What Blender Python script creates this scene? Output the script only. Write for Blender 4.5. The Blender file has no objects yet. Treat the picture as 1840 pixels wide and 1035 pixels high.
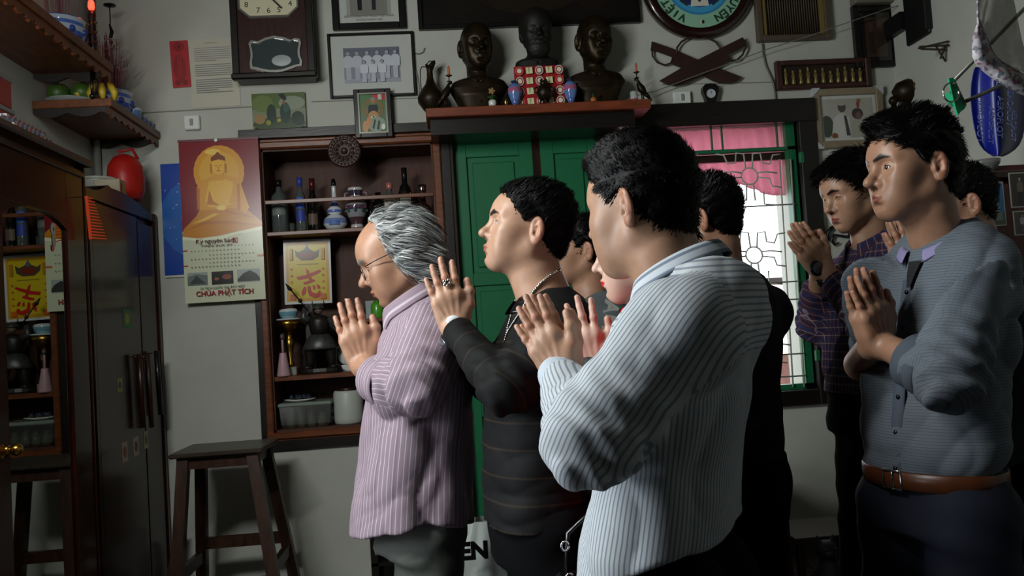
import bpy, math, random
import numpy as np
from mathutils import Vector, Matrix
random.seed(7); RNG = np.random.RandomState(7)
C = bpy.context.scene.collection
PI = math.pi
# ------------------------------------------------------------ camera
F, CX, CY, CAMZ = 1500.0, 920.0, 517.5, 1.33
_d = np.array([800 - CX, -(595 - CY), -F]); _d /= np.linalg.norm(_d)
_u = np.array([-.060, 1, 0.]); _u = _u - _d * (_u @ _d); _u /= np.linalg.norm(_u)
_x = np.cross(_d, _u)
RC = np.array([_x, _d, _u])
cam_data = bpy.data.cameras.new('camera'); cam = bpy.data.objects.new('camera', cam_data); C.objects.link(cam)
cam_data.sensor_width = 36; cam_data.lens = F / 1840 * 36; cam_data.clip_start = .05
M4 = Matrix([list(RC[i]) + [0] for i in range(3)] + [[0, 0, 0, 1]]); M4.translation = Vector((0, 0, CAMZ))
cam.matrix_world = M4
bpy.context.scene.camera = cam
# ------------------------------------------------------------ exposure, world, lights
sc = bpy.context.scene
sc.view_settings.view_transform = 'Standard'; sc.view_settings.look = 'None'
sc.view_settings.exposure = 0.0; sc.view_settings.gamma = 1.0; sc.view_settings.use_curve_mapping = False
w = bpy.data.worlds.new('sky'); sc.world = w; w.use_nodes = True
w.node_tree.nodes['Background'].inputs[0].default_value = (.86, .93, 1, 1)
w.node_tree.nodes['Background'].inputs[1].default_value = 3.2
def area(name, loc, target, sx, sy, power, col=(1, 1, 1)):
    l = bpy.data.lights.new(name, 'AREA'); l.shape = 'RECTANGLE'; l.size = sx; l.size_y = sy; l.energy = power; l.color = col
    o = bpy.data.objects.new(name, l); C.objects.link(o); o.location = loc
    o.rotation_euler = (Vector(target) - Vector(loc)).to_track_quat('-Z', 'Z').to_euler()
    return o
LTUBE = (-1.22, 1.45, 2.55)
area('tube_light', LTUBE, (0.6, 3.4, 1.2), 1.2, .10, 52, (.96, 1, .97))
area('doorway_daylight', (-1.84, 1.58, 1.65), (1.2, 2.5, 1.3), .55, 1.3, 30, (.90, .97, 1))
# ------------------------------------------------------------ pixel helpers (points of the real room)
CAMP = np.array([0, 0, CAMZ])
def ray(px, py):
    v = np.array([px - CX, -(py - CY), -F]); return RC @ v
def W(px, py, Y=None, X=None, Z=None):
    r = ray(px, py)
    if Y is not None: t = Y / r[1]
    elif X is not None: t = X / r[0]
    else: t = (Z - CAMZ) / r[2]
    return CAMP + r * t
def WR(x0, y0, x1, y1, Y):
    'pixel rectangle -> X0, X1, Z0, Z1 on the plane y = Y'
    ym, xm = (y0 + y1) / 2, (x0 + x1) / 2
    return W(x0, ym, Y)[0], W(x1, ym, Y)[0], W(xm, y1, Y)[2], W(xm, y0, Y)[2]
# ------------------------------------------------------------ colours and materials
def lin(c):
    if isinstance(c, str):
        c = c.lstrip('#'); c = tuple(int(c[i:i + 2], 16) / 255 for i in (0, 2, 4))
    return tuple(((x / 12.92) if x <= .04045 else ((x + .055) / 1.055) ** 2.4) for x in c[:3]) + (1,)
MATS = {}
def mat(name, col='#808080', rough=.6, metal=0, noise=0, nscale=20, stretch=(1, 1, 1), bump=0, bscale=None, col2=None, attr=False, trans=0, emit=0, coat=0, spec=.5, alpha=1, sss=0, ior=1.45, bdist=.002):
    if name in MATS: return MATS[name]
    m = bpy.data.materials.new(name); m.use_nodes = True; nt = m.node_tree; N = nt.nodes; L = nt.links
    b = N['Principled BSDF']; b.inputs['Roughness'].default_value = rough; b.inputs['Metallic'].default_value = metal
    b.inputs['Base Color'].default_value = lin(col); b.inputs['Specular IOR Level'].default_value = spec
    b.inputs['IOR'].default_value = ior
    if trans: b.inputs['Transmission Weight'].default_value = trans
    if coat: b.inputs['Coat Weight'].default_value = coat; b.inputs['Coat Roughness'].default_value = .08
    if emit: b.inputs['Emission Color'].default_value = lin(col); b.inputs['Emission Strength'].default_value = emit
    if sss: b.inputs['Subsurface Weight'].default_value = sss; b.inputs['Subsurface Radius'].default_value = (.012, .004, .002); b.inputs['Subsurface Scale'].default_value = 1
    if alpha < 1: b.inputs['Alpha'].default_value = alpha
    if noise or bump:
        tc = N.new('ShaderNodeTexCoord'); mp = N.new('ShaderNodeMapping'); mp.inputs['Scale'].default_value = stretch
        L.new(tc.outputs['Object'], mp.inputs[0])
        nz = N.new('ShaderNodeTexNoise'); nz.inputs['Scale'].default_value = nscale; nz.inputs['Detail'].default_value = 6
        L.new(mp.outputs[0], nz.inputs['Vector'])
    src = None
    if attr:
        a = N.new('ShaderNodeVertexColor'); a.layer_name = 'Col'; src = a.outputs[0]; L.new(src, b.inputs['Base Color'])
    if noise:
        mx = N.new('ShaderNodeMix'); mx.data_type = 'RGBA'; mx.blend_type = 'MIX' if col2 else 'MULTIPLY'
        rp = N.new('ShaderNodeMapRange'); rp.inputs[1].default_value = .3; rp.inputs[2].default_value = .7
        L.new(nz.outputs[0], rp.inputs[0])
        if col2:
            L.new(rp.outputs[0], mx.inputs[0]); mx.inputs[6].default_value = lin(col); mx.inputs[7].default_value = lin(col2)
        else:
            mx.inputs[0].default_value = 1
            cr = N.new('ShaderNodeMapRange'); cr.inputs[1].default_value = 0; cr.inputs[2].default_value = 1; cr.inputs[3].default_value = 1 - noise; cr.inputs[4].default_value = 1 + noise * .4
            L.new(rp.outputs[0], cr.inputs[0]); L.new(cr.outputs[0], mx.inputs[7])
            if src: L.new(src, mx.inputs[6])
            else: mx.inputs[6].default_value = lin(col)
        L.new(mx.outputs[2], b.inputs['Base Color'])
    if bump:
        bp = N.new('ShaderNodeBump'); bp.inputs['Strength'].default_value = bump; bp.inputs['Distance'].default_value = bdist
        if bscale:
            n2 = N.new('ShaderNodeTexNoise'); n2.inputs['Scale'].default_value = bscale; n2.inputs['Detail'].default_value = 4
            L.new(mp.outputs[0], n2.inputs['Vector']); L.new(n2.outputs[0], bp.inputs['Height'])
        else: L.new(nz.outputs[0], bp.inputs['Height'])
        L.new(bp.outputs[0], b.inputs['Normal'])
    MATS[name] = m; return m
# ------------------------------------------------------------ mesh builder (world coordinates)
class MB:
    def __init__(s): s.v = []; s.f = []; s.c = []
    def add(s, vs, fs, col=None):
        o = len(s.v); s.v += [tuple(map(float, q)) for q in vs]; s.f += [tuple(i + o for i in q) for q in fs]; s.c += [col] * len(fs); return s
    def box(s, x0, x1, y0, y1, z0, z1, col=None, bev=0):
        x0, x1 = sorted((x0, x1)); y0, y1 = sorted((y0, y1)); z0, z1 = sorted((z0, z1))
        b = min(bev, (x1 - x0) * .4, (y1 - y0) * .4, (z1 - z0) * .4)
        if b <= 0:
            v = [(x, y, z) for x in (x0, x1) for y in (y0, y1) for z in (z0, z1)]
            return s.add(v, [(0, 1, 3, 2), (4, 6, 7, 5), (0, 4, 5, 1), (2, 3, 7, 6), (0, 2, 6, 4), (1, 5, 7, 3)], col)
        v = []; 
        for x, sx in ((x0, 1), (x1, -1)):
            for y, sy in ((y0, 1), (y1, -1)):
                for z, sz in ((z0, 1), (z1, -1)):
                    v += [(x, y + b * sy, z + b * sz), (x + b * sx, y, z + b * sz), (x + b * sx, y + b * sy, z)]
        I = lambda i, k: i * 3 + k
        f = [(I(0, 0), I(1, 0), I(3, 0), I(2, 0)), (I(4, 0), I(6, 0), I(7, 0), I(5, 0)), (I(0, 1), I(4, 1), I(5, 1), I(1, 1)), (I(2, 1), I(3, 1), I(7, 1), I(6, 1)),
             (I(0, 2), I(2, 2), I(6, 2), I(4, 2)), (I(1, 2), I(5, 2), I(7, 2), I(3, 2))]
        for a, c in ((0, 1), (2, 3), (4, 5), (6, 7)): f.append((I(a, 0), I(a, 1), I(c, 1), I(c, 0)))
        for a, c in ((0, 2), (1, 3), (4, 6), (5, 7)): f.append((I(a, 0), I(a, 2), I(c, 2), I(c, 0)))
        for a, c in ((0, 4), (1, 5), (2, 6), (3, 7)): f.append((I(a, 1), I(a, 2), I(c, 2), I(c, 1)))
        for i in range(8): f.append((I(i, 0), I(i, 1), I(i, 2)))
        return s.add(v, f, col)
    def beam(s, p, q, wx, wy, up=(0, 0, 1), col=None):
        'square bar from p to q'
        p = np.array(p, float); q = np.array(q, float); d = q - p; d /= np.linalg.norm(d)
        a = np.cross(d, up); n = np.linalg.norm(a); a = a / n if n > 1e-6 else np.array([1., 0, 0]); b = np.cross(a, d)
        v = [e + a * i * wx / 2 + b * j * wy / 2 for e in (p, q) for i, j in ((-1, -1), (1, -1), (1, 1), (-1, 1))]
        return s.add(v, [(3, 2, 1, 0), (4, 5, 6, 7), (0, 1, 5, 4), (1, 2, 6, 5), (2, 3, 7, 6), (3, 0, 4, 7)], col)
    def tube(s, pts, r, n=8, col=None, cap=True):
        P = [np.array(p, float) for p in pts]; R = r if hasattr(r, '__len__') else [r] * len(P)
        v = []; a = None
        for i, p in enumerate(P):
            d = P[min(i + 1, len(P) - 1)] - P[max(i - 1, 0)]; d /= (np.linalg.norm(d) + 1e-12)
            if a is None: a = np.cross(d, (0, 0, 1.)) if abs(d[2]) < .95 else np.cross(d, (1., 0, 0))
            a = a - d * (a @ d); a /= np.linalg.norm(a); b = np.cross(d, a)
            v += [p + R[i] * (a * math.cos(2 * PI * k / n) + b * math.sin(2 * PI * k / n)) for k in range(n)]
        f = [(i * n + k, i * n + (k + 1) % n, (i + 1) * n + (k + 1) % n, (i + 1) * n + k) for i in range(len(P) - 1) for k in range(n)]
        if cap: f += [tuple(range(n))[::-1], tuple((len(P) - 1) * n + k for k in range(n))]
        return s.add(v, f, col)
    def lathe(s, c, prof, n=20, col=None, sx=1, sy=1, axis=2, cols=None):
        'prof = [(r, h)...] about vertical axis at c (axis=1: about y)'
        v = []; c = np.array(c, float)
        for r, h in prof:
            for k in range(n):
                a = 2 * PI * k / n; p = (r * math.cos(a) * sx, r * math.sin(a) * sy, h)
                if axis == 1: p = (p[0], h, -p[1])
                if axis == 0: p = (h, p[0], p[1])
                v.append(c + p)
        for i in range(len(prof) - 1):
            f = [(i * n + k, i * n + (k + 1) % n, (i + 1) * n + (k + 1) % n, (i + 1) * n + k) for k in range(n)]
            o = len(s.v); s.f += [tuple(j + o for j in q) for q in f]; s.c += [(cols[i] if cols else col)] * n
        o = len(s.v); s.v += [tuple(q) for q in v]
        if prof[0][0] > 1e-4: s.f.append(tuple(o + k for k in range(n))[::-1]); s.c.append(cols[0] if cols else col)
        if prof[-1][0] > 1e-4: s.f.append(tuple(o + (len(prof) - 1) * n + k for k in range(n))); s.c.append(cols[-1] if cols else col)
        return s
    def sphere(s, c, r, n=12, col=None, sc_=(1, 1, 1)):
        r3 = (r * sc_[0], r * sc_[1], r * sc_[2]); m = max(4, n // 2)
        v = [(c[0], c[1], c[2] - r3[2])]
        for i in range(1, m):
            t = PI * i / m
            v += [(c[0] + r3[0] * math.sin(t) * math.cos(2 * PI * k / n), c[1] + r3[1] * math.sin(t) * math.sin(2 * PI * k / n), c[2] - r3[2] * math.cos(t)) for k in range(n)]
        v.append((c[0], c[1], c[2] + r3[2])); T = len(v) - 1
        f = [(0, 1 + (k + 1) % n, 1 + k) for k in range(n)]
        f += [(1 + i * n + k, 1 + i * n + (k + 1) % n, 1 + (i + 1) * n + (k + 1) % n, 1 + (i + 1) * n + k) for i in range(m - 2) for k in range(n)]
        f += [(T, 1 + (m - 2) * n + k, 1 + (m - 2) * n + (k + 1) % n) for k in range(n)]
        return s.add(v, f, col)
    def slab(s, pts, y0, y1, col=None):
        'polygon in XZ (list of (x, z)) extruded from y0 (front) to y1'
        n = len(pts); A = sum(pts[i][0] * pts[(i + 1) % n][1] - pts[(i + 1) % n][0] * pts[i][1] for i in range(n))
        if A < 0: pts = pts[::-1]
        v = [(x, y0, z) for x, z in pts] + [(x, y1, z) for x, z in pts]
        f = [tuple(range(n)), tuple(range(2 * n - 1, n - 1, -1))] + [(i, i + n, (i + 1) % n + n, (i + 1) % n) for i in range(n)]
        return s.add(v, f, col)
    def ring(s, outer, inner, y0, y1, col=None):
        'closed band between two loops of equal length in XZ'
        n = len(outer)
        A = sum(outer[i][0] * outer[(i + 1) % n][1] - outer[(i + 1) % n][0] * outer[i][1] for i in range(n))
        if A < 0: outer = outer[::-1]; inner = inner[::-1]
        v = [(x, y0, z) for x, z in outer] + [(x, y0, z) for x, z in inner] + [(x, y1, z) for x, z in outer] + [(x, y1, z) for x, z in inner]
        f = []
        for i in range(n):
            j = (i + 1) % n
            f += [(i, j, n + j, n + i), (2 * n + i, 3 * n + i, 3 * n + j, 2 * n + j), (i, 2 * n + i, 2 * n + j, j), (n + i, n + j, 3 * n + j, 3 * n + i)]
        return s.add(v, f, col)
    def grid(s, P, col=None, close=False):
        'P: array [i][j] of points'
        P = np.asarray(P, float); a, b = P.shape[:2]
        f = [(i * b + j, i * b + j + 1, (i + 1) * b + j + 1, (i + 1) * b + j) for i in range(a - 1) for j in range(b - 1)]
        if close: f += [(i * b + b - 1, i * b, (i + 1) * b, (i + 1) * b + b - 1) for i in range(a - 1)]
        return s.add(P.reshape(-1, 3), f, col)
    def obj(s, name, m, parent=None, smooth=False, loc=None):
        me = bpy.data.meshes.new(name); v = np.array(s.v, float)
        if parent is not None:
            q = parent; off = np.zeros(3)
            while q is not None: off += np.array(q.location); q = q.parent
            v = v - off
        elif loc is not None: v = v - np.array(loc)
        me.from_pydata(v.tolist(), [], s.f)
        if smooth: me.polygons.foreach_set('use_smooth', [True] * len(me.polygons))
        if any(c is not None for c in s.c):
            at = me.color_attributes.new('Col', 'BYTE_COLOR', 'CORNER')
            arr = []
            cache = {}
            for p in me.polygons:
                k = s.c[p.index] or '#808080'
                if k not in cache: cache[k] = lin(k)
                arr += list(cache[k]) * p.loop_total
            at.data.foreach_set('color', arr)
        me.materials.append(m); o = bpy.data.objects.new(name, me); C.objects.link(o)
        if parent is not None: o.parent = parent
        elif loc is not None: o.location = loc
        return o
def tag(o, label=None, cat=None, group=None, kind=None):
    if label: o['label'] = label
    if cat: o['category'] = cat
    if group: o['group'] = group
    if kind: o['kind'] = kind
    return o
def thing(name, label, cat, loc, group=None):
    o = bpy.data.objects.new(name, None); o.empty_display_size = .05; C.objects.link(o); o.location = tuple(map(float, loc))
    return tag(o, label, cat, group)
def struct(name, mb, m, parent=None, smooth=False):
    o = mb.obj(name, m, parent, smooth)
    if parent is None: o['kind'] = 'structure'
    return o
_XT = Matrix(((1, 0, 0, 0), (0, 0, -1, 0), (0, 1, 0, 0), (0, 0, 0, 1)))
def text(body, x, y, z, size, m, parent, name='lettering', align='CENTER', rot=0, sx=1, ext=.0006, facing=None, bold=0, mirror=False):
    'flat letters standing in the XZ plane, read from -y; rot turns them in the plane'
    cu = bpy.data.curves.new(name, 'FONT'); cu.body = body; cu.size = size; cu.align_x = align; cu.align_y = 'CENTER'; cu.extrude = ext; cu.offset = bold
    cu.resolution_u = 3; cu.materials.append(m)
    oc = bpy.data.objects.new(name, cu); C.objects.link(oc); bpy.context.view_layer.update()
    me = bpy.data.meshes.new_from_object(oc, depsgraph=bpy.context.evaluated_depsgraph_get()); me.name = name
    bpy.data.objects.remove(oc); me.materials.clear(); me.materials.append(m)
    o = bpy.data.objects.new(name, me); C.objects.link(o)
    base = Matrix.Rotation(facing or 0, 4, 'Z') @ _XT @ Matrix.Rotation(rot, 4, 'Z') @ Matrix.Diagonal((-sx if mirror else sx, 1, 1, 1))
    off = Vector((0, 0, 0)); q = parent
    while q is not None: off += q.location; q = q.parent
    base.translation = Vector((x, y, z)) - off
    o.matrix_local = base
    if parent is not None: o.parent = parent
    return o
def ell(cx, cz, rx, rz, n=24, a0=0, a1=2 * PI):
    full = abs(a1 - a0 - 2 * PI) < 1e-6
    return [(cx + rx * math.cos(a0 + (a1 - a0) * k / (n if full else n - 1)), cz + rz * math.sin(a0 + (a1 - a0) * k / (n if full else n - 1))) for k in range(n)]
# ============================================================ materials
WALL = mat('whitewashed_plaster', '#b9bab0', .85, noise=.10, nscale=3, bump=.35, bscale=9, bdist=.006)
PAINT = mat('printed_paper', attr=True, rough=.55)
GLOSSP = mat('glossy_print', attr=True, rough=.25)
CER = mat('glazed_ceramic', attr=True, rough=.12, coat=.5)
BLACKW = mat('black_stained_wood', '#17120f', .35, noise=.4, nscale=14, stretch=(1, 1, 8), bump=.2)
DARKW = mat('dark_brown_wood', '#2b150c', .32, noise=.5, nscale=9, stretch=(6, 6, 1), bump=.15)
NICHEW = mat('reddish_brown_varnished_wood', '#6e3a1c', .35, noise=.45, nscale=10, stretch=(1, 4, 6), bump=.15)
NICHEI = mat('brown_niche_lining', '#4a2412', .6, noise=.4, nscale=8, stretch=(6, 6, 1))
VARN = mat('polished_wardrobe_varnish', '#2c0f07', .24, noise=.55, nscale=5, stretch=(5, 5, .8), coat=.12, spec=.3)
STOOLW = mat('worn_stool_wood', '#3a2012', .42, noise=.6, nscale=7, stretch=(5, 5, 1), bump=.3)
GREENP = mat('green_gloss_paint', '#1d6b44', .38, noise=.12, nscale=5, bump=.1)
BLACKF = mat('black_frame_lacquer', '#100d0d', .3)
GLASS = mat('picture_glass', '#ffffff', .03, trans=1, ior=1.45)
IRONW = mat('white_painted_iron', '#b4b6ac', .4)
CHROME = mat('chrome', '#d0d0d0', .12, metal=1)
GOLD = mat('brass', '#a8813a', .28, metal=1)
WHITEP = mat('white_plastic', '#d8dbd6', .4)
BRONZE = mat('dark_bronze_patina', '#2e2312', .42, metal=.6, noise=.6, nscale=16, bump=.25)
YB = 4.55           # back wall front face
XL, XR = -1.80, 2.66
ZC = 3.25
# ============================================================ room shell
NX0, NX1, NZ0, NZ1 = WR(470, 262, 790, 776, YB)   # wall niche opening
nx0 = W(474, 410, YB)[0]; nx1 = W(782, 330, YB)[0]; nz1 = W(620, 262, YB)[2]; nz0 = W(570, 772, YB)[2]
dx0 = W(822, 420, YB)[0]; dx1 = W(1085, 300, YB)[0]; dz1 = W(950, 246, YB)[2]
wx0 = W(1120, 460, YB)[0]; wx1 = W(1449, 460, YB)[0]; wz0 = W(1410, 702, YB)[2]; wz1 = W(1310, 216, YB)[2]
bk = MB(); Y2 = YB + .36
xs = [XL, nx0, nx1, dx0, dx1, wx0, wx1, XR]
bk.box(XL, nx0, YB, Y2, 0, ZC); bk.box(nx0, nx1, YB, Y2, 0, nz0); bk.box(nx0, nx1, YB, Y2, nz1, ZC)
bk.box(nx1, dx0, YB, Y2, 0, ZC); bk.box(dx0, dx1, YB, Y2, dz1, ZC); bk.box(dx1, wx0, YB, Y2, 0, ZC)
bk.box(wx0, wx1, YB, Y2, 0, wz0); bk.box(wx0, wx1, YB, Y2, wz1, ZC); bk.box(wx1, XR, YB, Y2, 0, ZC)
struct('wall_back', bk, WALL)
FLOORM = mat('dark_floor_tiles', '#3a3430', .35, noise=.3, nscale=6)
fl = tag(MB().box(XL - .2, XR + .2, -1.8, YB, -.1, -.012).obj('floor', mat('floor_joint_mortar', '#1c1a18', .9)), kind='structure')
tl = MB().box(.003, .397, .003, .397, -.012, 0, bev=.002); tm = None
for i in range(int((XR - XL) / .4) + 1):
    for j in range(9):
        x, y = XL + i * .4, YB - (j + 1) * .4
        if tm is None:
            o = tl.obj('tile', FLOORM); tm = o.data
        else:
            o = bpy.data.objects.new('tile', tm); C.objects.link(o)
        o.parent = fl; o.location = (x, y, 0)
struct('ceiling', MB().box(XL - .2, XR + .2, -1.8, Y2, ZC, ZC + .1), mat('ceiling_darkened_to_cut_bounce', '#4a453e', .9))  # ceiling colour set dark to reduce the ambient light in the room
lw = MB(); lw.box(XL - .2, XL, 1.9, YB, 0, ZC); lw.box(XL - .2, XL, -1.8, 1.15, 0, ZC); lw.box(XL - .2, XL, 1.15, 1.9, 2.35, ZC)
struct('wall_left', lw, WALL)
struct('wall_right', MB().box(XR, XR + .2, -1.8, Y2, 0, ZC), WALL)
struct('wall_front', MB().box(XL, XR, -2.0, -1.8, 0, ZC), mat('front_wall_darkened_to_cut_bounce', '#2e2018', .7, noise=.3, stretch=(6, 6, 1)))  # unseen wall behind the camera, coloured dark brown so it bounces less light
struct('baseboard_back', MB().box(dx1 + .05, XR, YB - .015, YB, 0, .10), mat('grey_skirting', '#4c4a46', .6))
# raised course lines and cracked seam of the wall
struct('trim_1', MB().beam((XL, YB - .002, W(320, 202, YB)[2]), (W(452, 192, YB)[0], YB - .002, W(452, 192, YB)[2]), .005, .006), mat('wall_seam', '#86867c', .9))
struct('trim_2', MB().beam((W(560, 183, YB)[0], YB - .002, W(560, 183, YB)[2]), (W(762, 176, YB)[0], YB - .002, W(762, 176, YB)[2]), .004, .005), MATS['wall_seam'])
struct('trim_3', MB().beam((W(1190, 152, YB)[0], YB - .002, W(1190, 152, YB)[2]), (W(1390, 148, YB)[0], YB - .002, W(1390, 148, YB)[2]), .004, .005), MATS['wall_seam'])
struct('trim_4', MB().tube([(XL + .03, YB - .03, 1.9), (XL + .03, YB - .03, ZC)], .018, 10), mat('painted_conduit', '#8f9089', .6), smooth=True)
# dark lintel running over niche, door and window
lx0 = W(430, 240, YB)[0]; lx1 = W(1458, 192, YB)[0]; lzb = W(600, 246, YB)[2]; lzt = W(600, 229, YB)[2]
lin1 = MB().box(lx0, W(806, 225, YB)[0], YB - .035, YB, lzb, lzt, bev=.003)
struct('trim_5', lin1, BLACKW)
# niche: outer architrave, moulding, lining, shelves
nt = MB()
ox0 = W(452, 400, YB)[0]; oz0 = W(560, 803, YB)[2]
nt.box(ox0, W(474, 420, YB)[0], YB - .012, YB, oz0, lzb); nt.box(ox0 + .03, W(800, 700, YB)[0], YB - .03, YB, oz0, W(570, 786, YB)[2])
nt.box(W(797, 330, YB)[0], W(815, 400, YB)[0], YB - .02, YB, oz0, lzb)
struct('trim_6', nt, BLACKW)
mo = MB(); a = .006
mo.box(nx0 - .030, nx0 + a, YB - .028, YB + .02, nz0 - .02, nz1 + .03, bev=.006); mo.box(nx1 - a, nx1 + .038, YB - .028, YB + .02, nz0 - .02, nz1 + .03, bev=.006)
mo.box(nx0, nx1, YB - .03, YB + .02, nz1 - .004, nz1 + .035, bev=.008); mo.box(nx0, nx1, YB - .022, YB + .02, nz1 + .03, nz1 + .05, bev=.006)
mo.box(nx0 - .03, nx1 + .03, YB - .035, YB + .02, nz0 - .034, nz0, bev=.006); mo.box(nx0 - .03, nx1 + .03, YB - .022, YB + .02, nz0 - .05, nz0 - .034, bev=.006)
struct('trim_7', mo, NICHEW)
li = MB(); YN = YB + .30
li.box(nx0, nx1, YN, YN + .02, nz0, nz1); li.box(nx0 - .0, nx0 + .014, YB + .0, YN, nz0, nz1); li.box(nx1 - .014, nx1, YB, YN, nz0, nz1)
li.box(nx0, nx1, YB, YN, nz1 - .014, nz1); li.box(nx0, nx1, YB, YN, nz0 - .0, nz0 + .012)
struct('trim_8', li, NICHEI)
SH1 = W(575, 412, YB)[2]; SH2 = W(560, 673, YB)[2]; SHB = nz0 + .012; SH15 = W(680, 571, YB)[2]
shelf_t = .030
def nshelf(name, x0, x1, z, t, y0, y1, label):
    o = MB().box(x0, x1, y0, y1, z - t, z, bev=.003).obj(name, NICHEW); tag(o, label, 'shelf'); return o
nshelf('niche_shelf', nx0 + .014, nx1 - .014, SH1, .022, YB + .006, YN, 'brown niche shelf holding the bottles and porcelain vases')
nshelf('niche_shelf', nx0 + .014, nx1 - .014, SH2, .026, YB + .006, YN, 'brown niche shelf under the warrior figurine and gold trophy')
nshelf('niche_shelf', W(636, 590, YB)[0], nx1 - .014, SH15, .02, YB + .03, YN, 'short brown shelf in the right half of the niche with green pot on it')
rz = W(600, 358, YB)[2]
tag(MB().box(nx0 + .012, nx1 - .012, YB - .004, YB + .012, rz - .011, rz + .011, bev=.003).obj('guard_rail', NICHEW), 'thin brown wooden rail in front of the bottles in the niche', 'rail')
# ------------------------------------------------------------ green doors
t = thing('door_1', 'green painted panelled double door under dark beam', 'door', ((dx0 + dx1) / 2, YB, 0)); del t['label']; del t['category']; t['kind'] = 'structure'
fr = MB(); 
fr.box(dx0 - .03, dx0, YB - .01, YB + .12, 0, dz1 + .02); fr.box(dx1, dx1 + .05, YB - .02, YB + .12, 0, dz1 + .02); fr.box(dx0, dx1, YB - .01, YB + .12, dz1, dz1 + .02)
fr.obj('door_frame', DARKW, t)
dm = W(962, 330, YB)[0]; dm2 = W(974, 300, YB)[0]
for k, (a0, a1) in enumerate(((dx0, dm), (dm2, dx1))):
    lf = MB(); y0 = YB + .045
    lf.box(a0, a1, y0 + .018, y0 + .03, 0, dz1)
    sw = .075
    zs = [0, .12, .85, .93, W(880, 500, YB)[2] - .035, W(880, 500, YB)[2] + .035, dz1 - .09, dz1]
    lf.box(a0, a0 + sw, y0, y0 + .02, 0, dz1, bev=.003); lf.box(a1 - sw, a1, y0, y0 + .02, 0, dz1, bev=.003)
    for i in (0, 2, 4, 6): lf.box(a0 + sw, a1 - sw, y0, y0 + .02, zs[i], zs[i + 1], bev=.003)
    leaf = lf.obj('door_leaf', GREENP, t)
    for i in (1, 3, 5):
        MB().box(a0 + sw + .03, a1 - sw - .03, y0 + .006, y0 + .02, zs[i] + .03, zs[i + 1] - .03, bev=.006).obj('panel', GREENP, leaf)
MB().box(dm - .004, dm2 + .004, YB + .05, YB + .085, 0, dz1).obj('door_post', DARKW, t)
MB().box(dx0, dx1, YB + .14, YB + .16, 0, dz1).obj('backing_board', BLACKW, t)
# ------------------------------------------------------------ window with grille, curtain and the yard behind
WF = MB(); fx0 = W(1085, 460, YB)[0]; fx1 = W(1481, 460, YB)[0]; fz0 = W(1430, 728, YB)[2]; fz1 = W(1310, 198, YB)[2]
WF.box(fx0, wx0, YB - .04, YB + .1, fz0, fz1 + .03, bev=.004); WF.box(wx1, fx1, YB - .04, YB + .1, fz0, fz1 + .03, bev=.004)
WF.box(wx0, wx1, YB - .04, YB + .1, fz0, wz0, bev=.004); WF.box(dx0 - .05, fx1, YB - .05, YB, dz1 + .01, fz1 + .04, bev=.004)
win = bpy.data.objects.new('window_1', None); C.objects.link(win); win.location = ((wx0 + wx1) / 2, YB, wz0); win['kind'] = 'structure'
WF.obj('window_frame', BLACKW, win)
g = MB(); gy = YB + .03; gw = .035
g.box(wx0, wx0 + gw, gy, gy + .05, wz0, wz1); g.box(wx1 - gw * 1.3, wx1, gy, gy + .05, wz0, wz1); g.box(wx0, wx1, gy, gy + .05, wz0, wz0 + .03); g.box(wx0, wx1, gy, gy + .05, wz1 - .028, wz1)
ztr = W(1330, 268, YB)[2]
g.box(wx0, wx1, gy, gy + .045, ztr - .009, ztr + .009)
g.obj('green_sash', GREENP, win)
g = MB(); g.box(wx0 + gw, wx1 - gw, gy + .05, gy + .08, W(1330, 285, YB)[2], ztr - .011); g.obj('transom', DARKW, win)
for px in (1283, 1302, 1402, 1418):
    X = W(px, 250, YB)[0]; MB().box(X - .004, X + .004, gy + .004, gy + .02, ztr, wz1).obj('upper_bar', GREENP, win)
for zz in (W(1440, 285, YB)[2], W(1440, 640, YB)[2]): MB().box(wx1 - .01, wx1 + .014, YB - .046, YB - .02, zz - .03, zz + .03, bev=.003).obj('hinge', GREENP, win)
# iron grille: irregular fretwork of flat rods
gr = MB(); Yg = YB + .012; rr = .0048
def rod(pts, r=rr): gr.tube([(W(x, y, YB)[0], Yg, W(x, y, YB)[2]) for x, y in pts], r, 6)
vx = [1160, 1205, 1250, 1290, 1330, 1372, 1408, 1432]
def gpx(u, v): return (u + .06 * (v - 450), v)
for yv in (376, 515, 547, 645, 685):
    rod([gpx(1150, yv + 6), gpx(1436, yv - 10)])
for xv in (1160, 1228, 1412, 1432): rod([gpx(xv, 285), gpx(xv, 695)])
def circ(cx, cy, r, n=14): rod([gpx(cx + r * math.cos(2 * PI * k / n), cy + r * math.sin(2 * PI * k / n)) for k in range(n + 1)])
for cy in (316, 458, 600):
    circ(1356, cy, 15); circ(1208, cy + 8, 15)
    for sx in (-1, 1):
        for base in (1356, 1208):
            b = lambda u, v: gpx(base + sx * u, cy + v)
            rod([b(6, -14), b(8, -40), b(22, -42), b(24, -24), b(38, -22), b(44, -38), b(58, -40)])
            rod([b(15, 2), b(36, 4), b(40, 18), b(56, 20)])
            rod([b(6, 14), b(8, 44)]); rod([b(24, 28), b(24, 50), b(48, 52)])
            rod([b(15, -6), b(30, -8), b(50, -6)])
circ(1335, 570, 10); circ(1358, 570, 10)
for sx in (-1, 1):
    rod([gpx(1350, 672), gpx(1350 + sx * 16, 655)]); rod([gpx(1350, 672), gpx(1350 + sx * 20, 674)]); rod([gpx(1350, 690), gpx(1350 + sx * 14, 676)])
rod([gpx(1350, 590), gpx(1330, 612), gpx(1370, 628), gpx(1340, 645)])
gr.obj('iron_grille', IRONW, win, smooth=True)
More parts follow.
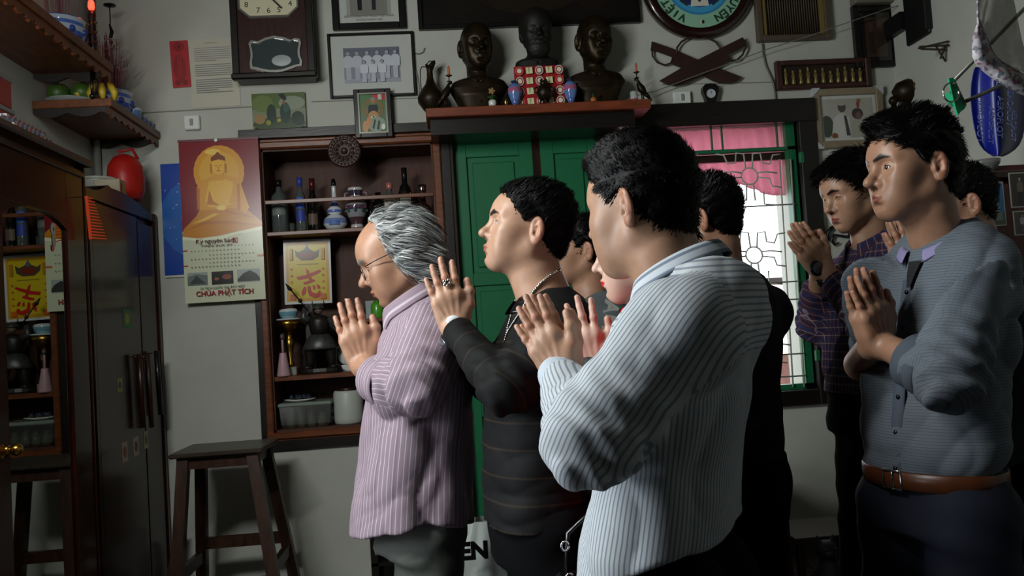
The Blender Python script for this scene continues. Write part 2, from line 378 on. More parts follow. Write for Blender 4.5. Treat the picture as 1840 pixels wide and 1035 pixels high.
# curtain: gathered pink cloth beyond the grille
CURT = mat('pink_curtain_cloth', '#c88a9a', .8, noise=.15, nscale=30)
_b = CURT.node_tree; bs = _b.nodes['Principled BSDF']; tr = _b.nodes.new('ShaderNodeBsdfTranslucent'); tr.inputs[0].default_value = lin('#eab4c0'); ms = _b.nodes.new('ShaderNodeMixShader'); ms.inputs[0].default_value = .65
_b.links.new(bs.outputs[0], ms.inputs[1]); _b.links.new(tr.outputs[0], ms.inputs[2]); _b.links.new(ms.outputs[0], _b.nodes['Material Output'].inputs[0])
Yc = YB + .22
def curtain(x0, x1, zt, zbf, folds, amp, name, label, Yc=Yc):
    n = 90; P = []
    for j in range(14):
        v = j / 13; row = []
        for i in range(n):
            u = i / (n - 1); zb = zbf(u); z = zt + (zb - zt) * v
            row.append((x0 + (x1 - x0) * u, Yc + amp * math.sin(u * folds * 2 * PI + 1.3 * math.sin(3 * u + v)) * (.6 + .6 * v) + .01 * math.sin(19 * u + 4 * v), z))
        P.append(row)
    o = MB().grid(P).obj(name, CURT, smooth=True); m = o.modifiers.new('thick', 'SOLIDIFY'); m.thickness = .002
    return tag(o, label, 'curtain')
cz = lambda px, py: W(px, py, Yc)[2]
zA, zB_, zC_ = cz(1300, 345), cz(1345, 300), cz(1400, 350)
def hem(u):
    X = W(1190, 300, Yc)[0] + u * (W(1450, 300, Yc)[0] - W(1190, 300, Yc)[0])
    a = W(1290, 330, Yc)[0]; return np.interp(X, [a - .3, a - .06, a, a + .12, a + .22, a + .36, a + .5], [cz(1240, 372), cz(1270, 372), cz(1310, 330), cz(1330, 345), cz(1345, 330), cz(1400, 350), cz(1440, 350)])
curtain(W(1120, 300, Yc)[0], W(1446, 300, Yc)[0], wz1 + .02, hem, 15, .012, 'curtain', 'gathered pink curtain swagged across the top of the bright window')
curtain(W(1416, 400, Yc)[0], W(1462, 500, Yc)[0], wz1, lambda u: wz0 + .02, 3, .012, 'curtain', 'narrow pink curtain panel hanging down the right side of the window', Yc + .075)
# the yard
YARD = mat('sunlit_pale_wall', '#d9c8bd', .9, noise=.15, nscale=4)
o = MB().box(-1.0, 6, 8.0, 8.2, -.5, 1.55).obj('yard_wall', YARD); tag(o, 'pale sunlit yard wall seen through the window', 'wall'); o['kind'] = 'structure'; del o['category']; del o['label']
struct('ground', MB().box(-1.5, 6, Y2, 12, -.6, -.5), mat('yard_paving', '#8c8378', .9, noise=.2, nscale=3))
YBR = mat('brown_yard_timber', '#7a5248', .7, noise=.3)
zz = lambda py: W(1380, py, 6.2)[2]
t = thing('yard_bench', 'brown timber shed front in the yard behind the window', 'shed', (2.3, 6.2, -.5))
MB().box(1.1, 3.4, 6.2, 6.24, -.5, zz(640)).obj('shed_wall', YBR, t); MB().box(1.0, 3.5, 6.15, 6.4, zz(512), zz(500)).obj('cross_bar', DARKW, t)
for X in (1.75, 2.25, 2.62): MB().box(X, X + .07, 6.18, 6.25, -.5, zz(505)).obj('post', YBR, t)
t.name = 'yard_shed'
sun = bpy.data.lights.new('sun', 'SUN'); sun.energy = 6; sun.angle = .02; so = bpy.data.objects.new('sun', sun); C.objects.link(so); so.rotation_euler = (math.radians(35), math.radians(8), 0)
# ============================================================ things on the back wall
def thin_glass(name, refl=.06, tint=(1, 1, 1, 1), rough=.02):
    m = bpy.data.materials.new(name); m.use_nodes = True; nt = m.node_tree; nt.nodes.clear()
    o = nt.nodes.new('ShaderNodeOutputMaterial'); t = nt.nodes.new('ShaderNodeBsdfTransparent'); g = nt.nodes.new('ShaderNodeBsdfGlossy'); mx = nt.nodes.new('ShaderNodeMixShader')
    t.inputs[0].default_value = tint; g.inputs['Roughness'].default_value = rough; mx.inputs[0].default_value = refl
    nt.links.new(t.outputs[0], mx.inputs[1]); nt.links.new(g.outputs[0], mx.inputs[2]); nt.links.new(mx.outputs[0], o.inputs[0]); return m
PANE = thin_glass('picture_pane')
BOTGL = thin_glass('bottle_glass', .16, (.75, .8, .78, 1), .05)
def art(layers, X0, X1, Z0, Z1, y, name, parent, m=None, dy=.0004):
    'layers: (colour, [(u, v)...]) printed on the rectangle, u to the right, v up'
    mb = MB(); mb.add([(X0, y, Z0), (X1, y, Z0), (X1, y, Z1), (X0, y, Z1)], [(0, 1, 2, 3)], layers[0])
    for i, (col, pts) in enumerate(layers[1:]):
        v = [(X0 + u * (X1 - X0), y - dy * (i + 1), Z0 + q * (Z1 - Z0)) for u, q in pts]
        A = sum(pts[k][0] * pts[(k + 1) % len(pts)][1] - pts[(k + 1) % len(pts)][0] * pts[k][1] for k in range(len(pts)))
        if A < 0: v = v[::-1]
        mb.add(v, [tuple(range(len(v)))], col)
    return mb.obj(name, m or PAINT, parent)
def R4(u0, v0, u1, v1): return [(u0, v0), (u1, v0), (u1, v1), (u0, v1)]
def E(cu, cv, ru, rv, n=18): return ell(cu, cv, ru, rv, n)
def framed(name, label, cat, r, fpx, depth, fm, layers, mat_px=0, mat_col='#c9c9c2', inner_frame=None, glass=True, y=YB, group=None):
    X0, X1, Z0, Z1 = WR(*r, y); f = fpx / 330
    t = thing(name, label, cat, ((X0 + X1) / 2, y, Z0), group)
    fr = MB()
    for a in ((X0, X0 + f, Z0, Z1), (X1 - f, X1, Z0, Z1), (X0 + f, X1 - f, Z0, Z0 + f), (X0 + f, X1 - f, Z1 - f, Z1)): fr.box(a[0], a[1], y - depth, y - .001, a[2], a[3], bev=.003)
    fr.obj('frame', fm, t)
    if inner_frame:
        g = f * .28; q = MB()
        for a in ((X0 + f - g, X0 + f, Z0 + f - g, Z1 - f + g), (X1 - f, X1 - f + g, Z0 + f - g, Z1 - f + g), (X0 + f, X1 - f, Z0 + f - g, Z0 + f), (X0 + f, X1 - f, Z1 - f, Z1 - f + g)): q.box(a[0], a[1], y - depth - .002, y - depth + .002, a[2], a[3])
        q.obj('frame_lip', inner_frame, t)
    mp = mat_px / 330; A = (X0 + f, X1 - f, Z0 + f, Z1 - f)
    if mat_px: MB().box(A[0], A[1], y - .010, y - .001, A[2], A[3]).obj('mount', mat('mount_card', mat_col, .8), t)
    art(layers, A[0] + mp, A[1] - mp, A[2] + mp, A[3] - mp, y - .0115, 'print', t, GLOSSP)
    if glass: MB().add([(A[0], y - .016, A[2]), (A[1], y - .016, A[2]), (A[1], y - .016, A[3]), (A[0], y - .016, A[3])], [(0, 1, 2, 3)]).obj('pane', PANE, t)
    return t, A
def man(cx, v0, h, shirt, trouser='#5d6068', skin='#8f8a86', w=.07, hair='#222222'):
    'a small standing figure for a printed photograph'
    return [(trouser, [(cx - w * .55, v0), (cx + w * .55, v0), (cx + w * .6, v0 + h * .5), (cx - w * .6, v0 + h * .5)]),
            (shirt, [(cx - w, v0 + h * .42), (cx + w, v0 + h * .42), (cx + w * 1.05, v0 + h * .74), (cx + w * .5, v0 + h * .82), (cx - w * .5, v0 + h * .82), (cx - w * 1.05, v0 + h * .74)]),
            (hair, E(cx, v0 + h * .93, w * .5, h * .075, 10)), (skin, E(cx, v0 + h * .9, w * .42, h * .075, 10))]
# --- big wall clock
X0, X1, Z0, Z1 = WR(424, -150, 563, 150, YB); Z0 = W(500, 152, YB)[2]
t = thing('wall_clock', 'large dark wooden wall clock with cream dial and silver-rimmed glass below', 'clock', ((X0 + X1) / 2, YB, Z0))
D = .13
CASE = mat('clock_case_veneer', '#3a221d', .3, noise=.4, nscale=7, stretch=(8, 8, 1))
ca = MB(); ca.box(X0, X1, YB - D + .02, YB - .001, Z0, Z1, bev=.006); ca.obj('case', BLACKW, t)
fr = MB(); fw = .03
for a in ((X0 - .008, X0 + fw, Z0, Z1), (X1 - fw, X1 + .008, Z0, Z1)): fr.box(a[0], a[1], YB - D, YB - D + .03, a[2], a[3], bev=.004)
fr.box(X0 - .015, X1 + .015, YB - D - .008, YB - D + .04, Z0 - .005, Z0 + .03, bev=.008); fr.obj('door_rim', BLACKW, t)
MB().box(X0 + fw, X1 - fw, YB - D + .008, YB - D + .021, Z0 + .03, Z1).obj('front_panel', CASE, t)
yd = YB - D + .004
dcx, dcz = W(490, 8, YB)[0], W(490, 8, YB)[2]; hw, hh = .150, .112
oct_ = lambda s: [(dcx - hw * s, dcz - (hh - .045) * s), (dcx - (hw - .05) * s, dcz - hh * s), (dcx + (hw - .05) * s, dcz - hh * s), (dcx + hw * s, dcz - (hh - .045) * s), (dcx + hw * s, dcz + (hh - .045) * s), (dcx + (hw - .05) * s, dcz + hh * s), (dcx - (hw - .05) * s, dcz + hh * s), (dcx - hw * s, dcz + (hh - .045) * s)]
MB().slab(oct_(1), yd, yd + .006).obj('dial', mat('cream_dial', '#cfc9a8', .5), t)
MB().ring(oct_(1.05), oct_(.985), yd - .006, yd + .006).obj('dial_rim', mat('dull_steel', '#8f8f88', .3, metal=.9), t)
NUMD = mat('dial_numeral_ink', '#26221f', .6)
for n, (u, v) in {12: (0, .76), 1: (.4, .76), 2: (.8, .42), 3: (.82, 0), 4: (.76, -.45), 5: (.36, -.74), 6: (0, -.76), 7: (-.36, -.74), 8: (-.76, -.45), 9: (-.82, 0), 10: (-.8, .42), 11: (-.4, .76)}.items():
    text(str(n), dcx + u * hw, yd - .001, dcz + v * hh * .98, .042, NUMD, t, 'numeral')
tri = mat('dial_print', attr=True); 
hnd = MB(); hnd.beam((dcx, yd - .005, dcz), (dcx + .10, yd - .005, dcz + .03), .012, .003, (0, 1, 0)); hnd.obj('hour_hand', NUMD, t)
hnd = MB(); hnd.beam((dcx, yd - .008, dcz), (dcx + .07, yd - .008, dcz - .075), .009, .003, (0, 1, 0)); hnd.obj('minute_hand', NUMD, t)
MB().lathe((dcx, yd - .008, dcz), [(.011, 0), (.011, .006)], 12, axis=1).obj('hub', NUMD, t)
q = lambda px, py: (W(px, py, YB - D)[0], W(px, py, YB - D)[2])
GX0, GX1 = q(447, 100)[0] + .004, q(541, 95)[0]; GZ0, GZ1 = q(495, 129)[1], q(492, 66)[1]
gx, gz = (GX0 + GX1) / 2, (GZ0 + GZ1) / 2; gw, gh = (GX1 - GX0) / 2, (GZ1 - GZ0) / 2
cart = [(-.62, .72), (-.35, .9), (0, 1), (.35, .9), (.62, .74), (.78, .84), (.95, .78), (1, .55), (.93, .2), (.93, -.15), (1, -.45), (.98, -.7), (.8, -.72), (.55, -.85), (.25, -.98), (0, -1), (-.3, -.98), (-.58, -.88), (-.8, -.78), (-.96, -.74), (-.97, -.45), (-.92, 0), (-.94, .35), (-.98, .6), (-.9, .78), (-.76, .76)]
L_ = lambda s, sz: [(gx + u * gw * s, gz + v * gh * sz) for u, v in cart]
MB().ring(L_(1.03, 1.04), L_(.94, .91), yd - .010, yd + .004).obj('window_rim', mat('polished_silver', '#e4e6e0', .2, metal=.9), t)
MB().slab(L_(.96, .94), yd - .002, yd + .004).obj('pendulum_window', mat('smoky_window', '#3a4244', .08, coat=.6), t)
MB().lathe((gx + .03, yd - .006, gz - .035), [(.0, 0), (.05, .0005), (.052, .003), (0, .0035)], 24, axis=1, sy=.6).obj('pendulum', mat('pendulum_disc', '#9aa0a0', .35, metal=.6), t)
# --- framed photographs
two = man(.3, .1, .9, '#3a3f4a', '#20232c', w=.09) + man(.62, .1, .9, '#6b6f78', '#2a2d36', w=.08)
t, A = framed('framed_photo', 'black-framed photo of standing men with caption on white mount, beside the clock', 'picture', (595, -95, 726, 55), 12, .03, BLACKF, ['#a7a69f', ('#8a8983', R4(.08, .0, .92, .3))] + two, 14, '#c4c6c0')
text('BẰNG KHEN VÕ THUẬT VIỆT NAM', (A[0] + A[1]) / 2, YB - .012, A[2] + .040, .017, mat('grey_caption_ink', '#77776f'), t)
text('CHỨNG NHẬN  1993', (A[0] + A[1]) / 2, YB - .012, A[2] + .020, .015, MATS['grey_caption_ink'], t)
grp = ['#8f93a0', ('#6f7382', R4(0, .72, 1, 1)), ('#a5a8b2', R4(0, 0, 1, .12))]
for i, cx in enumerate((.08, .24, .42, .6, .77, .92)): grp += man(cx, .1, .82, '#c4c7cf', '#b6b9c2' if i != 3 else '#8d919d', '#a5a3a6', .08, '#5c606c')
for cx in (.36, .52, .68): grp += man(cx, .0, .62, '#cdd0d6', '#b9bcc6', '#a5a3a6', .07, '#5c606c')
framed('framed_group_photo', 'thin black frame with faded group photo of men in white on white mount', 'picture', (591, 60, 746, 176), 5, .022, BLACKF, grp, 22, '#bfc0bb')
framed('framed_painting', 'wide dark painting in a black frame above the bronze busts', 'picture', (747, -130, 1143, 50), 8, .035, BLACKF, ['#15120f', ('#221b14', E(.5, .5, .3, .4)), ('#1c1611', E(.2, .4, .12, .3)), ('#1d1712', E(.8, .4, .1, .3))], 0)
# --- papers
def paper(name, label, cat, r, layers, y=YB - .004, m=None, thick=.0015, tilt=0, part='print'):
    X0, X1, Z0, Z1 = WR(*r, y); t = thing(name, label, cat, ((X0 + X1) / 2, y, Z0))
    MB().box(X0, X1, y, y + thick, Z0, Z1).obj('sheet', mat('plain_sheet', '#c9c7b8', .8), t)
    art(layers, X0, X1, Z0, Z1, y - .0006, part, t, m)
    t.rotation_euler = (0, tilt, 0)
    return t, (X0, X1, Z0, Z1)
lines = []
for i in range(22):
    v = .86 - i * .031
    if i in (7, 14): continue
    lines.append(('#8f9192', R4(.12, v, .12 + .74 * (.6 if i in (6, 20) else 1) , v + .011)))
paper('text_sheet', 'yellowed sheet of small print pinned left of the big clock', 'paper', (342, 69, 430, 192), ['#bdbba9', ('#a89a8c', R4(.32, .93, .6, .945))] + lines, tilt=-.02)
fig = [('#8c1c20', E(.48, .87, .3, .1)), ('#5e1013', E(.5, .87, .06, .035, 8)), ('#8c1c20', E(.46, .42, .34, .3)), ('#a52a2c', R4(.36, .25, .42, .72)), ('#a52a2c', R4(.5, .25, .56, .72)), ('#7d171b', E(.3, .1, .16, .06)), ('#7d171b', E(.68, .1, .16, .06))]
paper('red_talisman', 'red paper print with a dark figure, pinned left of the text sheet', 'paper', (309, 73, 342, 157), ['#ac272b'] + fig, y=YB - .009, tilt=-.035)
cav = [('#55683a', R4(0, .55, 1, 1)), ('#6a7b45', E(.2, .7, .2, .25)), ('#8a9480', E(.75, .7, .25, .2)), ('#3a4a2a', E(.5, .1, .5, .2)), ('#9a7a4a', E(.14, .25, .1, .14)), ('#26382c', E(.36, .4, .09, .28)), ('#1e3a34', E(.62, .42, .1, .3)), ('#37574c', E(.64, .55, .06, .12)), ('#8a5a45', E(.6, .7, .035, .06, 8)), ('#282c2a', [(.5, .95), (.6, .98), (.66, .82), (.6, .76)]), ('#213328', E(.85, .25, .12, .2)), ('#8a8c3a', E(.3, .14, .05, .08, 8)), ('#a29b4e', E(.5, .2, .04, .06, 8))]
t, _ = paper('unframed_photo', 'unframed greenish photo print of mounted figures leaning above the niche', 'photo', (453, 167, 549, 229), ['#7d8468'] + cav, y=YB - .02, m=GLOSSP, thick=.006)
# --- tiger photo standing on the lintel
tig = [('#4d7d4a', R4(0, .62, 1, 1)), ('#b8423c', R4(.5, .88, .72, 1)), ('#c9c9c2', R4(.72, .86, .86, 1)), ('#b33a3a', R4(.86, .84, 1, 1)), ('#8b6a3e', E(.5, .62, .42, .28)), ('#5e7a50', E(.5, .6, .33, .2)), ('#a8785a', E(.52, .83, .1, .075)), ('#8d8f8f', E(.52, .885, .1, .035)), ('#1f232b', [(.28, .5), (.76, .5), (.68, .72), (.36, .72)]), ('#9a6f52', R4(.24, .5, .32, .6)), ('#9a6f52', R4(.7, .5, .78, .6)), ('#b58a52', E(.52, .42, .2, .14)), ('#d8d6c8', E(.52, .36, .12, .07)), ('#2a2420', E(.52, .4, .04, .02, 8)), ('#8a9a86', E(.62, .2, .36, .2)), ('#c08a5a', E(.2, .14, .12, .16)), ('#c08a5a', E(.34, .28, .1, .12)), ('#26302c', [(.45, .1), (.55, .34), (.6, .3), (.52, .06)]), ('#26302c', [(.62, .06), (.7, .3), (.76, .28), (.7, .04)]), ('#dfe0d8', E(.88, .12, .08, .08))]
framed('tiger_photo_frame', 'small black frame with shiny lip holding colour photo of a man with a tiger', 'picture', (637, 161, 704, 248), 10, .02, BLACKF, ['#5c7a5c'] + tig, 0, inner_frame=mat('pewter_lip', '#77756a', .35, metal=.6), y=YB - .045)
# --- switches
def switch(name, label, r):
    X0, X1, Z0, Z1 = WR(*r, YB); t = thing(name, label, 'switch', ((X0 + X1) / 2, YB, Z0))
    MB().box(X0, X1, YB - .03, YB - .001, Z0, Z1, bev=.005).obj('housing', WHITEP, t)
    cx = (X0 + X1) / 2; cz = (Z0 + Z1) / 2
    MB().box(cx - .008, cx + .008, YB - .038, YB - .029, cz - .018, cz + .018, bev=.002).obj('toggle', mat('grey_toggle', '#8a8c88', .4), t)
switch('light_switch', 'small white switch box on the wall above the calendar', (333, 209, 361, 235))
switch('light_switch', 'white switch box on the wall between bird candlestick and small black clock', (1208, 166, 1239, 189))
# --- calendar
Yk = YB - .05
c00 = W(332, 547, Yk); c10 = W(478, 536, Yk); c01 = W(322, 254, Yk); c11 = W(463, 247, Yk)
t = thing('wall_calendar', 'hanging calendar with golden seated figure on red above cream date pages', 'calendar', ((c00[0] + c10[0]) / 2, Yk, c00[2]))
KX0, KX1 = (c00[0] + c01[0]) / 2, (c10[0] + c11[0]) / 2; KZ0, KZ1 = (c00[2] + c10[2]) / 2, (c01[2] + c11[2]) / 2
MB().box(KX0, KX1, Yk + .001, Yk + .006, KZ0, KZ1).obj('pages', mat('cream_page', '#cdd2b4', .5), t)
s = lambda u, v: (u, v)
halo = [(.5 + .315 * math.cos(a) * (1 + .015 * (k % 2)) - .01, .80 + .162 * math.sin(a) * (1 + .015 * (k % 2))) for k, a in enumerate(np.linspace(0, 2 * PI, 49)[:-1])]
G1, G2, G3, G4 = '#d9972a', '#e8b13a', '#b9701c', '#8a4a14'
bud = ['#cdd2b4', ('#7d1420', R4(0, .44, 1, 1)), (G1, halo), ('#e0a838', E(.49, .8, .25, .125)), ('#efc95e', E(.42, .925, .1, .018)),
 ('#c98220', [(0, .42), (.02, .455), (.18, .53), (.24, .58), (.78, .58), (.9, .52), (1, .475), (1, .44), (.72, .43), (.45, .405), (.2, .395), (.0, .41)]),
 (G1, [(.2, .585), (.2, .7), (.24, .745), (.42, .775), (.58, .775), (.74, .755), (.77, .7), (.8, .65), (.85, .57), (.8, .535), (.7, .57), (.25, .565)]),
 (G3, [(.2, .57), (.23, .57), (.24, .70), (.2, .71)]), (G3, [(.7, .56), (.74, .56), (.74, .72), (.71, .72)]),
 (G2, [(.3, .62), (.36, .74), (.52, .76), (.66, .73), (.68, .6), (.5, .575), (.34, .585)]), (G3, [(.32, .6), (.36, .69), (.4, .62), (.48, .59)]),
 (G1, [(.6, .6), (.66, .7), (.69, .6)]), ('#f0cc62', E(.5, .575, .06, .016)),
 (G3, [(.02, .445), (.3, .5), (.6, .495), (.98, .455), (.6, .475), (.3, .48)]), (G2, [(.1, .48), (.4, .545), (.48, .54), (.3, .5)]), (G3, [(.55, .545), (.9, .50), (.9, .512), (.55, .56)]),
 (G1, R4(.43, .745, .55, .8)), (G2, E(.485, .835, .088, .055)), (G3, E(.395, .82, .014, .035, 10)), (G3, E(.575, .82, .014, .035, 10)), ('#7a3a18', [(.395, .865), (.4, .89), (.45, .905), (.485, .925), (.52, .905), (.57, .89), (.58, .865), (.49, .875)]),
 (G3, R4(.445, .835, .475, .839)), (G3, R4(.5, .835, .53, .839)), (G3, R4(.482, .815, .492, .832)), ('#9a3a18', R4(.465, .803, .51, .808)),
 ('#e9e9c8', [(0, .405), (.2, .39), (.45, .40), (.72, .425), (1, .45), (1, .42), (.72, .41), (.5, .385), (.2, .375), (0, .39)]),
 ('#cdd2b4', [(0, .39), (.25, .375), (.5, .385), (.75, .41), (1, .43), (1, 0), (0, 0)]),
 ('#a02a28', R4(.62, .352, .69, .388)), ('#d8b090', R4(.635, .362, .675, .378)),
 ('#b3482e', R4(.0, .315, .055, .325)), ('#b3482e', R4(.0, .222, .055, .232)), ('#c06a2e', R4(.92, .262, 1, .275)),
 ('#6f7672', R4(.04, .105, .29, .185)), ('#9aa3a0', [(.04, .16), (.15, .175), (.29, .165), (.29, .185), (.04, .185)]), ('#3f4744', [(.06, .115), (.15, .165), (.27, .115)]),
 ('#14100e', R4(.34, .105, .61, .185)), ('#8a4a38', E(.53, .15, .06, .016)), ('#9a5a40', E(.4, .14, .03, .01)),
 ('#a3acac', R4(.66, .11, .94, .19)), ('#3c3a34', [(.66, .13), (.74, .165), (.82, .182), (.9, .16), (.94, .135), (.94, .115), (.66, .115)])]
for r_, vv in enumerate((.335, .312, .285, .262, .238, .215)):
    for c_ in range(18):
        if (r_ % 2 == 0 and c_ < 5) or (r_ % 2 == 1 and c_ > 13): continue
        bud.append(('#7a7c70' if c_ % 7 else '#b06050', R4(.1 + c_ * .045, vv, .115 + c_ * .045, vv + .006)))
art(bud, KX0, KX1, KZ0, KZ1, Yk, 'print', t, GLOSSP, dy=.00015)
CR = mat('crimson_ink', '#9a2a34', .6); kc = (KX0 + KX1) / 2; kh = KZ1 - KZ0; kw = KX1 - KX0
text('CHÙA PHẬT TÍCH', kc, Yk - .013, KZ0 + kh * .052, .037, CR, t, sx=.98, bold=.0008)
text('DI TÍCH QUỐC GIA ĐẶC BIỆT', kc - .01, Yk - .013, KZ0 + kh * .085, .017, mat('green_grey_ink', '#5d6f66', .6), t)
text('Kỷ nguyên bách', kc - .035, Yk - .013, KZ0 + kh * .372, .032, mat('maroon_ink', '#5e2030', .6), t)
text('Dương lịch · Âm lịch · 2014', kc - .03, Yk - .013, KZ0 + kh * .345, .014, MATS['maroon_ink'], t)
MB().lathe((kc - .01, Yk - .012, KZ1 - .006), [(0, 0), (.009, .0), (.009, .004), (0, .004)], 12, axis=1).obj('hanger', WHITEP, t)
MB().box(KX0 - .003, KX1 + .003, Yk - .006, Yk + .008, KZ1 - .008, KZ1 + .004).obj('top_strip', mat('calendar_strip', '#6a3038', .4), t)
# --- blue poster behind the calendar
st = [('#1f5fb0', E(.75, .5, .8, .42)), ('#3f8fd0', E(.95, .48, .55, .3)), ('#2a6cba', E(1.0, .48, .48, .25))]
rr_ = random.Random(3)
for k in range(26): u, v = rr_.uniform(.05, .5), rr_.uniform(.3, .85); st.append(('#cfe6f5', E(u, v, .008, .004, 6)))
st += [('#d8e8d0', E(.98, .12, .36, .17)), ('#b88a2e', [(.3, 0), (.38, .05), (.5, .1), (.46, .2), (.62, .27), (1, .3), (1, 0)]), ('#e0c060', E(.8, .1, .12, .06)), ('#7a5418', E(.66, .22, .08, .02))]
st = [(c, [(min(1, max(0, u)), min(1, max(0, v))) for u, v in p]) for c, p in st]
a_, b_, c_, d_ = WR(292, 292, 420, 492, YB - .012)
t = thing('blue_poster', 'blue starry poster with a golden boat, half behind the calendar', 'poster', ((a_ + b_) / 2, YB - .012, c_))
MB().box(a_, b_, YB - .011, YB - .006, c_ - .012, d_).obj('sheet', MATS['plain_sheet'], t)
art(['#16409a'] + st, a_, b_, c_, d_, YB - .0125, 'print', t, GLOSSP)
# --- carved medallion at the top of the niche
mc = W(619, 272, YB - .04); t = thing('carved_medallion', 'round carved dark wooden medallion hung over the niche top edge', 'ornament', (mc[0], mc[1], mc[2] - .09))
CARV = mat('carved_dark_wood', '#3a2018', .5, noise=.3, nscale=60, bump=.5)
MB().lathe((mc[0], mc[1], mc[2]), [(0, -.012), (.03, -.014), (.034, -.006), (.06, -.01), (.064, -.016), (.082, -.016), (.09, -.004), (.088, .006), (0, .006)], 36, axis=1).obj('disc', CARV, t)
pt = MB()
for k in range(24):
    a = 2 * PI * k / 24; pt.sphere((mc[0] + .073 * math.cos(a), mc[1] - .016, mc[2] + .073 * math.sin(a)), .0075, 6)
    if k % 2: pt.sphere((mc[0] + .046 * math.cos(a), mc[1] - .012, mc[2] + .046 * math.sin(a)), .010, 6)
pt.obj('carved_petals', CARV, t); MB().sphere((mc[0], mc[1] - .012, mc[2]), .02, 10).obj('boss', CARV, t)
# --- bust shelf
sy0 = YB - .285
sX0 = W(765, 205, sy0)[0]; sX1 = W(1160, 185, sy0)[0] + .03; sZ = W(960, 186, sy0)[2]
# the top sits at the level where the things stand
sT = sZ
SHW = mat('red_brown_shelf_wood', '#7a3a22', .4, noise=.35, nscale=8, stretch=(1, 5, 5))
t = thing('bust_shelf', 'long red-brown shelf carrying the bronze busts', 'shelf', ((sX0 + sX1) / 2, YB, sT - .05))
MB().box(sX0, sX1, sy0, YB - .001, sT - .048, sT, bev=.004).obj('board', SHW, t)
b = MB(); b.box(sX0 + .02, sX1 - .08, sy0 + .05, YB - .001, sT - .13, sT - .048); b.obj('under_board', BLACKW, t)
def SX(px, py=185, y=None): return W(px, py, y or YB - .14)[0]
def sp(px, y): return np.array([W(px, 185 - .055 * (px - 900), y)[0], y, sT])
exec('''
def part(mb, name, m, t, smooth=True): return mb.obj(name, m, t, smooth)
''')
# jug
c = sp(776, YB - .11); t = thing('brass_jug', 'tall dark brass ewer with curled handle at the left end of the bust shelf', 'jug', c)
part(MB().lathe(c, [(.03, 0), (.034, .005), (.024, .012), (.045, .035), (.072, .075), (.074, .105), (.055, .14), (.028, .175), (.017, .21), (.016, .25), (.02, .27), (.015, .272)], 20), 'body', BRONZE, t)
sp_ = MB(); sp_.tube([c + (.0, 0, .255), c + (.012, 0, .275), c + (.024, 0, .295), c + (.03, 0, .303)], [.017, .016, .012, .004], 10); sp_.tube([c + (0, 0, .255), c + (-.012, 0, .275), c + (-.02, 0, .285)], [.017, .01, .004], 10); part(sp_, 'spout', BRONZE, t)
part(MB().tube([c + (-.014, 0, .27), c + (-.012, 0, .288), c + (.0, 0, .30), c + (.012, 0, .302)], .003, 6).tube([c + (-.014, 0, .27), c + (-.04, 0, .272), c + (-.05, 0, .255), c + (-.052, 0, .2), c + (-.05, 0, .12), c + (-.06, 0, .09)], .003, 6), 'handle', BRONZE, t)
def bird_candle(px, label, flip, y):
    c = sp(px, y); k = flip; t = thing('bird_candlestick', label, 'candlestick', c)
    P = lambda x, z: c + np.array([x * k, 0, z])
    part(MB().lathe(c, [(.032, 0), (.03, .012), (.012, .018), (.008, .022)], 14), 'base', BRONZE, t)
    b = MB(); b.tube([P(.045, .055), P(.02, .07), P(.0, .10), P(-.012, .125), P(-.014, .14), P(-.022, .15), P(-.036, .148)], [.003, .014, .022, .014, .008, .009, .002], 10)
    b.tube([P(.01, .075), P(.035, .055), P(.055, .03)], [.012, .01, .003], 8); part(b, 'bird', BRONZE, t)
    part(MB().tube([P(0, .08), P(.002, .02)], .0035, 6).tube([P(.01, .08), P(.01, .02)], .0035, 6), 'legs', BRONZE, t)
    part(MB().tube([P(-.02, .15), P(-.02, .185)], .003, 6).lathe(P(-.02, .183), [(.004, 0), (.018, .008), (.008, .004), (.008, .01)], 10).tube([P(-.035, .155), P(-.02, .162), P(-.008, .158)], .004, 6), 'candle_cup', BRONZE, t)
    part(MB().lathe(P(-.02, .187), [(.007, 0), (.006, .05), (.002, .056)], 8), 'candle', mat('orange_wax', '#b8653a', .5), t)
bird_candle(803, 'small bronze bird candlestick with pinkish candle beside the brass jug', -1, YB - .20)
bird_candle(1153, 'bronze crane candlestick with orange candle at the right end of the bust shelf', 1, YB - .13)
# small shelf things
def tiny(px, name, label, cat, prof, m, y=YB - .25, extra=None, cols=None, n=16):
    c = sp(px, y); t = thing(name, label, cat, c); part(MB().lathe(c, prof, n, cols=cols), 'body', m, t)
    if extra: extra(c, t)
    return t
def plant(c, t):
    b = MB(); r = random.Random(1)
    for k in range(10): a = r.uniform(0, 6.28); b.tube([c + (0, 0, .035), c + (.015 * math.cos(a), .015 * math.sin(a), .055), c + (.026 * math.cos(a), .026 * math.sin(a), .052)], [.002, .004, .001], 5)
    part(b, 'leaves', mat('small_plant_green', '#2f5a2a', .6), t); b = MB()
    b.sphere(c + (0, 0, .085), .010, 8); b.tube([c + (0, 0, .04), c + (0, 0, .085)], .0015, 5)
    for k in range(5): b.sphere(c + (.012 * math.cos(k * 1.26), 0, .085 + .012 * math.sin(k * 1.26)), .007, 6)
    part(b, 'flower', mat('tan_flower', '#9a7a4a', .6), t)
tiny(885, 'flower_cup', 'tiny white cup with a green sprig on the shelf in front of the left bust', 'cup', [(.012, 0), (.02, .01), (.021, .028), (.017, .036), (.014, .034)], CER, extra=plant, cols=['#d0d2cc'] * 4)
tiny(909, 'brass_bell', 'tiny brass bell standing left of the left blue vase', 'bell', [(.014, 0), (.012, .006), (.008, .012), (.014, .02), (.006, .04), (.003, .05)], GOLD)
vz = ['#3c4f7e', '#4a62a0', '#5a78b0', '#a05a7a', '#5a78b0', '#3c4f7e', '#22304e', '#22304e']
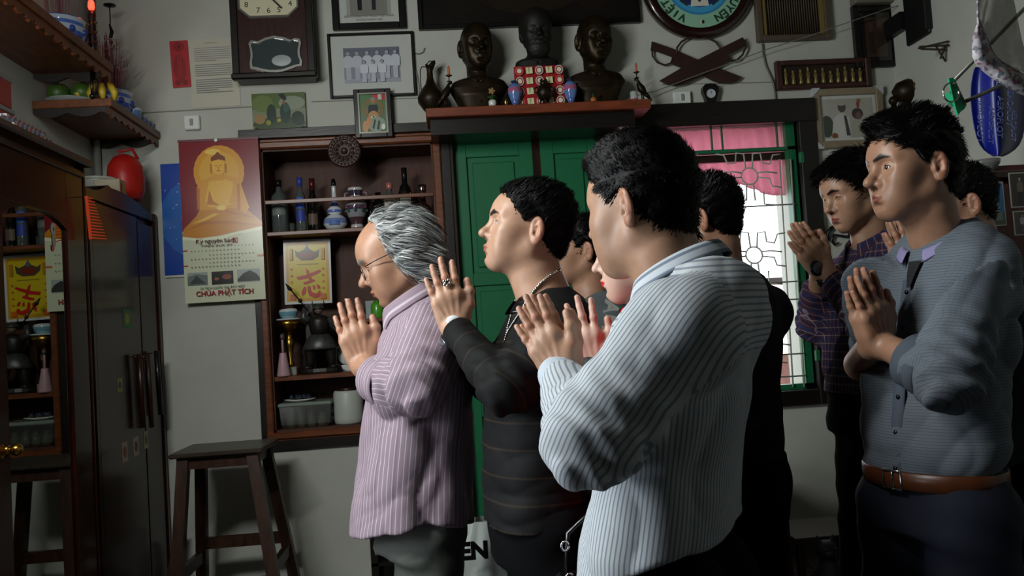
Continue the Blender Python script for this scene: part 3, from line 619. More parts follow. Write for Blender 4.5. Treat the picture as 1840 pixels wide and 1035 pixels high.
vp = [(.022, 0), (.016, .01), (.024, .03), (.037, .07), (.036, .095), (.022, .115), (.012, .122), (.017, .133), (.012, .135)]
tiny(926, 'cloisonne_vase', 'small blue cloisonne vase left of the red box of sweets', 'vase', vp, CER, cols=vz, y=YB - .245)
tiny(1026, 'cloisonne_vase', 'small blue cloisonne vase right of the red box of sweets', 'vase', vp, CER, cols=vz, y=YB - .245)
tiny(1066, 'orange_bottle', 'tiny orange glass pot with green sprig before the right bust', 'pot', [(.012, 0), (.017, .01), (.015, .024), (.006, .03), (.005, .05)], CER, cols=['#a8622a'] * 3 + ['#3a5a2a'])
tiny(1139, 'glass_tumbler', 'clear glass with pink base beside the crane candlestick', 'glass', [(.02, 0), (.021, .012), (.020, .05), (.018, .051), (.018, .014)], CER, cols=['#b05a68', '#a8b0ae', '#a8b0ae', '#a8b0ae'])
def censer(c, t):
    b = MB()
    for s_ in (-1, 1): part(MB().tube([c + (s_ * .03, 0, .06), c + (s_ * .05, 0, .065), c + (s_ * .05, 0, .085), c + (s_ * .034, 0, .09)], .005, 6), 'handle', BRONZE, t)
    b = MB(); b.sphere(c + (0, 0, .11), .022, 10, sc_=(1, .9, .8)); b.sphere(c + (-.012, 0, .125), .009, 6); b.sphere(c + (.012, -.0, .124), .009, 6); part(b, 'lid', BRONZE, t)
    for k in range(3): a = k * 2.09 + .5; part(MB().tube([c + (.022 * math.cos(a), .022 * math.sin(a), .025), c + (.028 * math.cos(a), .028 * math.sin(a), 0)], [.006, .005], 6), 'foot', BRONZE, t)
tiny(979, 'incense_burner', 'round bronze incense burner in front of the red box', 'incense burner', [(.012, .018), (.034, .03), (.044, .055), (.036, .085), (.03, .095), (.02, .098)], BRONZE, extra=censer, y=YB - .266)
# red sweet box
bx0, bx1, bz0, bz1 = WR(925, 118, 1014, 184, YB - .22); y = YB - .22
t = thing('sweet_box', 'red gift box with rows of round white sweets, propped before the middle bust', 'box', ((bx0 + bx1) / 2, y, sT))
MB().box(bx0, bx1, y, y + .012, sT, bz1, bev=.003).obj('carton', mat('red_carton', '#9a2428', .4), t)
lay = ['#9a2428']
for j in range(4):
    for i in range(5):
        u, v = .1 + i * .2, .12 + j * .25
        if i % 2 == 0: lay += [('#b8b8b0' if (i + j) % 3 else '#c85a50', E(u, v, .085, .115)), ('#9a2428', E(u, v, .065, .088)), ('#ddd8c0', E(u, v, .045, .06))]
        else: lay += [('#d8d6a8', [(u - .06, v - .08), (u + .07, v - .07), (u + .06, v + .09), (u - .07, v + .08)]), ('#a8a680', [(u - .01, v - .08), (u + .02, v + .08), (u - .03, v + .08)])]
art(lay, bx0, bx1, sT + .003, bz1 - .002, y - .0006, 'sweets_print', t, GLOSSP)
# --- emblem disc
ec = W(1251, -28, YB); t = thing('round_emblem', 'round framed emblem with pale green lettered ring and blue centre', 'sign', (ec[0], YB, ec[2] - .29))
ER = (W(1251, 70, YB - .03)[2] - ec[2]) * -1 + .0
MB().lathe((ec[0], YB, ec[2]), [(ER * .80, -.03), (ER * .84, -.05), (ER * .95, -.05), (ER, -.03), (ER, -.001)], 56, axis=1).obj('rim', mat('dark_red_lacquer_rim', '#24100f', .25, coat=.5), t, smooth=True)
r1 = ER * .82; ly = [('#8fbfa0', E(.5, .5, .5, .5, 56)), ('#3a86b8', E(.5, .5, .355, .355, 48)), ('#46a0c8', E(.5, .5, .33, .33, 48)), ('#2a2f6a', E(.5, .5, .27, .27, 40)), ('#d8d4c4', [(.40, .24), (.60, .24), (.54, .62), (.46, .62)]), ('#3b3f48', E(.5, .31, .02, .03, 8)), ('#3b3f48', E(.5, .38, .015, .025, 8)), ('#2b3b44', [(.28, .30), (.36, .24), (.38, .27), (.31, .33)]), ('#2b3b44', [(.72, .30), (.64, .24), (.62, .27), (.69, .33)])]
mb_ = MB(); cxx, czz = ec[0], ec[2]
for i, (cc, pp) in enumerate(ly):
    v = [(cxx + (u - .5) * 2 * r1, YB - .034 - .0004 * i, czz + (v_ - .5) * 2 * r1) for u, v_ in pp]; 
    A = sum(pp[k][0] * pp[(k + 1) % len(pp)][1] - pp[(k + 1) % len(pp)][0] * pp[k][1] for k in range(len(pp)))
    mb_.add(v if A > 0 else v[::-1], [tuple(range(len(v)))], cc)
MB().lathe((cxx, YB, czz), [(r1, -.033), (r1, -.002)], 48, axis=1).obj('backing', BLACKF, t)
mb_.obj('emblem_print', GLOSSP, t)
INK = mat('dark_green_ink', '#1e3a2c', .5)
for s_, a0, da in (('VIỆT NAM', -118, -10.5), ('QUYỀN', -22, -10.5)):
    for i, ch in enumerate(s_):
        a = math.radians((a0 + da * i) if s_[0] == 'V' else (a0 + da * i))
        if ch == ' ': continue
        R_ = r1 * .855
        text(ch, cxx + R_ * math.cos(a), YB - .040, czz + R_ * math.sin(a), .062, INK, t, 'letter', rot=a - PI / 2 + (0), bold=.001)
yx, yz = cxx + .005, czz - r1 * .86
MB().lathe((yx, YB - .0395, yz), [(0, 0), (.013, 0), (.013, .001)], 16, axis=1).obj('yin_yang', mat('off_white_ink', '#c8ccc0'), t)
MB().slab(ell(yx + .004, yz - .002, .007, .011, 12), YB - .041, YB - .0395).obj('yin_half', NUMD, t)
# --- crossed sword plaque
Ys = YB - .03; SWM = mat('dark_brown_sword_wood', '#35201a', .45, noise=.3, nscale=12)
q2 = lambda px, py: (W(px, py, Ys)[0], W(px, py, Ys)[2])
t = thing('crossed_broadswords', 'pair of crossed flat wooden broadswords with hoop handles', 'plaque', (q2(1256, 110)[0], YB, q2(1256, 150)[1]))
cw = (1256 - 1140) 
zp = lambda u, v: q2(1140 + u / 3.98, v / 3.98)
MB().slab([zp(*p) for p in [(125, 295), (270, 345), (450, 425), (640, 500), (770, 550), (740, 580), (690, 596), (620, 594), (560, 575), (490, 540), (330, 480), (262, 455), (270, 405), (150, 362), (118, 360)]], Ys, Ys + .010).obj('sword', SWM, t)
MB().slab([zp(*p) for p in [(770, 270), (620, 345), (450, 430), (330, 490), (178, 580), (225, 605), (300, 618), (350, 608), (430, 570), (560, 500), (690, 435), (665, 395), (770, 345), (795, 320)]], Ys - .012, Ys - .001).obj('sword', SWM, t)
hb = MB()
hb.tube([(*zp(128, 340)[:1], Ys + .004, zp(128, 340)[1])] + [(zp(a, b)[0], Ys + .004, zp(a, b)[1]) for a, b in ((130, 400), (165, 445), (220, 465), (262, 450), (275, 420))], .0055, 8)
hb.tube([(zp(a, b)[0], Ys - .006, zp(a, b)[1]) for a, b in ((785, 290), (795, 340), (770, 395), (730, 432), (690, 440), (665, 410))], .0055, 8)
hb.tube([(zp(a, b)[0], Ys - .002, zp(a, b)[1]) for a, b in ((300, 395), (305, 340), (335, 300), (385, 272), (450, 262), (530, 275), (580, 300), (610, 340), (625, 380))], .006, 8)
hb.obj('hand_guard', SWM, t, smooth=True)
# --- small black clock on the lintel
ck = W(1279, 190, YB - .04); b0 = np.array([ck[0], YB - .025, fz1 + .0405]); hgt = W(1279, 151, YB - .03)[2] - b0[2]
t = thing('desk_clock', 'small black tear-shaped clock standing on the dark lintel', 'clock', b0)
o_ = [(b0[0] + u * .01, b0[2] + v * hgt) for u, v in ((-2.6, 0), (2.6, 0), (3.3, .25), (4.6, .6), (4.4, .82), (3, .96), (0, 1), (-3, .96), (-4.4, .82), (-4.6, .6), (-3.3, .25))]
MB().slab(o_, b0[1] - .02, b0[1] + .02).obj('housing', BLACKF, t)
MB().lathe((b0[0], b0[1] - .0205, b0[2] + hgt * .45), [(0, -.001), (.021, -.001), (.024, -.003), (.026, .0)], 24, axis=1).obj('dial', mat('white_dial', '#b8bcc0', .4), t)
MB().beam((b0[0], b0[1] - .0225, b0[2] + hgt * .45), (b0[0] + .004, b0[1] - .0225, b0[2] + hgt * .45 + .015), .002, .001, (0, 1, 0)).obj('hands', NUMD, t)
# --- brown framed panel, top right of the swords
t, A = framed('bamboo_framed_panel', 'brown framed panel with narrow vertical slats, cut off at the picture top', 'picture', (1352, -90, 1482, 76), 10, .045, mat('grey_brown_frame', '#54493c', .5), ['#2e2619', ('#3b301f', R4(0, .0, 1, .05))], 0, glass=False)
sl = MB()
for k in range(26): X = A[0] + (k + .5) * (A[1] - A[0]) / 26; sl.tube([(X, YB - .016, A[2]), (X, YB - .016, A[3])], .0045, 6)
so_ = sl.obj('cane_slats', mat('dark_cane', '#3a2f1e', .5), t, smooth=True); so_['kind'] = 'stuff'
for X in (A[0] + .015, A[1] - .012): MB().box(X - .012, X + .012, YB - .03, YB - .02, A[2], A[3]).obj('bamboo_strip', mat('bamboo_strip', '#7a6434', .4), t)
# --- dark frame with pale box above
drk = [('#3a2c20', R4(.2, .1, .85, .9)), ('#4a3628', E(.38, .7, .08, .1)), ('#4a3628', E(.66, .7, .08, .1)), ('#2d2119', R4(.3, .15, .46, .6)), ('#33261c', R4(.57, .15, .75, .6))]
framed('dark_framed_picture', 'small near-black framed picture with two faint brown figures, near wall corner', 'picture', (1531, 12, 1611, 123), 12, .03, BLACKF, ['#1a1410'] + drk, 0)
X0, X1, Z0, Z1 = WR(1524, -45, 1606, 12, YB); MB_ = MB().box(X0, X1, YB - .07, YB - .001, Z0, Z1, bev=.006).obj('meter_box', mat('beige_box', '#6f6a5c', .6), None, loc=(X0, YB, Z0)); tag(MB_, 'beige box mounted on the wall above the near-black picture', 'box')
# --- relief with bottle shapes
X0, X1, Z0, Z1 = WR(1391, 109, 1562, 161, YB)
t = thing('relief_plaque', 'long brown framed plaque with a row of small carved gold figures', 'plaque', ((X0 + X1) / 2, YB, Z0))
PLQ = mat('maroon_plaque_wood', '#3c1f18', .4, noise=.3)
b = MB(); f = .035
for a in ((X0, X0 + f, Z0, Z1), (X1 - f, X1, Z0, Z1), (X0 + f, X1 - f, Z0, Z0 + f * .8), (X0 + f, X1 - f, Z1 - f * .8, Z1)): b.box(a[0], a[1], YB - .035, YB - .001, a[2], a[3], bev=.005)
b.obj('frame', PLQ, t); MB().box(X0 + f, X1 - f, YB - .01, YB - .001, Z0 + f * .8, Z1 - f * .8).obj('ground', mat('plaque_ground', '#231812', .5), t)
RG = mat('tarnished_gold', '#8a7a4a', .35, metal=.6, noise=.5, nscale=80, bump=.4)
n = 11; zb = Z0 + f * .8; zh = (Z1 - Z0) - f * 1.6
for k in range(n):
    cx = X0 + f + (k + .6) * ((X1 - X0) - 2 * f) / (n + .2); h = zh * (.92, .8, .86, .95, .8, .88, .7, .85, .93, .8, .9)[k]
    MB().lathe((cx, YB - .014, zb), [(.010, 0), (.014, h * .1), (.009, h * .35), (.014, h * .6), (.006, h * .74), (.010, h * .85), (.007, h * .95), (0, h)], 10).obj('figure', RG, t, smooth=True)
# --- couple photo
cp = [('#a9a79c', R4(0, 0, 1, 1)), ('#2e3a2c', E(.06, .3, .14, .28)), ('#c4c2ba', [(.14, 0), (.2, .5), (.32, .62), (.42, .62), (.52, .5), (.52, 0)]), ('#4b3a32', E(.38, .78, .08, .13)), ('#aaa8a0', E(.38, .87, .085, .05)), ('#2a2a30', [(.41, .58), (.46, .55), (.52, .05), (.44, .05)]), ('#a3a090', [(.54, 0), (.56, .42), (.66, .5), (.78, .42), (.84, 0)]), ('#2c1c18', E(.68, .6, .11, .14)), ('#6a4a3c', E(.7, .55, .06, .1)), ('#8a2f26', E(.7, .83, .03, .1)), ('#8a5a2f', E(.72, .93, .04, .05)), ('#7a4a2c', E(.2, .05, .06, .08))]
cp[1:] = [(c, [(min(1, max(0, u)), min(1, max(0, v))) for u, v in p]) for c, p in cp[1:]]
FRB = mat('pale_wood_frame', '#8a7c66', .45, noise=.15)
t, A = framed('couple_photo_frame', 'pale wooden frame with white corners holding photo of an elderly couple', 'picture', (1460, 160, 1585, 266), 13, .03, FRB, ['#b0aea4'] + cp, 6, '#5c5648')
X0, X1, Z0, Z1 = WR(1460, 160, 1585, 266, YB)
for sx_, sz_ in ((0, 0), (0, 1), (1, 1)):
    cx = X1 if sx_ else X0; cz = Z1 if sz_ else Z0; a = -1 if sx_ else 1; b_ = -1 if sz_ else 1
    MB().slab([(cx - .004 * a, cz - .004 * b_), (cx + .045 * a, cz - .004 * b_), (cx - .004 * a, cz + .045 * b_)], YB - .034, YB - .002).obj('corner_guard', mat('white_corner', '#b8bab8', .5), t)
# --- carved hook behind the plaid man
cv = MB(); P_ = [(1490, 432), (1487, 420), (1494, 410), (1506, 405), (1520, 408), (1530, 414), (1524, 426), (1512, 424), (1498, 422), (1494, 432), (1500, 440), (1508, 436)]
cv.tube([(W(a, b, YB - .02)[0], YB - .02, W(a, b, YB - .02)[2]) for a, b in P_], [.004, .008, .012, .012, .010, .012, .010, .007, .008, .009, .008, .004], 8)
o = cv.obj('carved_hook', BLACKF, None, smooth=True, loc=(W(1505, 425, YB)[0], YB, W(1505, 425, YB)[2])); tag(o, 'black curled carved ornament on the wall right of the window', 'ornament')
# --- cables
def cable(name, label, pts, r, col, y=YB - .012, cat='cable'):
    P = [W(a, b, y - (e[0] if e else 0)) for a, b, *e in pts]
    o = MB().tube([tuple(p) for p in P], r, 6).obj(name, mat(name + '_sheath', col, .6), None, smooth=True, loc=P[0]); return tag(o, label, cat)
cable('power_cable', 'grey cable dropping from the slatted panel to the dark lintel', [(1370, 78), (1371, 95), (1376, 118), (1384, 135), (1390, 150), (1393, 170), (1394, 187)], .005, '#6a6a64')
cable('thin_wire', 'thin wire sagging from the bust shelf up across the wall to upper right', [(975, 236, .06), (1040, 216, .06), (1100, 190, .08), (1150, 170, .09), (1180, 163, .05), (1240, 140, .05), (1300, 118, .05), (1380, 88, .06), (1450, 66, .07), (1530, 38, .08), (1600, 14, .09), (1660, -2, .1)], .0028, '#77776f')
cable('frame_wire', 'thin dark cord looping beside the thin-framed group photo', [(741, 95), (752, 97), (760, 94), (763, 86)], .002, '#2a2622')
cable('wall_wire', 'pale cord hanging on the wall left of the brass jug', [(744, 118), (748, 130), (752, 150), (753, 172)], .002, '#8f8f86')
# ============================================================ niche contents
YI = YB + .12
def lathe_thing(name, label, cat, px, py_bot, zbase, y, prof, m, cols=None, n=20, group=None, sx=1):
    X = W(px, py_bot, y)[0]; c = np.array([X, y, zbase]); t = thing(name, label, cat, c, group)
    part(MB().lathe(c, prof, n, cols=cols, sx=sx), 'body', m, t); return t, c
def band(c, t, r, z0, z1, col, name='paper_label', a0=-2.4, a1=-.7, m=None):
    n = 10; P = [[(c[0] + r * math.cos(a0 + (a1 - a0) * i / n), c[1] + r * math.sin(a0 + (a1 - a0) * i / n), c[2] + z) for i in range(n + 1)] for z in (z0, z1)]
    return MB().grid(P, col).obj(name, m or PAINT, t, smooth=True)
DGL = mat('dark_bottle_glass', '#0e0f0c', .06, coat=1); CGL = mat('clear_bottle_glass', '#6f7875', .08, trans=.55, coat=.6)
BGL = mat('blue_tinted_glass', '#5f78b8', .08, trans=.35, coat=.6); AGL = mat('amber_glass', '#2a1a10', .07, trans=.2, coat=.8)
G = 'bottles on the upper niche shelf'
t, c = lathe_thing('liquor_bottle', 'square-shouldered clear bottle with black cap, first from the left in the niche', 'bottle', 504, 404, SH1, YI, [(.044, 0), (.046, .005), (.046, .19), (.04, .212), (.016, .235), (.014, .27)], CGL, n=4 * 6, group=G)
part(MB().lathe(c, [(.017, .262), (.018, .30), (.0, .302)], 12), 'cap', BLACKF, t); band(c, t, .0465, .10, .17, '#6f7470')
t, c = lathe_thing('liquor_bottle', 'slim bottle with bright blue label and cap', 'bottle', 542, 404, SH1, YI - .02, [(.027, 0), (.028, .005), (.028, .20), (.014, .235), (.013, .26)], CGL, group=G)
part(MB().lathe(c, [(.015, .255), (.016, .305), (0, .306)], 12), 'cap', mat('blue_cap', '#33459a', .3), t); band(c, t, .0286, .06, .12, '#2a3f9a'); band(c, t, .0287, .13, .19, '#3f6ad0')
t, c = lathe_thing('liquor_bottle', 'dark bottle with red foil neck, right of the blue-labelled bottle', 'bottle', 564, 403, SH1, YI, [(.032, 0), (.033, .005), (.033, .17), (.016, .21), (.014, .25)], DGL, group=G)
part(MB().lathe(c, [(.016, .235), (.016, .30), (0, .302)], 12), 'cap', mat('red_foil', '#6a2a2c', .25, metal=.6), t); band(c, t, .0336, .04, .10, '#5a4a3a')
t, c = lathe_thing('shot_glass', 'small pale glass squeezed between the first bottle and blue-labelled bottle', 'glass', 524, 404, SH1, YI + .03, [(.016, 0), (.019, .06), (.017, .06), (.014, .01)], CGL)
wb = ['#c9ccd0', '#c9ccd0', '#7486b8', '#c9ccd0', '#aab4c8', '#c9ccd0', '#5a6fae', '#c9ccd0', '#4a60a0', '#c9ccd0', '#c9ccd0', '#c9ccd0']
t, c = lathe_thing('gourd_bottle', 'white and blue porcelain gourd bottle with black stopper', 'vase', 603, 403, SH1, YI - .01, [(.03, 0), (.05, .012), (.066, .038), (.062, .066), (.038, .086), (.026, .092), (.042, .10), (.044, .115), (.026, .135), (.014, .16), (.012, .235), (.013, .25)], CER, cols=wb)
part(MB().lathe(c, [(.013, .25), (.014, .262), (.010, .29), (0, .291)], 12), 'stopper', BLACKF, t); band(c, t, .0672, .028, .052, '#4a66a8', 'painted_motif', -2.0, -1.1)
pc = ['#5a3038', '#b8b4b0', '#4a3034', '#8a8a90', '#3a4058', '#c0bcb8', '#5a3a44', '#b0aaa6', '#3a3040', '#c4c0bc', '#5a4a6a', '#2c2a30']
t, c = lathe_thing('handled_vase', 'patterned porcelain vase with two scroll handles', 'vase', 642, 403, SH1, YI, [(.034, 0), (.036, .012), (.033, .03), (.046, .07), (.058, .11), (.062, .135), (.058, .15), (.038, .168), (.034, .19), (.042, .22), (.043, .235), (.038, .237)], CER, cols=pc)
for s_ in (-1, 1): part(MB().tube([c + (s_ * .036, 0, .175), c + (s_ * .058, 0, .178), c + (s_ * .060, 0, .205), c + (s_ * .042, 0, .212)], .006, 8), 'handle', mat('painted_porcelain', '#8a7478', .2), t)
for k in range(9):
    a = -PI + PI * (k + .5) / 9; MB().sphere(c + (.0595 * math.cos(a), .0595 * math.sin(a), .105 + .02 * (k % 2)), .008, 8, sc_=(1, 1, 1.3)).obj('flower_motif', mat('vase_rose', '#8a3a40', .2) if k % 2 else mat('vase_green', '#2a4a3e', .2), t, smooth=True)
t, c = lathe_thing('round_decanter', 'dark round-shouldered bottle behind the pink-capped square bottle', 'bottle', 682, 402, SH1, YI + .07, [(.04, 0), (.045, .01), (.048, .10), (.042, .15), (.02, .175), (.014, .19), (.018, .215)], DGL, group=G)
t, c = lathe_thing('liquor_bottle', 'square bottle with white label and pinkish copper cap', 'bottle', 703, 400, SH1, YI - .02, [(.037, 0), (.039, .005), (.039, .16), (.034, .18), (.016, .192), (.013, .225)], CGL, group=G)
part(MB().lathe(c, [(.012, .215), (.018, .222), (.019, .25), (0, .252)], 14), 'cap', mat('pink_copper_cap', '#b8786a', .3, metal=.3), t); band(c, t, .0396, .105, .165, '#c4b8ac'); band(c, t, .0396, .02, .09, '#7a5a44', 'lower_label')
text('SINGLE', c[0], c[1] - .041, c[2] + .143, .014, NUMD, t); text('1890', c[0], c[1] - .041, c[2] + .127, .014, NUMD, t)
t, c = lathe_thing('wine_bottle', 'tall black wine bottle with two white labels', 'bottle', 731, 399, SH1, YI, [(.038, 0), (.04, .006), (.040, .19), (.03, .225), (.015, .25), (.014, .30)], DGL, group=G)
part(MB().lathe(c, [(.0155, .25), (.0158, .335), (0, .336)], 14), 'foil', mat('dark_foil', '#1c181a', .3, metal=.3), t); band(c, t, .0406, .10, .18, '#b9b8ac'); band(c, t, .0406, .055, .09, '#b0afa4', 'lower_label')
t, c = lathe_thing('brandy_decanter', 'squat round decanter with tall silver stopper at the right end of the shelf', 'bottle', 762, 398, SH1, YI - .01, [(.03, 0), (.05, .015), (.056, .05), (.052, .09), (.03, .12), (.018, .13), (.016, .17)], AGL, group=G)
part(MB().lathe(c, [(.017, .165), (.022, .21), (.024, .232), (0, .234)], 12), 'stopper', CHROME, t)
# calligraphy sheet leaning in the niche
yc = YB + .17; a0, a1, z0_, z1_ = WR(509, 430, 594, 546, yc)
t = thing('calligraphy_card', 'yellow card with a large red brush character, standing in the niche', 'card', ((a0 + a1) / 2, yc, z0_))
MB().box(a0, a1, yc, yc + .008, z0_, z1_).obj('card', mat('white_card', '#c9cac6', .6), t)
rd = '#b8261c'
def stroke(p): return (rd, p)
cl = ['#c8ccc8', ('#c2a61a', R4(.05, .04, .95, .96)), ('#c99422', R4(.05, .04, .95, .09)), ('#c99422', R4(.05, .91, .95, .96)), ('#c99422', R4(.05, .04, .1, .96)), ('#c99422', R4(.9, .04, .95, .96)), ('#cbb31e', R4(.1, .09, .9, .91)),
      ('#4d4230', [(.26, .74), (.24, .84), (.32, .80), (.44, .84), (.50, .92), (.56, .84), (.68, .80), (.77, .84), (.74, .72), (.62, .67), (.38, .67)]), ('#7a2a1c', E(.5, .75, .16, .055)), ('#59606a', [(.45, .82), (.5, .93), (.55, .82)]),
      ('#8a7a20', R4(.28, .605, .74, .62)),
      stroke([(.26, .42), (.44, .44), (.76, .52), (.80, .50), (.72, .46), (.48, .39), (.3, .37)]), stroke([(.46, .55), (.52, .52), (.58, .40), (.62, .34), (.55, .33), (.5, .42)]), stroke([(.40, .33), (.62, .38), (.66, .35), (.5, .305), (.42, .30)]),
      stroke([(.36, .18), (.42, .27), (.47, .25), (.44, .16), (.38, .12)]), stroke([(.5, .28), (.55, .27), (.57, .18), (.68, .15), (.74, .2), (.78, .17), (.76, .11), (.64, .085), (.53, .12), (.49, .19)]), stroke([(.60, .29), (.65, .27), (.66, .22), (.61, .22)]), stroke([(.68, .30), (.74, .28), (.77, .235), (.71, .225)])]
for v in (.24, .34, .44, .54):
    for u in (.16, .83): cl.append(('#c7661e', E(u, v, .028, .016, 8)))
cl += [('#c7661e', R4(.12, .07, .24, .15)), ('#c7661e', R4(.76, .07, .88, .15)), ('#b07a20', R4(.13, .68, .2, .86)), ('#b07a20', R4(.8, .68, .87, .86))]
art(cl, a0, a1, z0_, z1_, yc - .001, 'print', t, GLOSSP)
t.rotation_euler = (-.0, .02, 0)
MB().beam(((a0 + a1) / 2, yc + .01, z0_ + .2), ((a0 + a1) / 2, yc + .06, SH2 + .0), .02, .006).obj('prop', DARKW, t)
MB().box((a0 + a1) / 2 - .02, (a0 + a1) / 2 + .02, yc + .002, yc + .008, SH2, z0_).obj('stand', DARKW, t)
# trophy and cup
yv = YB + .09; X = W(523, 668, yv)[0]; c = np.array([X, yv, SH2]); t = thing('gold_trophy', 'gold trophy cup on a pale base left of the warrior figurine', 'trophy', c)
MB().box(X - .035, X + .035, yv - .03, yv + .03, SH2, SH2 + .045, bev=.004).obj('plinth', mat('trophy_marble', '#8c8a80', .3), t)
part(MB().lathe(c, [(.02, .045), (.022, .06), (.012, .08), (.022, .16), (.026, .195), (.014, .205), (.02, .215), (.014, .225), (.04, .24), (.062, .27), (.066, .30), (.062, .30), (.03, .245)], 20), 'cup', GOLD, t)
c = np.array([X + .002, yv, SH2 + .3005]); t = thing('white_teacup', 'white cup with pale blue band lying on the gold trophy', 'cup', c)
cb = MB(); cb.lathe(c, [(.066, 0), (.068, .006), (.05, .010), (.03, .012)], 18, cols=['#b8c8c8'] * 4); cb.lathe(c, [(.03, .01), (.045, .02), (.052, .045), (.046, .058), (.03, .062)], 18, cols=['#a8c4cc', '#6a9aaa', '#c8d0ce', '#c8d0ce']); part(cb, 'bowl', CER, t)
X = W(512, 672, yv - .06)[0] - .004; c = np.array([X, yv - .065, SH2]); t = thing('pink_dropper_bottle', 'pink cone-shaped dropper bottle at the left of the lower niche shelf', 'bottle', c)
part(MB().lathe(c, [(.036, 0), (.037, .006), (.018, .12), (.017, .125)], 20), 'cone', mat('pale_pink_plastic', '#b8929a', .4), t); part(MB().lathe(c, [(.007, .122), (.006, .19), (.005, .20)], 10), 'stem', MATS['pale_pink_plastic'], t); part(MB().lathe(c, [(.009, .197), (.012, .21), (.010, .226), (0, .228)], 12), 'bulb', mat('smoky_bulb', '#5a4a50', .3), t)
# warrior figurine
X = W(578, 668, yv)[0]; c = np.array([X, yv, SH2]); t = thing('warrior_figurine', 'dark armoured warrior figurine with horned helmet holding a spear', 'figurine', c)
FIG = mat('figurine_dark_bronze', '#26221e', .4, metal=.3, noise=.4, nscale=60, bump=.4); FIG2 = mat('figurine_grey_armour', '#4a4c48', .4, metal=.4, noise=.4, nscale=50, bump=.4)
MB().lathe(c, [(.11, 0), (.115, .01), (.11, .028), (.0, .03)], 20, sy=.6).obj('base', FIG, t, smooth=False)
Q = lambda x, z, y=0: c + np.array([x, y, z])
for s_ in (-1, 1): part(MB().tube([Q(s_ * .062, .03), Q(s_ * .058, .07), Q(s_ * .055, .12), Q(s_ * .025, .18)], [.022, .026, .034, .04], 10).sphere(Q(s_ * .07, .035, -.02), .024, 8, sc_=(1.3, 1.4, .6)), 'leg', FIG, t)
part(MB().lathe(Q(0, 0), [(.095, .13), (.10, .14), (.07, .19), (.046, .215)], 14, sy=.7), 'armour_skirt', FIG2, t)
part(MB().lathe(Q(0, 0), [(.046, .21), (.052, .24), (.058, .28), (.05, .305), (.02, .32)], 14, sy=.75), 'torso', FIG, t)
part(MB().tube([Q(-.05, .295), Q(-.085, .31), Q(-.07, .36)], [.022, .018, .013], 8), 'raised_arm', FIG2, t); part(MB().tube([Q(.05, .295), Q(.10, .26), Q(.13, .21)], [.024, .022, .014], 8).sphere(Q(.09, .27), .035, 8, sc_=(1, 1, 1.1)), 'arm', FIG2, t)
part(MB().sphere(Q(0, .345), .024, 10), 'head', mat('figurine_face', '#6a5a4c', .5), t); part(MB().lathe(Q(0, .352), [(.034, 0), (.03, .008), (.02, .022), (0, .03)], 12).tube([Q(-.02, .37), Q(-.032, .385), Q(-.03, .4)], [.006, .004, .001], 6).tube([Q(.02, .37), Q(.032, .385), Q(.03, .4)], [.006, .004, .001], 6), 'helmet', FIG2, t)
part(MB().tube([Q(-.048, .34, -.03), Q(-.135, .46, -.03)], .004, 6).tube([Q(-.132, .455, -.03), Q(-.142, .468, -.03), Q(-.165, .50, -.03)], [.003, .012, .001], 6).sphere(Q(-.09, .40, -.03), .012, 6), 'spear', FIG, t)
part(MB().tube([Q(.06, .26, -.03), Q(.14, .19, -.03), Q(.165, .14, -.03)], [.006, .006, .004], 6), 'sword', mat('blade_steel', '#8a8c8c', .25, metal=.9), t)
X = W(621, 664, yv)[0]; c = np.array([X, yv + .08, SH2]); t = thing('white_ornament', 'white disc ornament with a square foot behind the praying old man hands', 'ornament', c)
MB().box(X - .03, X + .03, yv + .06, yv + .10, SH2, SH2 + .035, bev=.003).obj('foot', WHITEP, t); part(MB().lathe((X, yv + .07, SH2 + .085), [(0, -.006), (.045, -.006), (.05, 0), (.045, .006), (0, .006)], 24, axis=1), 'disc', WHITEP, t)
# root carving, green pot and box on the short shelf
X = W(631, 560, yv)[0]; c = np.array([X - .01, yv + .12, SH2]); t = thing('root_carving', 'gnarled dark brown root carving deep in the niche', 'carving', c); b = MB(); r_ = random.Random(4)
b.tube([c, c + (.0, 0, .2), c + (.01, 0, .34)], [.03, .022, .016], 8)
for k in range(9): a = r_.uniform(0, 6.28); z = r_.uniform(.22, .34); b.tube([c + (0, 0, z), c + (.04 * math.cos(a), .03 * math.sin(a), z + .03), c + (.06 * math.cos(a), .03 * math.sin(a), z + .09 * r_.random())], [.013, .010, .003], 6)
part(b, 'trunk', mat('root_wood', '#3c2c1e', .6, noise=.4), t)
yg = YB + .08; X = W(679, 570, yg)[0]; c = np.array([X, yg, SH15]); t = thing('green_pot', 'bright green tin with rounded lid beside the white carton', 'tin', c)
part(MB().lathe(c, [(.034, 0), (.036, .004), (.036, .07), (.028, .084)], 20), 'body', mat('bright_green_tin', '#4f9a24', .3, coat=.4), t); part(MB().lathe(c, [(.02, .082), (.02, .095), (.012, .10), (0, .101)], 14), 'lid', mat('dark_green_lid', '#3a7a20', .35), t)
X = W(668, 570, yg)[0]; tag(MB().box(X - .035, X + .085, yg + .045, yg + .09, SH15, SH15 + .10, bev=.002).obj('medicine_carton', mat('pale_grey_carton', '#8f9a98', .5), None, loc=(X, yg + .06, SH15)), 'pale carton standing behind the bright green tin', 'box')
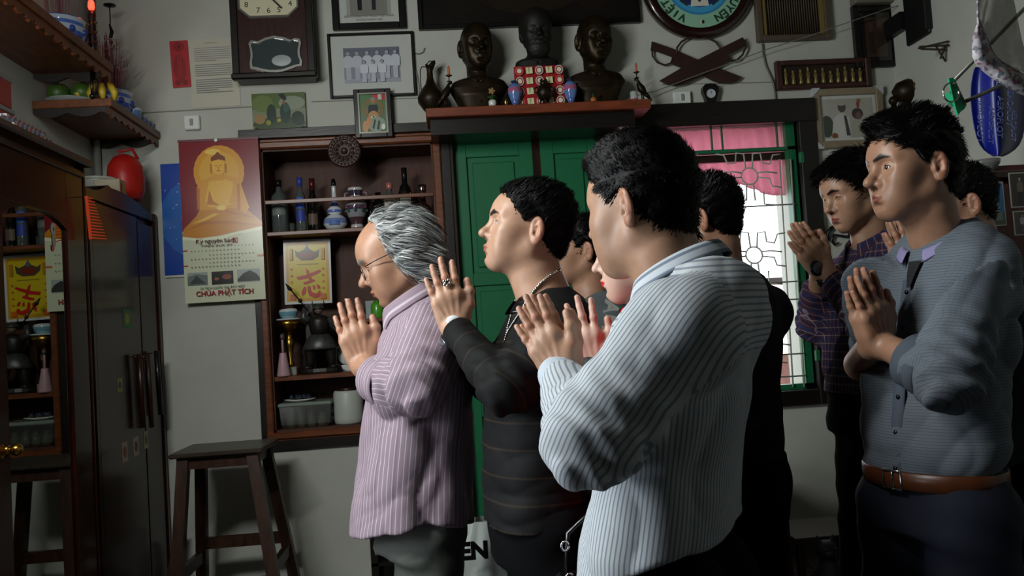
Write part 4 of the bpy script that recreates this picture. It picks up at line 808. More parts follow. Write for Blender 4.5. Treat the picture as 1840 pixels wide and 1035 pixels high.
# bottom compartment
yt = YB + .10; x0, x1, z0, z1 = WR(507, 718, 598, 768, yt); z0 = SHB
t = thing('plastic_food_box', 'clear plastic box full of small jars on the niche bottom', 'container', ((x0 + x1) / 2, yt, z0)); TUB = mat('frosted_plastic', '#9aa39a', .3, trans=.35, spec=.6)
h = .135
b = MB(); P = [[(x, y, z) for x, y in ((x0 + i, yt - .08 + i), (x1 - i, yt - .08 + i), (x1 - i, yt + .1 - i), (x0 + i, yt + .1 - i))] for i, z in ((.02, z0), (.008, z0 + .02), (0, z0 + h - .02))]
b.grid(P, close=True); b.add(P[0], [(3, 2, 1, 0)]); b.obj('tub', thin_glass('frosted_tub', .35, (.62, .66, .6, 1), .3), t)
MB().box(x0 - .006, x1 + .006, yt - .086, yt + .106, z0 + h - .02, z0 + h, bev=.006).obj('lid', mat('frosted_lid', '#7f8a80', .3), t)
LIDZ = z0 + h
JAR = mat('small_jar_glass', '#7f8474', .15, coat=.5)
k_ = 0
for i in range(4):
    for j in range(2):
        c = np.array([x0 + .055 + i * (x1 - x0 - .11) / 3, yt - .035 + j * .09, z0 + .002]); o = MB().lathe(c, [(.02, 0), (.024, .01), (.022, .05), (.012, .06), (.014, .075), (0, .077)], 12).obj('small_jar', JAR, None, smooth=True, loc=c); tag(o, 'small dim glass jar packed inside the clear plastic box in the niche', 'jar', 'jars inside the plastic box')
X = W(539, 712, yt)[0]; c = np.array([X, yt, LIDZ]); t = thing('white_saucer', 'white saucer on the lid of the clear plastic box', 'saucer', c); part(MB().lathe(c, [(.03, 0), (.05, .004), (.085, .014), (.083, .016), (.03, .006)], 24, sy=.7), 'dish', WHITEP, t)
for k, (u, v) in enumerate(((-.045, 0), (-.02, .02), (0, -.01), (.022, .015), (.045, .0), (-.005, .03))):
    cc = c + (u, v, .018); o = MB().sphere(cc + (0, 0, .010), .014, 10).obj('dark_bead', mat('dark_glossy_bead', '#1a2230', .1, coat=.8), None, smooth=True, loc=cc); tag(o, 'dark glossy nut lying on the white saucer', 'nut', 'nuts on the saucer')
X = W(628, 756, yt)[0]; c = np.array([X, yt, SHB]); t = thing('white_jar', 'tall white cylindrical jar beside the clear plastic box', 'jar', c)
part(MB().lathe(c, [(.070, 0), (.078, .008), (.080, .03), (.080, .165), (.074, .178), (.07, .18)], 28), 'body', mat('cream_white_jar', '#b4b8b0', .4), t); part(MB().lathe(c, [(.062, .178), (.062, .195), (0, .197)], 24), 'lid', DARKW, t)
X = W(600, 756, yt)[0] - .012; c = np.array([X - .002, yt + .15, SHB]); t = thing('glass_tumbler', 'clear tumbler wedged between plastic box and white jar', 'glass', c); part(MB().lathe(c, [(.025, 0), (.03, .10), (.027, .10), (.022, .01)], 14), 'body', CGL, t)
X = W(655, 672, yv)[0]; c = np.array([X, yv - .03, SH2]); t = thing('dark_gourd_jar', 'dark olive gourd-shaped jar behind the old man wrist', 'jar', c); part(MB().lathe(c, [(.03, 0), (.055, .02), (.065, .06), (.05, .11), (.026, .13), (.034, .15), (.03, .18), (.014, .2), (.018, .21)], 20), 'body', mat('olive_glaze', '#2c2a1c', .25, coat=.4), t)
X = W(772, 430, yv)[0]; tag(MB().lathe((X - .03, yv + .05, SH15), [(.04, 0), (.05, .02), (.05, .34), (.03, .37), (.0, .38)], 18).obj('pale_canister', mat('pale_canister_glaze', '#7d8278', .3), None, smooth=True, loc=(X - .03, yv + .05, SH15)), 'tall pale canister at the right end of the short niche shelf', 'canister')
# ============================================================ left side: wardrobes
XF = -1.475
ztop = W(150, 288, X=XF)[2]; yfar = W(151, 288, X=XF)[1]
t = thing('mirror_wardrobe', 'near dark red-brown varnished wardrobe with arched mirror door and brass knob', 'wardrobe', ((XL + XF) / 2, 2.6, 0))
y0 = 1.95; y1 = yfar
MB().box(XL + .004, XF - .02, y0, y1 - .015, .06, ztop - .03).obj('carcass', VARN, t)
MB().box(XL + .004, XF + .03, y0 - .03, y1 + .02, ztop - .03, ztop, bev=.008).obj('cornice', mat('wardrobe_top', '#4a2c22', .35, noise=.3, nscale=6), t)
MB().box(XL + .004, XF - .01, y0, y1, 0, .08).obj('plinth', VARN, t)
mt_ = W(70, 365, X=XF); ma = W(22, 900, X=XF)[1]; mb0 = W(132, 700, X=XF)[1]
mz1 = W(110, 388, X=XF)[2]; mz0 = .14
dr = MB(); dy0 = ma - .16; dy1 = mb0 + .155; dz1_ = ztop - .05
# door: stiles and rails on the X = XF plane around the arched mirror
dr.box(XF - .02, XF, dy0, ma, .09, dz1_, bev=.002); dr.box(XF - .02, XF, mb0, dy1, .09, dz1_, bev=.002); dr.box(XF - .02, XF, ma, mb0, .09, mz0, bev=.002); dr.box(XF - .02, XF, ma, mb0, mz1, dz1_, bev=.002)
door = dr.obj('mirror_door', VARN, t)
ym = (ma + mb0) / 2; hw_ = (mb0 - ma) / 2
spn = [(ma, mz1 + .001)] + [(ym + hw_ * u, mz1 - .05 * (abs(u) ** 2.5)) for u in np.linspace(-1, 1, 17)] + [(mb0, mz1 + .001)]
n = len(spn); v = [(XF - .019, a, b) for a, b in spn] + [(XF - .001, a, b) for a, b in spn]
MB().add(v, [tuple(range(n)), tuple(range(2 * n - 1, n - 1, -1))] + [(i, i + n, (i + 1) % n + n, (i + 1) % n) for i in range(n)]).obj('arched_top', VARN, door)
MB().add([(XF - .012, ma, mz0), (XF - .012, mb0, mz0), (XF - .012, mb0, mz1), (XF - .012, ma, mz1)], [(0, 1, 2, 3)]).obj('mirror', mat('old_mirror', '#a9aca8', .015, metal=1), door)
kb = W(27, 808, X=XF + .03); part(MB().tube([(XF, kb[1], kb[2]), (XF + .02, kb[1], kb[2])], [.024, .008], 14).sphere((XF + .035, kb[1], kb[2]), .021, 16), 'knob', GOLD, door)
MB().lathe((XF, kb[1] - .03, kb[2] + .0), [(.0, .001), (.022, .001), (.024, .004), (.02, .006), (0, .006)], 16, axis=0).obj('escutcheon', GOLD, door)
stk = W(101, 425, X=XF); mb_ = MB()
for cy_, cz_, ry, rz_, cc in ((0, .03, .02, .025, '#b8b8b0'), (.005, -.01, .016, .03, '#a8a090'), (-.008, -.045, .012, .014, '#b0584a'), (.002, .03, .007, .008, '#8a4a3a')):
    mb_.add([(XF - .0105 + .0003 * len(mb_.f), stk[1] + cy_ + ry * math.cos(a), stk[2] + cz_ + rz_ * math.sin(a)) for a in np.linspace(0, 2 * PI, 13)[:-1]], [tuple(range(12))], cc)
mb_.obj('sticker', PAINT, door)
# outer stile groove and second door nearer to camera
MB().box(XF - .02, XF - .001, y0, dy0 - .012, .09, dz1_, bev=.003).obj('plain_door', VARN, t)
MB().box(XF - .02, XF + .004, dy1 + .012, y1 - .004, .0, ztop - .03, bev=.004).obj('corner_post', VARN, t)
MB().box(XF - .001, XF + .012, dy0 + .0, dy1, dz1_ - .03, dz1_ - .01, bev=.003).obj('moulding', VARN, t)
# second wardrobe
XF2 = -1.49; ze = W(160, 314, X=XF2)[2]; ye0 = yfar + .045; ye1 = min(W(290, 420, X=XF2)[1], YB - .015)
t = thing('tall_wardrobe', 'far glossy brown wardrobe with stickers on its door, next to the back wall', 'wardrobe', ((XL + XF2) / 2, 3.9, 0))
MB().box(XL + .004, XF2 - .022, ye0, ye1 - .02, .05, ze - .05).obj('carcass', VARN, t); MB().box(XL + .004, XF2 - .012, ye0, ye1 - .02, 0, .06).obj('plinth', VARN, t)
cr_ = MB(); n = 24; pts = []
zoff = lambda u: .045 * math.sin(min(1, u * 1.15) * PI) ** .8 - .02 * math.sin(u * 4 * PI) * (u < .3)
for x in (XL + .01, XF2): pts += [(x, ye0 + (ye1 - .03 - ye0) * i / n, ze - .06 + 1.0 * zoff(i / n)) for i in range(n + 1)] + [(x, ye0 + (ye1 - .03 - ye0) * i / n, ze - .10) for i in range(n, -1, -1)]
m_ = 2 * (n + 1); cr_.add(pts, [tuple(range(m_)), tuple(range(2 * m_ - 1, m_ - 1, -1))] + [(i, i + m_, (i + 1) % m_ + m_, (i + 1) % m_) for i in range(m_)]); cr_.obj('scalloped_cornice', VARN, t)
ymid = W(250, 500, X=XF2)[1]; ymid = min(ymid, ye1 - .2)
d1 = MB().box(XF2 - .022, XF2, ye0 + .045, ymid - .006, .08, ze - .11, bev=.003).obj('door', VARN, t); MB().box(XF2 - .022, XF2 + .006, ye0, ye0 + .035, .0, ze - .1, bev=.005).obj('corner_post', VARN, t)
d2 = MB().box(XF2 - .022, XF2, ymid + .006, ye1 - .05, .08, ze - .13, bev=.003).obj('door', VARN, t); MB().box(XF2 - .022, XF2 + .008, ye1 - .04, ye1 - .005, 0, W(290, 390, X=XF2)[2], bev=.005).obj('corner_post', VARN, t)
# sticker marks on the wardrobe door
for (px, py, w_, h_, cc, c2) in ((228, 573, .05, .09, '#3a7a4a', '#9a9a3a'), (215, 692, .03, .06, '#a8a048', '#4a4a6a'), (224, 812, .035, .09, '#b0a08a', '#8a4a3a'), (244, 802, .035, .09, '#b09a90', '#7a2a3a'), (262, 790, .03, .085, '#a8a078', '#5a5a4a')):
    p = W(px, py, X=XF2); b = MB()
    b.add([(XF2 + .0008, p[1] - w_, p[2] - h_ / 2), (XF2 + .0008, p[1] + w_, p[2] - h_ / 2), (XF2 + .0008, p[1] + w_, p[2] + h_ / 2), (XF2 + .0008, p[1] - w_, p[2] + h_ / 2)], [(0, 1, 2, 3)], cc)
    b.add([(XF2 + .0014, p[1] + w_ * .6 * math.cos(a), p[2] + h_ * .3 * math.sin(a)) for a in np.linspace(0, 2 * PI, 9)[:-1]], [tuple(range(8))], c2)
    b.obj('sticker', PAINT, d1 if p[1] < ymid else d2)
# three dark batons hanging on the far wardrobe
for i, (px, ya, yb_) in enumerate(((252, 636, 768), (267, 636, 768), (283, 630, 745))):
    a = W(px - 2, ya, X=XF2 + .03); b_ = W(px + 6, yb_, X=XF2 + .03); t_ = thing('hanging_baton', ('dark wooden baton hanging first, nearest the stickers on the far wardrobe', 'red-brown wooden baton hanging in the middle of three on the far wardrobe', 'black baton hanging last of three, beside the back wall')[i], 'baton', b_, 'batons on the far wardrobe')
    bm_ = (DARKW, STOOLW, BLACKW)[i]; part(MB().tube([a, a * .5 + b_ * .5, b_], [.012, .014, .012], 10), 'rod', bm_, t_); part(MB().tube([(XF2, a[1], a[2] - .012), (XF2 + .018, a[1], a[2] - .012)], .003, 6), 'hook', CHROME, t_)
# comb hooked on the gap between the wardrobes
cb0 = W(155, 352, X=XF + .035); cb1 = W(163, 430, X=XF + .035); ll = cb1 - cb0; xc_ = XF + .03
t = thing('orange_comb', 'bright orange-red wide-toothed comb hanging at the wardrobe corner', 'comb', (xc_, cb0[1], cb1[2]))
ORG = mat('orange_plastic', '#c8401f', .35, sss=0)
MB().beam(cb0, cb1, .004, .012, (1, 0, 0)).obj('spine', ORG, t)
for k in range(14):
    p = cb0 + ll * (k + .5) / 14; L_t = .035 + .045 * k / 14
    MB().tube([p, p + np.array([L_t * .75, L_t * .25, -.006])], [.0036, .0016], 5).obj('tooth', ORG, t)
MB().tube([(XF + .0, cb0[1], cb0[2] - .004), (xc_, cb0[1], cb0[2] - .004)], .002, 5).obj('hook', CHROME, t)
# on top of the near wardrobe
zt = ztop
pr = W(12, 210, Z=zt); MAG = [('#a9aab2', '#7a3a3a'), ('#b5a9a4', '#3a3f5a'), ('#a8acb0', '#6a5a8a'), ('#9a9ca4', '#8a4a3a')]
pa, pb = W(42, 218, X=XF - .0), W(133, 262, X=XF - .0)
for k in range(4):
    z = zt + .0005 + k * .0125; dy = (.0, .05, -.03, .02)[k]; yb0, yb1 = 3.02 + dy, 3.33 + dy * .6
    t = thing('magazine', ('rolled colourful magazine at the bottom of the pile on the near wardrobe', 'second magazine from the bottom of the pile on the near wardrobe', 'third magazine from the bottom of the pile on the near wardrobe', 'topmost magazine of the pile on the near wardrobe')[k], 'magazine', (XF - .1, 3.15, z), 'magazines on the near wardrobe')
    MB().box(XF - .088, XF - .005 - .004 * k, yb0, yb1, z, z + .012, bev=.003).obj('pages', mat('magazine_paper_%s' % 'abcd'[k], MAG[k][0], .4), t)
    b = MB(); xx = XF - .0045 - .004 * k
    for q_ in range(9): ya = yb0 + .02 + q_ * .031; b.add([(xx, ya, z + .003), (xx, ya + .018, z + .003), (xx, ya + .018, z + .010), (xx, ya, z + .010)], [(0, 1, 2, 3)], MAG[k][1] if q_ % 3 else '#b04038')
    b.obj('spine_print', PAINT, t)
for k, (lb, z_) in enumerate((('lower red tin box with a pale edge on the near wardrobe', zt), ('upper red tin box on the near wardrobe, under the altar shelf', zt + .121))):
    yb1 = W(24, 180, X=XF - .10)[1]; t = thing('red_box', lb, 'box', (XF - .2, yb1 - .2, z_), 'red boxes on the near wardrobe')
    MB().box(XF - .30, XF - .10, yb1 - .4, yb1 - .0 - .01 * k, z_, z_ + .105, bev=.004).obj('body', mat('red_tin', '#8a1f1c', .35), t); MB().box(XF - .305, XF - .096, yb1 - .405, yb1 + .004 - .01 * k, z_ + .1, z_ + .12, bev=.003).obj('lid', mat('tin_edge', '#6d3a38' if k else '#77716c', .3), t)
# on top of the far wardrobe
zt2 = ze - .012
c = W(175, 325, X=XF2 - .17); c[2] = zt2; t = thing('white_tub', 'white plastic tub on the far wardrobe top', 'tub', c); TB = mat('white_tub_plastic', '#a8aaa2', .4)
b = MB(); b.lathe(c, [(.075, -.0), (.09, .075), (.095, .09), (.09, .09), (.07, .01)], 4 * 5); part(b, 'body', TB, t); part(MB().lathe(c, [(.097, .082), (.099, .094), (.09, .097)], 20), 'rim', TB, t)
c = W(212, 338, X=XF2 - .06); c[1] = max(c[1], ye0 + .30); c[2] = zt2; b = MB(); b.box(c[0] - .09, c[0] + .03, c[1] - .06, c[1] + .12, zt2, zt2 + .075, bev=.003)
t = thing('patterned_carton', 'small carton with red and yellow print right of the white tub', 'box', c); b.obj('body', mat('cream_carton', '#a89c84', .5), t)
b = MB()
for k in range(5): b.add([(c[0] + .0305, c[1] - .05 + .033 * k, zt2 + .015), (c[0] + .0305, c[1] - .03 + .033 * k, zt2 + .012), (c[0] + .0305, c[1] - .028 + .033 * k, zt2 + .06), (c[0] + .0305, c[1] - .048 + .033 * k, zt2 + .055)], [(0, 1, 2, 3)], ('#9a3a38', '#a8a040', '#8a4a5a')[k % 3])
b.obj('side_print', PAINT, t)
c = W(246, 345, X=XF2 - .06); c[1] = 4.30; c[2] = zt2; t = thing('red_fabric_bag', 'bulging bright red bag on the far wardrobe behind the carton', 'bag', c)
part(MB().lathe(c, [(.09, 0), (.105, .04), (.11, .10), (.10, .17), (.07, .21), (.03, .225)], 18, sy=.9, sx=.8), 'bag', mat('red_nylon', '#a8180f', .45, noise=.2, nscale=12, bump=.5, bdist=.01), t)
c2 = c + (.0, -.02, .19); part(MB().tube([c2, c2 + (-.02, 0, .05), c2 + (.03, .04, .07), c2 + (.05, .06, .02)], .008, 6), 'strap', MATS['red_nylon'], t)
# dark leaning boards at the foot of the back wall
for k, (p0, p1) in enumerate((((297, 1005), (322, 945)), ((303, 1035), (326, 990)))):
    a = W(*p0, X=XF2 + .05); b_ = W(*p1, X=XF2 + .09); a = np.array([a[0], a[1] - .05, 0.02]); o = MB().beam(a, b_, .04, .015, col=None).obj('leaning_board', STOOLW, None, loc=a); tag(o, ('worn brown board leaning in the corner by the far wardrobe, upper one', 'worn brown board leaning in the corner by the far wardrobe, lower one')[k], 'board')
# ============================================================ altar shelves on the left wall
XA = -1.45; pe0, pe1 = W(200, 176, X=XA), W(320, 259, X=XA); zs1 = (pe0[2] + pe1[2]) / 2; ya, yb_ = pe0[1], YB - .01
ALT = mat('altar_shelf_wood', '#6b3a1d', .4, noise=.45, nscale=9, stretch=(3, 1, 3)); APR = mat('dark_altar_apron', '#1a0f0a', .5)
def altar(name, label, z, y0, y1, x1):
    t = thing(name, label, 'shelf', (XL, (y0 + y1) / 2, z)); MB().box(XL + .002, x1, y0, y1, z - .038, z, bev=.003).obj('board', ALT, t)
    n = int((y1 - y0) / .012); top = [(x1 - .012, y0 + (y1 - y0) * i / n, z - .038) for i in range(n + 1)]
    sc_ = lambda i: -.038 - .020 - .018 * abs(math.sin(i * .012 / .075 * PI)) - .008 * abs(math.sin(i * .012 / .025 * PI))
    bot = [(x1 - .012, y0 + (y1 - y0) * i / n, z + sc_(i)) for i in range(n + 1)]; ot = [(x1 - .024, p[1], p[2]) for p in top]; ob = [(x1 - .024, p[1], p[2]) for p in bot]
    MB().grid([top, bot, ob, ot]).obj('scalloped_apron', ALT, t)
    n = 26; top = [(XL + .002 + (x1 - .014 - XL) * i / n, y0 + .006, z - .038) for i in range(n + 1)]; bot = [(p[0], p[1], z - .038 - .02 - .022 * abs(math.sin(i * .27))) for i, p in enumerate(top)]
    bk_ = lambda L: [(p[0], p[1] + .012, p[2]) for p in L]; MB().grid([top, bot, bk_(bot), bk_(top)]).obj('end_apron', APR, t)
    n = 26; yy = y1 - .02; top = [(XL + .002 + (x1 - .014 - XL) * i / n, yy, z - .038) for i in range(n + 1)]; bot = [(p[0], p[1], z - .038 - .02 - .022 * abs(math.sin(i * .27))) for i, p in enumerate(top)]
    MB().grid([top, bot, bk_(bot), bk_(top)]).obj('end_apron', APR, t)
    return t
altar('altar_shelf', 'lower wooden altar shelf with scalloped apron, carrying the fruit plate', zs1, ya, yb_, XA)
pu = W(204, 116, X=XA); zs2 = pu[2]
t2 = altar('altar_shelf', 'upper wooden altar shelf with scalloped apron, cut off by the picture corner', zs2, 1.7, pu[1], XA)
iy = ya + .08; t = MB().tube([(XA - .08, iy, zs1 + .001), (XA - .08, iy, zs2 - .04)], .007, 8).sphere((XA - .08, iy, zs1 + .008), .014, 8).obj('iron_post', BLACKF, None, smooth=True, loc=(XA - .08, iy, zs1)); tag(t, 'black iron post joining the two altar shelves', 'post')
if pu[1] < iy: t.location.y = pu[1] - .05
def on(px, py, y=None, dx=.0, z=None):
    p = W(px, py, X=XA + dx); return np.array([p[0], p[1] if y is None else y, zs1 if z is None else z])
# fruit plate
c = np.array([XL + .20, ya + .13, zs1]); 
fp = lambda px, py, y: W(px, py, y)
yf = ya + .13; X = W(92, 178, yf)[0]; c = np.array([max(X, XL + .125), yf, zs1]); t = thing('fruit_plate', 'pale round plate of fruit on the lower altar shelf', 'plate', c); part(MB().lathe(c, [(.05, 0), (.06, .006), (.118, .022), (.116, .026), (.05, .010)], 28), 'dish', mat('grey_porcelain', '#8a8c8a', .25), t)
FR = mat('green_citrus_skin', '#3f5f22', .4, noise=.35, nscale=20, bump=.5, bscale=160); 
for k, (dx, dy, lb) in enumerate(((-.052, -.02, 'green citrus fruit on the left of the plate'), (.055, -.02, 'green citrus fruit on the right of the plate, nearest the banana'), (.0, .062, 'green citrus fruit at the back of the plate'))):
    cc = c + (dx, dy, .012); t = thing('green_fruit', lb, 'fruit', cc, 'citrus on the altar plate'); part(MB().sphere(cc + (0, 0, .050), .052, 18, sc_=(1, 1, .93)), 'fruit', FR, t); part(MB().tube([cc + (0, 0, .098), cc + (0, 0, .106)], .004, 6), 'stem', DARKW, t)
YEL = mat('banana_skin', '#b59a25', .45, noise=.3, nscale=15)
t = thing('banana_bunch', 'small bunch of yellow bananas beside the green citrus', 'bananas', c + (.125, -.0, 0)); o_ = c + np.array([.13, -.01, .0])
for k in range(4): a = (k - 1.5) * .25; part(MB().tube([o_ + (a * .1, 0, .105), o_ + (a * .16, -.03, .085), o_ + (a * .22, -.045, .045), o_ + (a * .2, -.03, .008)], [.006, .015, .017, .006], 8), 'banana', YEL, t)
def incense_bowl(c, r, h, label, nst, seed, zl=.30):
    t = thing('incense_bowl', label, 'bowl', c)
    cols = ['#8a92a4', '#a8b0bc', '#3a55a0', '#a8b0bc', '#4a64a8', '#a8b0bc', '#3a50a0', '#3a50a0', '#3a50a0']
    part(MB().lathe(c, [(r * .55, 0), (r * .6, .01), (r * .9, h * .3), (r, h * .5), (r * 1.0, h * .7), (r * .96, h * .85), (r * 1.04, h * .97), (r * 1.02, h), (r * .92, h * .96), (0, h * .8)], 28, cols=cols), 'pot', CER, t)
    for k in range(9):
        a = 2 * PI * k / 9; part(MB().sphere(c + (r * .985 * math.cos(a), r * .985 * math.sin(a), h * .55), r * .13, 8, sc_=(1, 1, 1.2)), 'blue_motif', mat('cobalt_glaze', '#2c449a', .15), t)
    r_ = random.Random(seed); b = MB(); b2 = MB()
    for k in range(nst):
        a = r_.uniform(0, 6.28); q_ = r_.uniform(0, r * .6); top = c + (q_ * 1.5 * math.cos(a), q_ * 1.5 * math.sin(a), h + zl * r_.uniform(.5, 1)); b.tube([c + (q_ * math.cos(a), q_ * math.sin(a), h * .7), top], .0016, 4)
        if k % 3 == 0:
            P = [top]; th = r_.uniform(0, 6.28)
            for s_ in range(7): P.append(P[-1] + np.array([.022 * math.cos(th), .008, .022 * math.sin(th)])); th += .75
            b2.tube(P, .0022, 4)
    o = b.obj('incense_sticks', mat('incense_stick_pink', '#7a4450', .7), t); o['kind'] = 'stuff'; o = b2.obj('curled_ash', mat('curled_ash', '#9a9684', .8), t); o['kind'] = 'stuff'
    return t
cb_ = np.array([XA - .135, W(203, 180, XF)[1] if False else ya + .30, zs1]); cb_[1] = ya + .34
incense_bowl(cb_, .105, .125, 'blue and white incense bowl bristling with sticks, on the lower altar shelf', 40, 2)
cu_ = W(131, 58, X=XA - .12); cu_[2] = zs2; cu_[1] -= .10; cu_[0] -= .01; incense_bowl(cu_, .10, .12, 'blue and white incense bowl on the upper altar shelf', 26, 5)
# electric candles
BULB = mat('red_glowing_bulb', '#ff3020', .3, emit=6); CND = mat('dark_dragon_candle', '#2a1612', .35, noise=.6, nscale=50, bump=.6)
def ecandle(c, h, label):
    t = thing('electric_candle', label, 'candle', c); part(MB().lathe(c, [(.028, 0), (.03, .01), (.012, .02), (.016, .03), (.018, h * .4), (.017, h * .8), (.018, h - .02), (.014, h)], 14), 'stick', CND, t)
    g_ = MB()
    for k in range(26): a = k * .8; g_.sphere(c + (.018 * math.cos(a), .018 * math.sin(a), .04 + (h - .08) * k / 26), .006, 5)
    part(g_, 'gilt_dragon', mat('worn_gilt', '#6a4a20', .4, metal=.5), t)
    part(MB().lathe(c, [(.008, h), (.015, h + .018), (.013, h + .04), (.004, h + .062), (0, h + .066)], 12), 'bulb', BULB, t)
    l = bpy.data.lights.new('bulb_glow', 'POINT'); l.energy = .25; l.color = (1, .15, .08); l.shadow_soft_size = .015; o = bpy.data.objects.new('bulb_glow', l); C.objects.link(o); o.parent = t; o.location = (0.03, -.03, h + .05)
p = W(285, 236, X=XA - .02); ecandle(np.array([XA - .03, W(285, 236, X=XA - .03)[1], zs1]), W(285, 155, X=XA - .03)[2] - zs1, 'dark candle with glowing red bulb at the far end of the lower shelf')
ecandle(np.array([XA - .06, W(172, 90, X=XA - .06)[1] - .03, zs2]), .225, 'dark candle with glowing red bulb on the upper altar shelf')
# little cups and stand
for k, (px, py, s_) in enumerate(((241, 198, 1.2), (252, 206, .9), (260, 214, .9), (268, 222, .85), (275, 228, .8))):
    c = W(px, py, X=XA - .045); c[2] = zs1; t = thing('offering_cup', ('white lidded jar with blue band, first in the row on the lower altar shelf', 'tiny blue and white cup, second in the row on the lower altar shelf', 'tiny blue and white cup, third in the row on the lower altar shelf', 'tiny blue and white cup, fourth in the row on the lower altar shelf', 'tiny blue and white cup, last in the row by the far red candle')[k], 'cup', c, 'cups on the altar shelf')
    part(MB().lathe(c, [(.018 * s_, 0), (.026 * s_, .012), (.028 * s_, .04 * s_), (.03 * s_, .05 * s_), (.02 * s_, .058 * s_), (0, .062 * s_)], 14, cols=['#a9b2bc', '#5a78b0', '#b0b8be', '#8aa0bc', '#b0b8be']), 'body', CER, t)
c = np.array([XA - .2, ya + .30, zs1]); st_ = W(195, 95, ya + .42); X = max(st_[0], XL + .06); c = np.array([X, ya + .46, zs1]); zz2 = W(195, 9, ya + .46)[2]
t = thing('bird_stand', 'thin black metal stand with a small bird and round cap', 'candlestick', c); part(MB().lathe(c, [(.03, 0), (.028, .008), (.004, .012)], 14).tube([c, (X, c[1], zz2 - .01)], .0028, 6), 'stem', BLACKF, t); part(MB().lathe((X, c[1], zz2 - .01), [(.004, 0), (.03, .006), (.03, .01), (0, .012)], 14), 'cap', BLACKF, t)
part(MB().tube([(X - .004, c[1], zz2 - .10), (X + .006, c[1], zz2 - .14), (X - .004, c[1], zz2 - .18), (X + .016, c[1], zz2 - .22)], [.004, .010, .009, .002], 7), 'bird', BLACKF, t)
c = np.array([XL + .07, ya + .62, zs1]); t = thing('rolled_paper_bundle', 'pinkish rolled incense bundle standing behind the lower incense bowl', 'bundle', c)
for k in range(5): part(MB().tube([c + (.02 * k - .0, .01 * (k % 2), 0), c + (.02 * k + .003, .01 * (k % 2), .36 - .02 * (k % 3))], .010, 8), 'roll', mat('pink_paper_roll', '#6e3f44' , .6) if k % 2 else mat('pale_paper_roll', '#86605e', .6), t)
# ============================================================ stool
t = thing('tall_stool', 'tall worn dark wooden stool with splayed legs below the calendar', 'stool', (-1.07, 4.08, 0))
sx0, sx1, sy0_, sy1_, sz = -1.285, -.865, 3.93, 4.30, .85
MB().box(sx0, sx1, sy0_, sy1_, sz - .022, sz, bev=.006).obj('seat', mat('worn_seat', '#3a3028', .35, noise=.35, nscale=10), t)
leg = []
for i in (0, 1):
    for j in (0, 1):
        a = np.array([(sx0 + .055, sx1 - .055)[i], (sy0_ + .05, sy1_ - .05)[j], sz - .022]); b_ = a + np.array([(-.05, .12)[i], (-.10, .08)[j], -(sz - .022)]); leg.append((a, b_)); MB().beam(a, b_, .05, .05, (0, 1, 0)).obj('leg', STOOLW, t)
at_ = lambda L, z: L[0] + (L[1] - L[0]) * (sz - .022 - z) / (sz - .022)
for a, b_, z in ((0, 2, .25), (1, 3, .36), (0, 1, .30), (2, 3, .30)): MB().beam(at_(leg[a], z), at_(leg[b_], z), .028, .055).obj('stretcher', STOOLW, t)
for a, b_ in ((0, 2), (1, 3), (0, 1), (2, 3)): MB().beam(at_(leg[a], sz - .05), at_(leg[b_], sz - .05), .022, .055).obj('apron', STOOLW, t)
# ============================================================ low things in the middle
y = 4.2; X0_, X1_ = W(664, 960, y)[0], W(720, 960, y)[0]
t = thing('black_bottle_rack', 'black metal rack holding bottles on the floor behind the old man', 'rack', ((X0_ + X1_) / 2, y, 0)); b = MB(); zt_ = W(690, 932, y)[2]
for X in (X0_, X0_ + .32): MB().box(X, X + .035, y, y + .3, 0, zt_).obj('upright', BLACKW, t)
for z in (.03, .2, zt_ - .02): MB().box(X0_, X0_ + .35, y, y + .3, z, z + .015).obj('rack_shelf', BLACKW, t)
for k in range(2): c = np.array([X0_ + .09 + .14 * k, y + .08, .215]); o = MB().lathe(c, [(.03, 0), (.032, .01), (.032, .07), (.012, .10), (.012, .12)], 12).obj('rack_bottle', mat('teal_glass', '#1c3a44', .1, trans=.2, coat=.6), None, smooth=True, loc=c); tag(o, ('dim teal bottle in the black rack, left one', 'dim teal bottle in the black rack, right one')[k], 'bottle', 'bottles in the black rack')
# white carrier bag with letters
y = 2.9; cx = W(870, 970, y)[0]; t = thing('white_plastic_bag', 'crumpled white plastic bag with black letters between the men’s legs', 'bag', (cx, y, 0)); P = []; r_ = np.random.RandomState(2)
for j in range(22):
    v = j / 21; z = .0 + v * .68; row = []
    for i in range(40):
        a = 2 * PI * i / 40; rr_ = (.16 - .10 * max(0, v - .55) / .45 - .05 * (v < .1) * (1 - v * 10)) * (1 + .09 * math.sin(3 * a + 5 * v) + .07 * math.sin(7 * a - 9 * v) + .04 * math.sin(13 * a + 17 * v))
        row.append((cx + rr_ * math.cos(a) + .015 * math.sin(6 * v), y + .75 * rr_ * math.sin(a), z))
    P.append(row)
part(MB().grid(P, close=True), 'bag', mat('white_polythene', '#9aa09a', .45, noise=.1, nscale=8, bump=.5, bdist=.01), t)
p = W(838, 993, y - .16); text('ZEN', p[0], y - .155, p[2], .075, BLACKF, t, bold=.004)
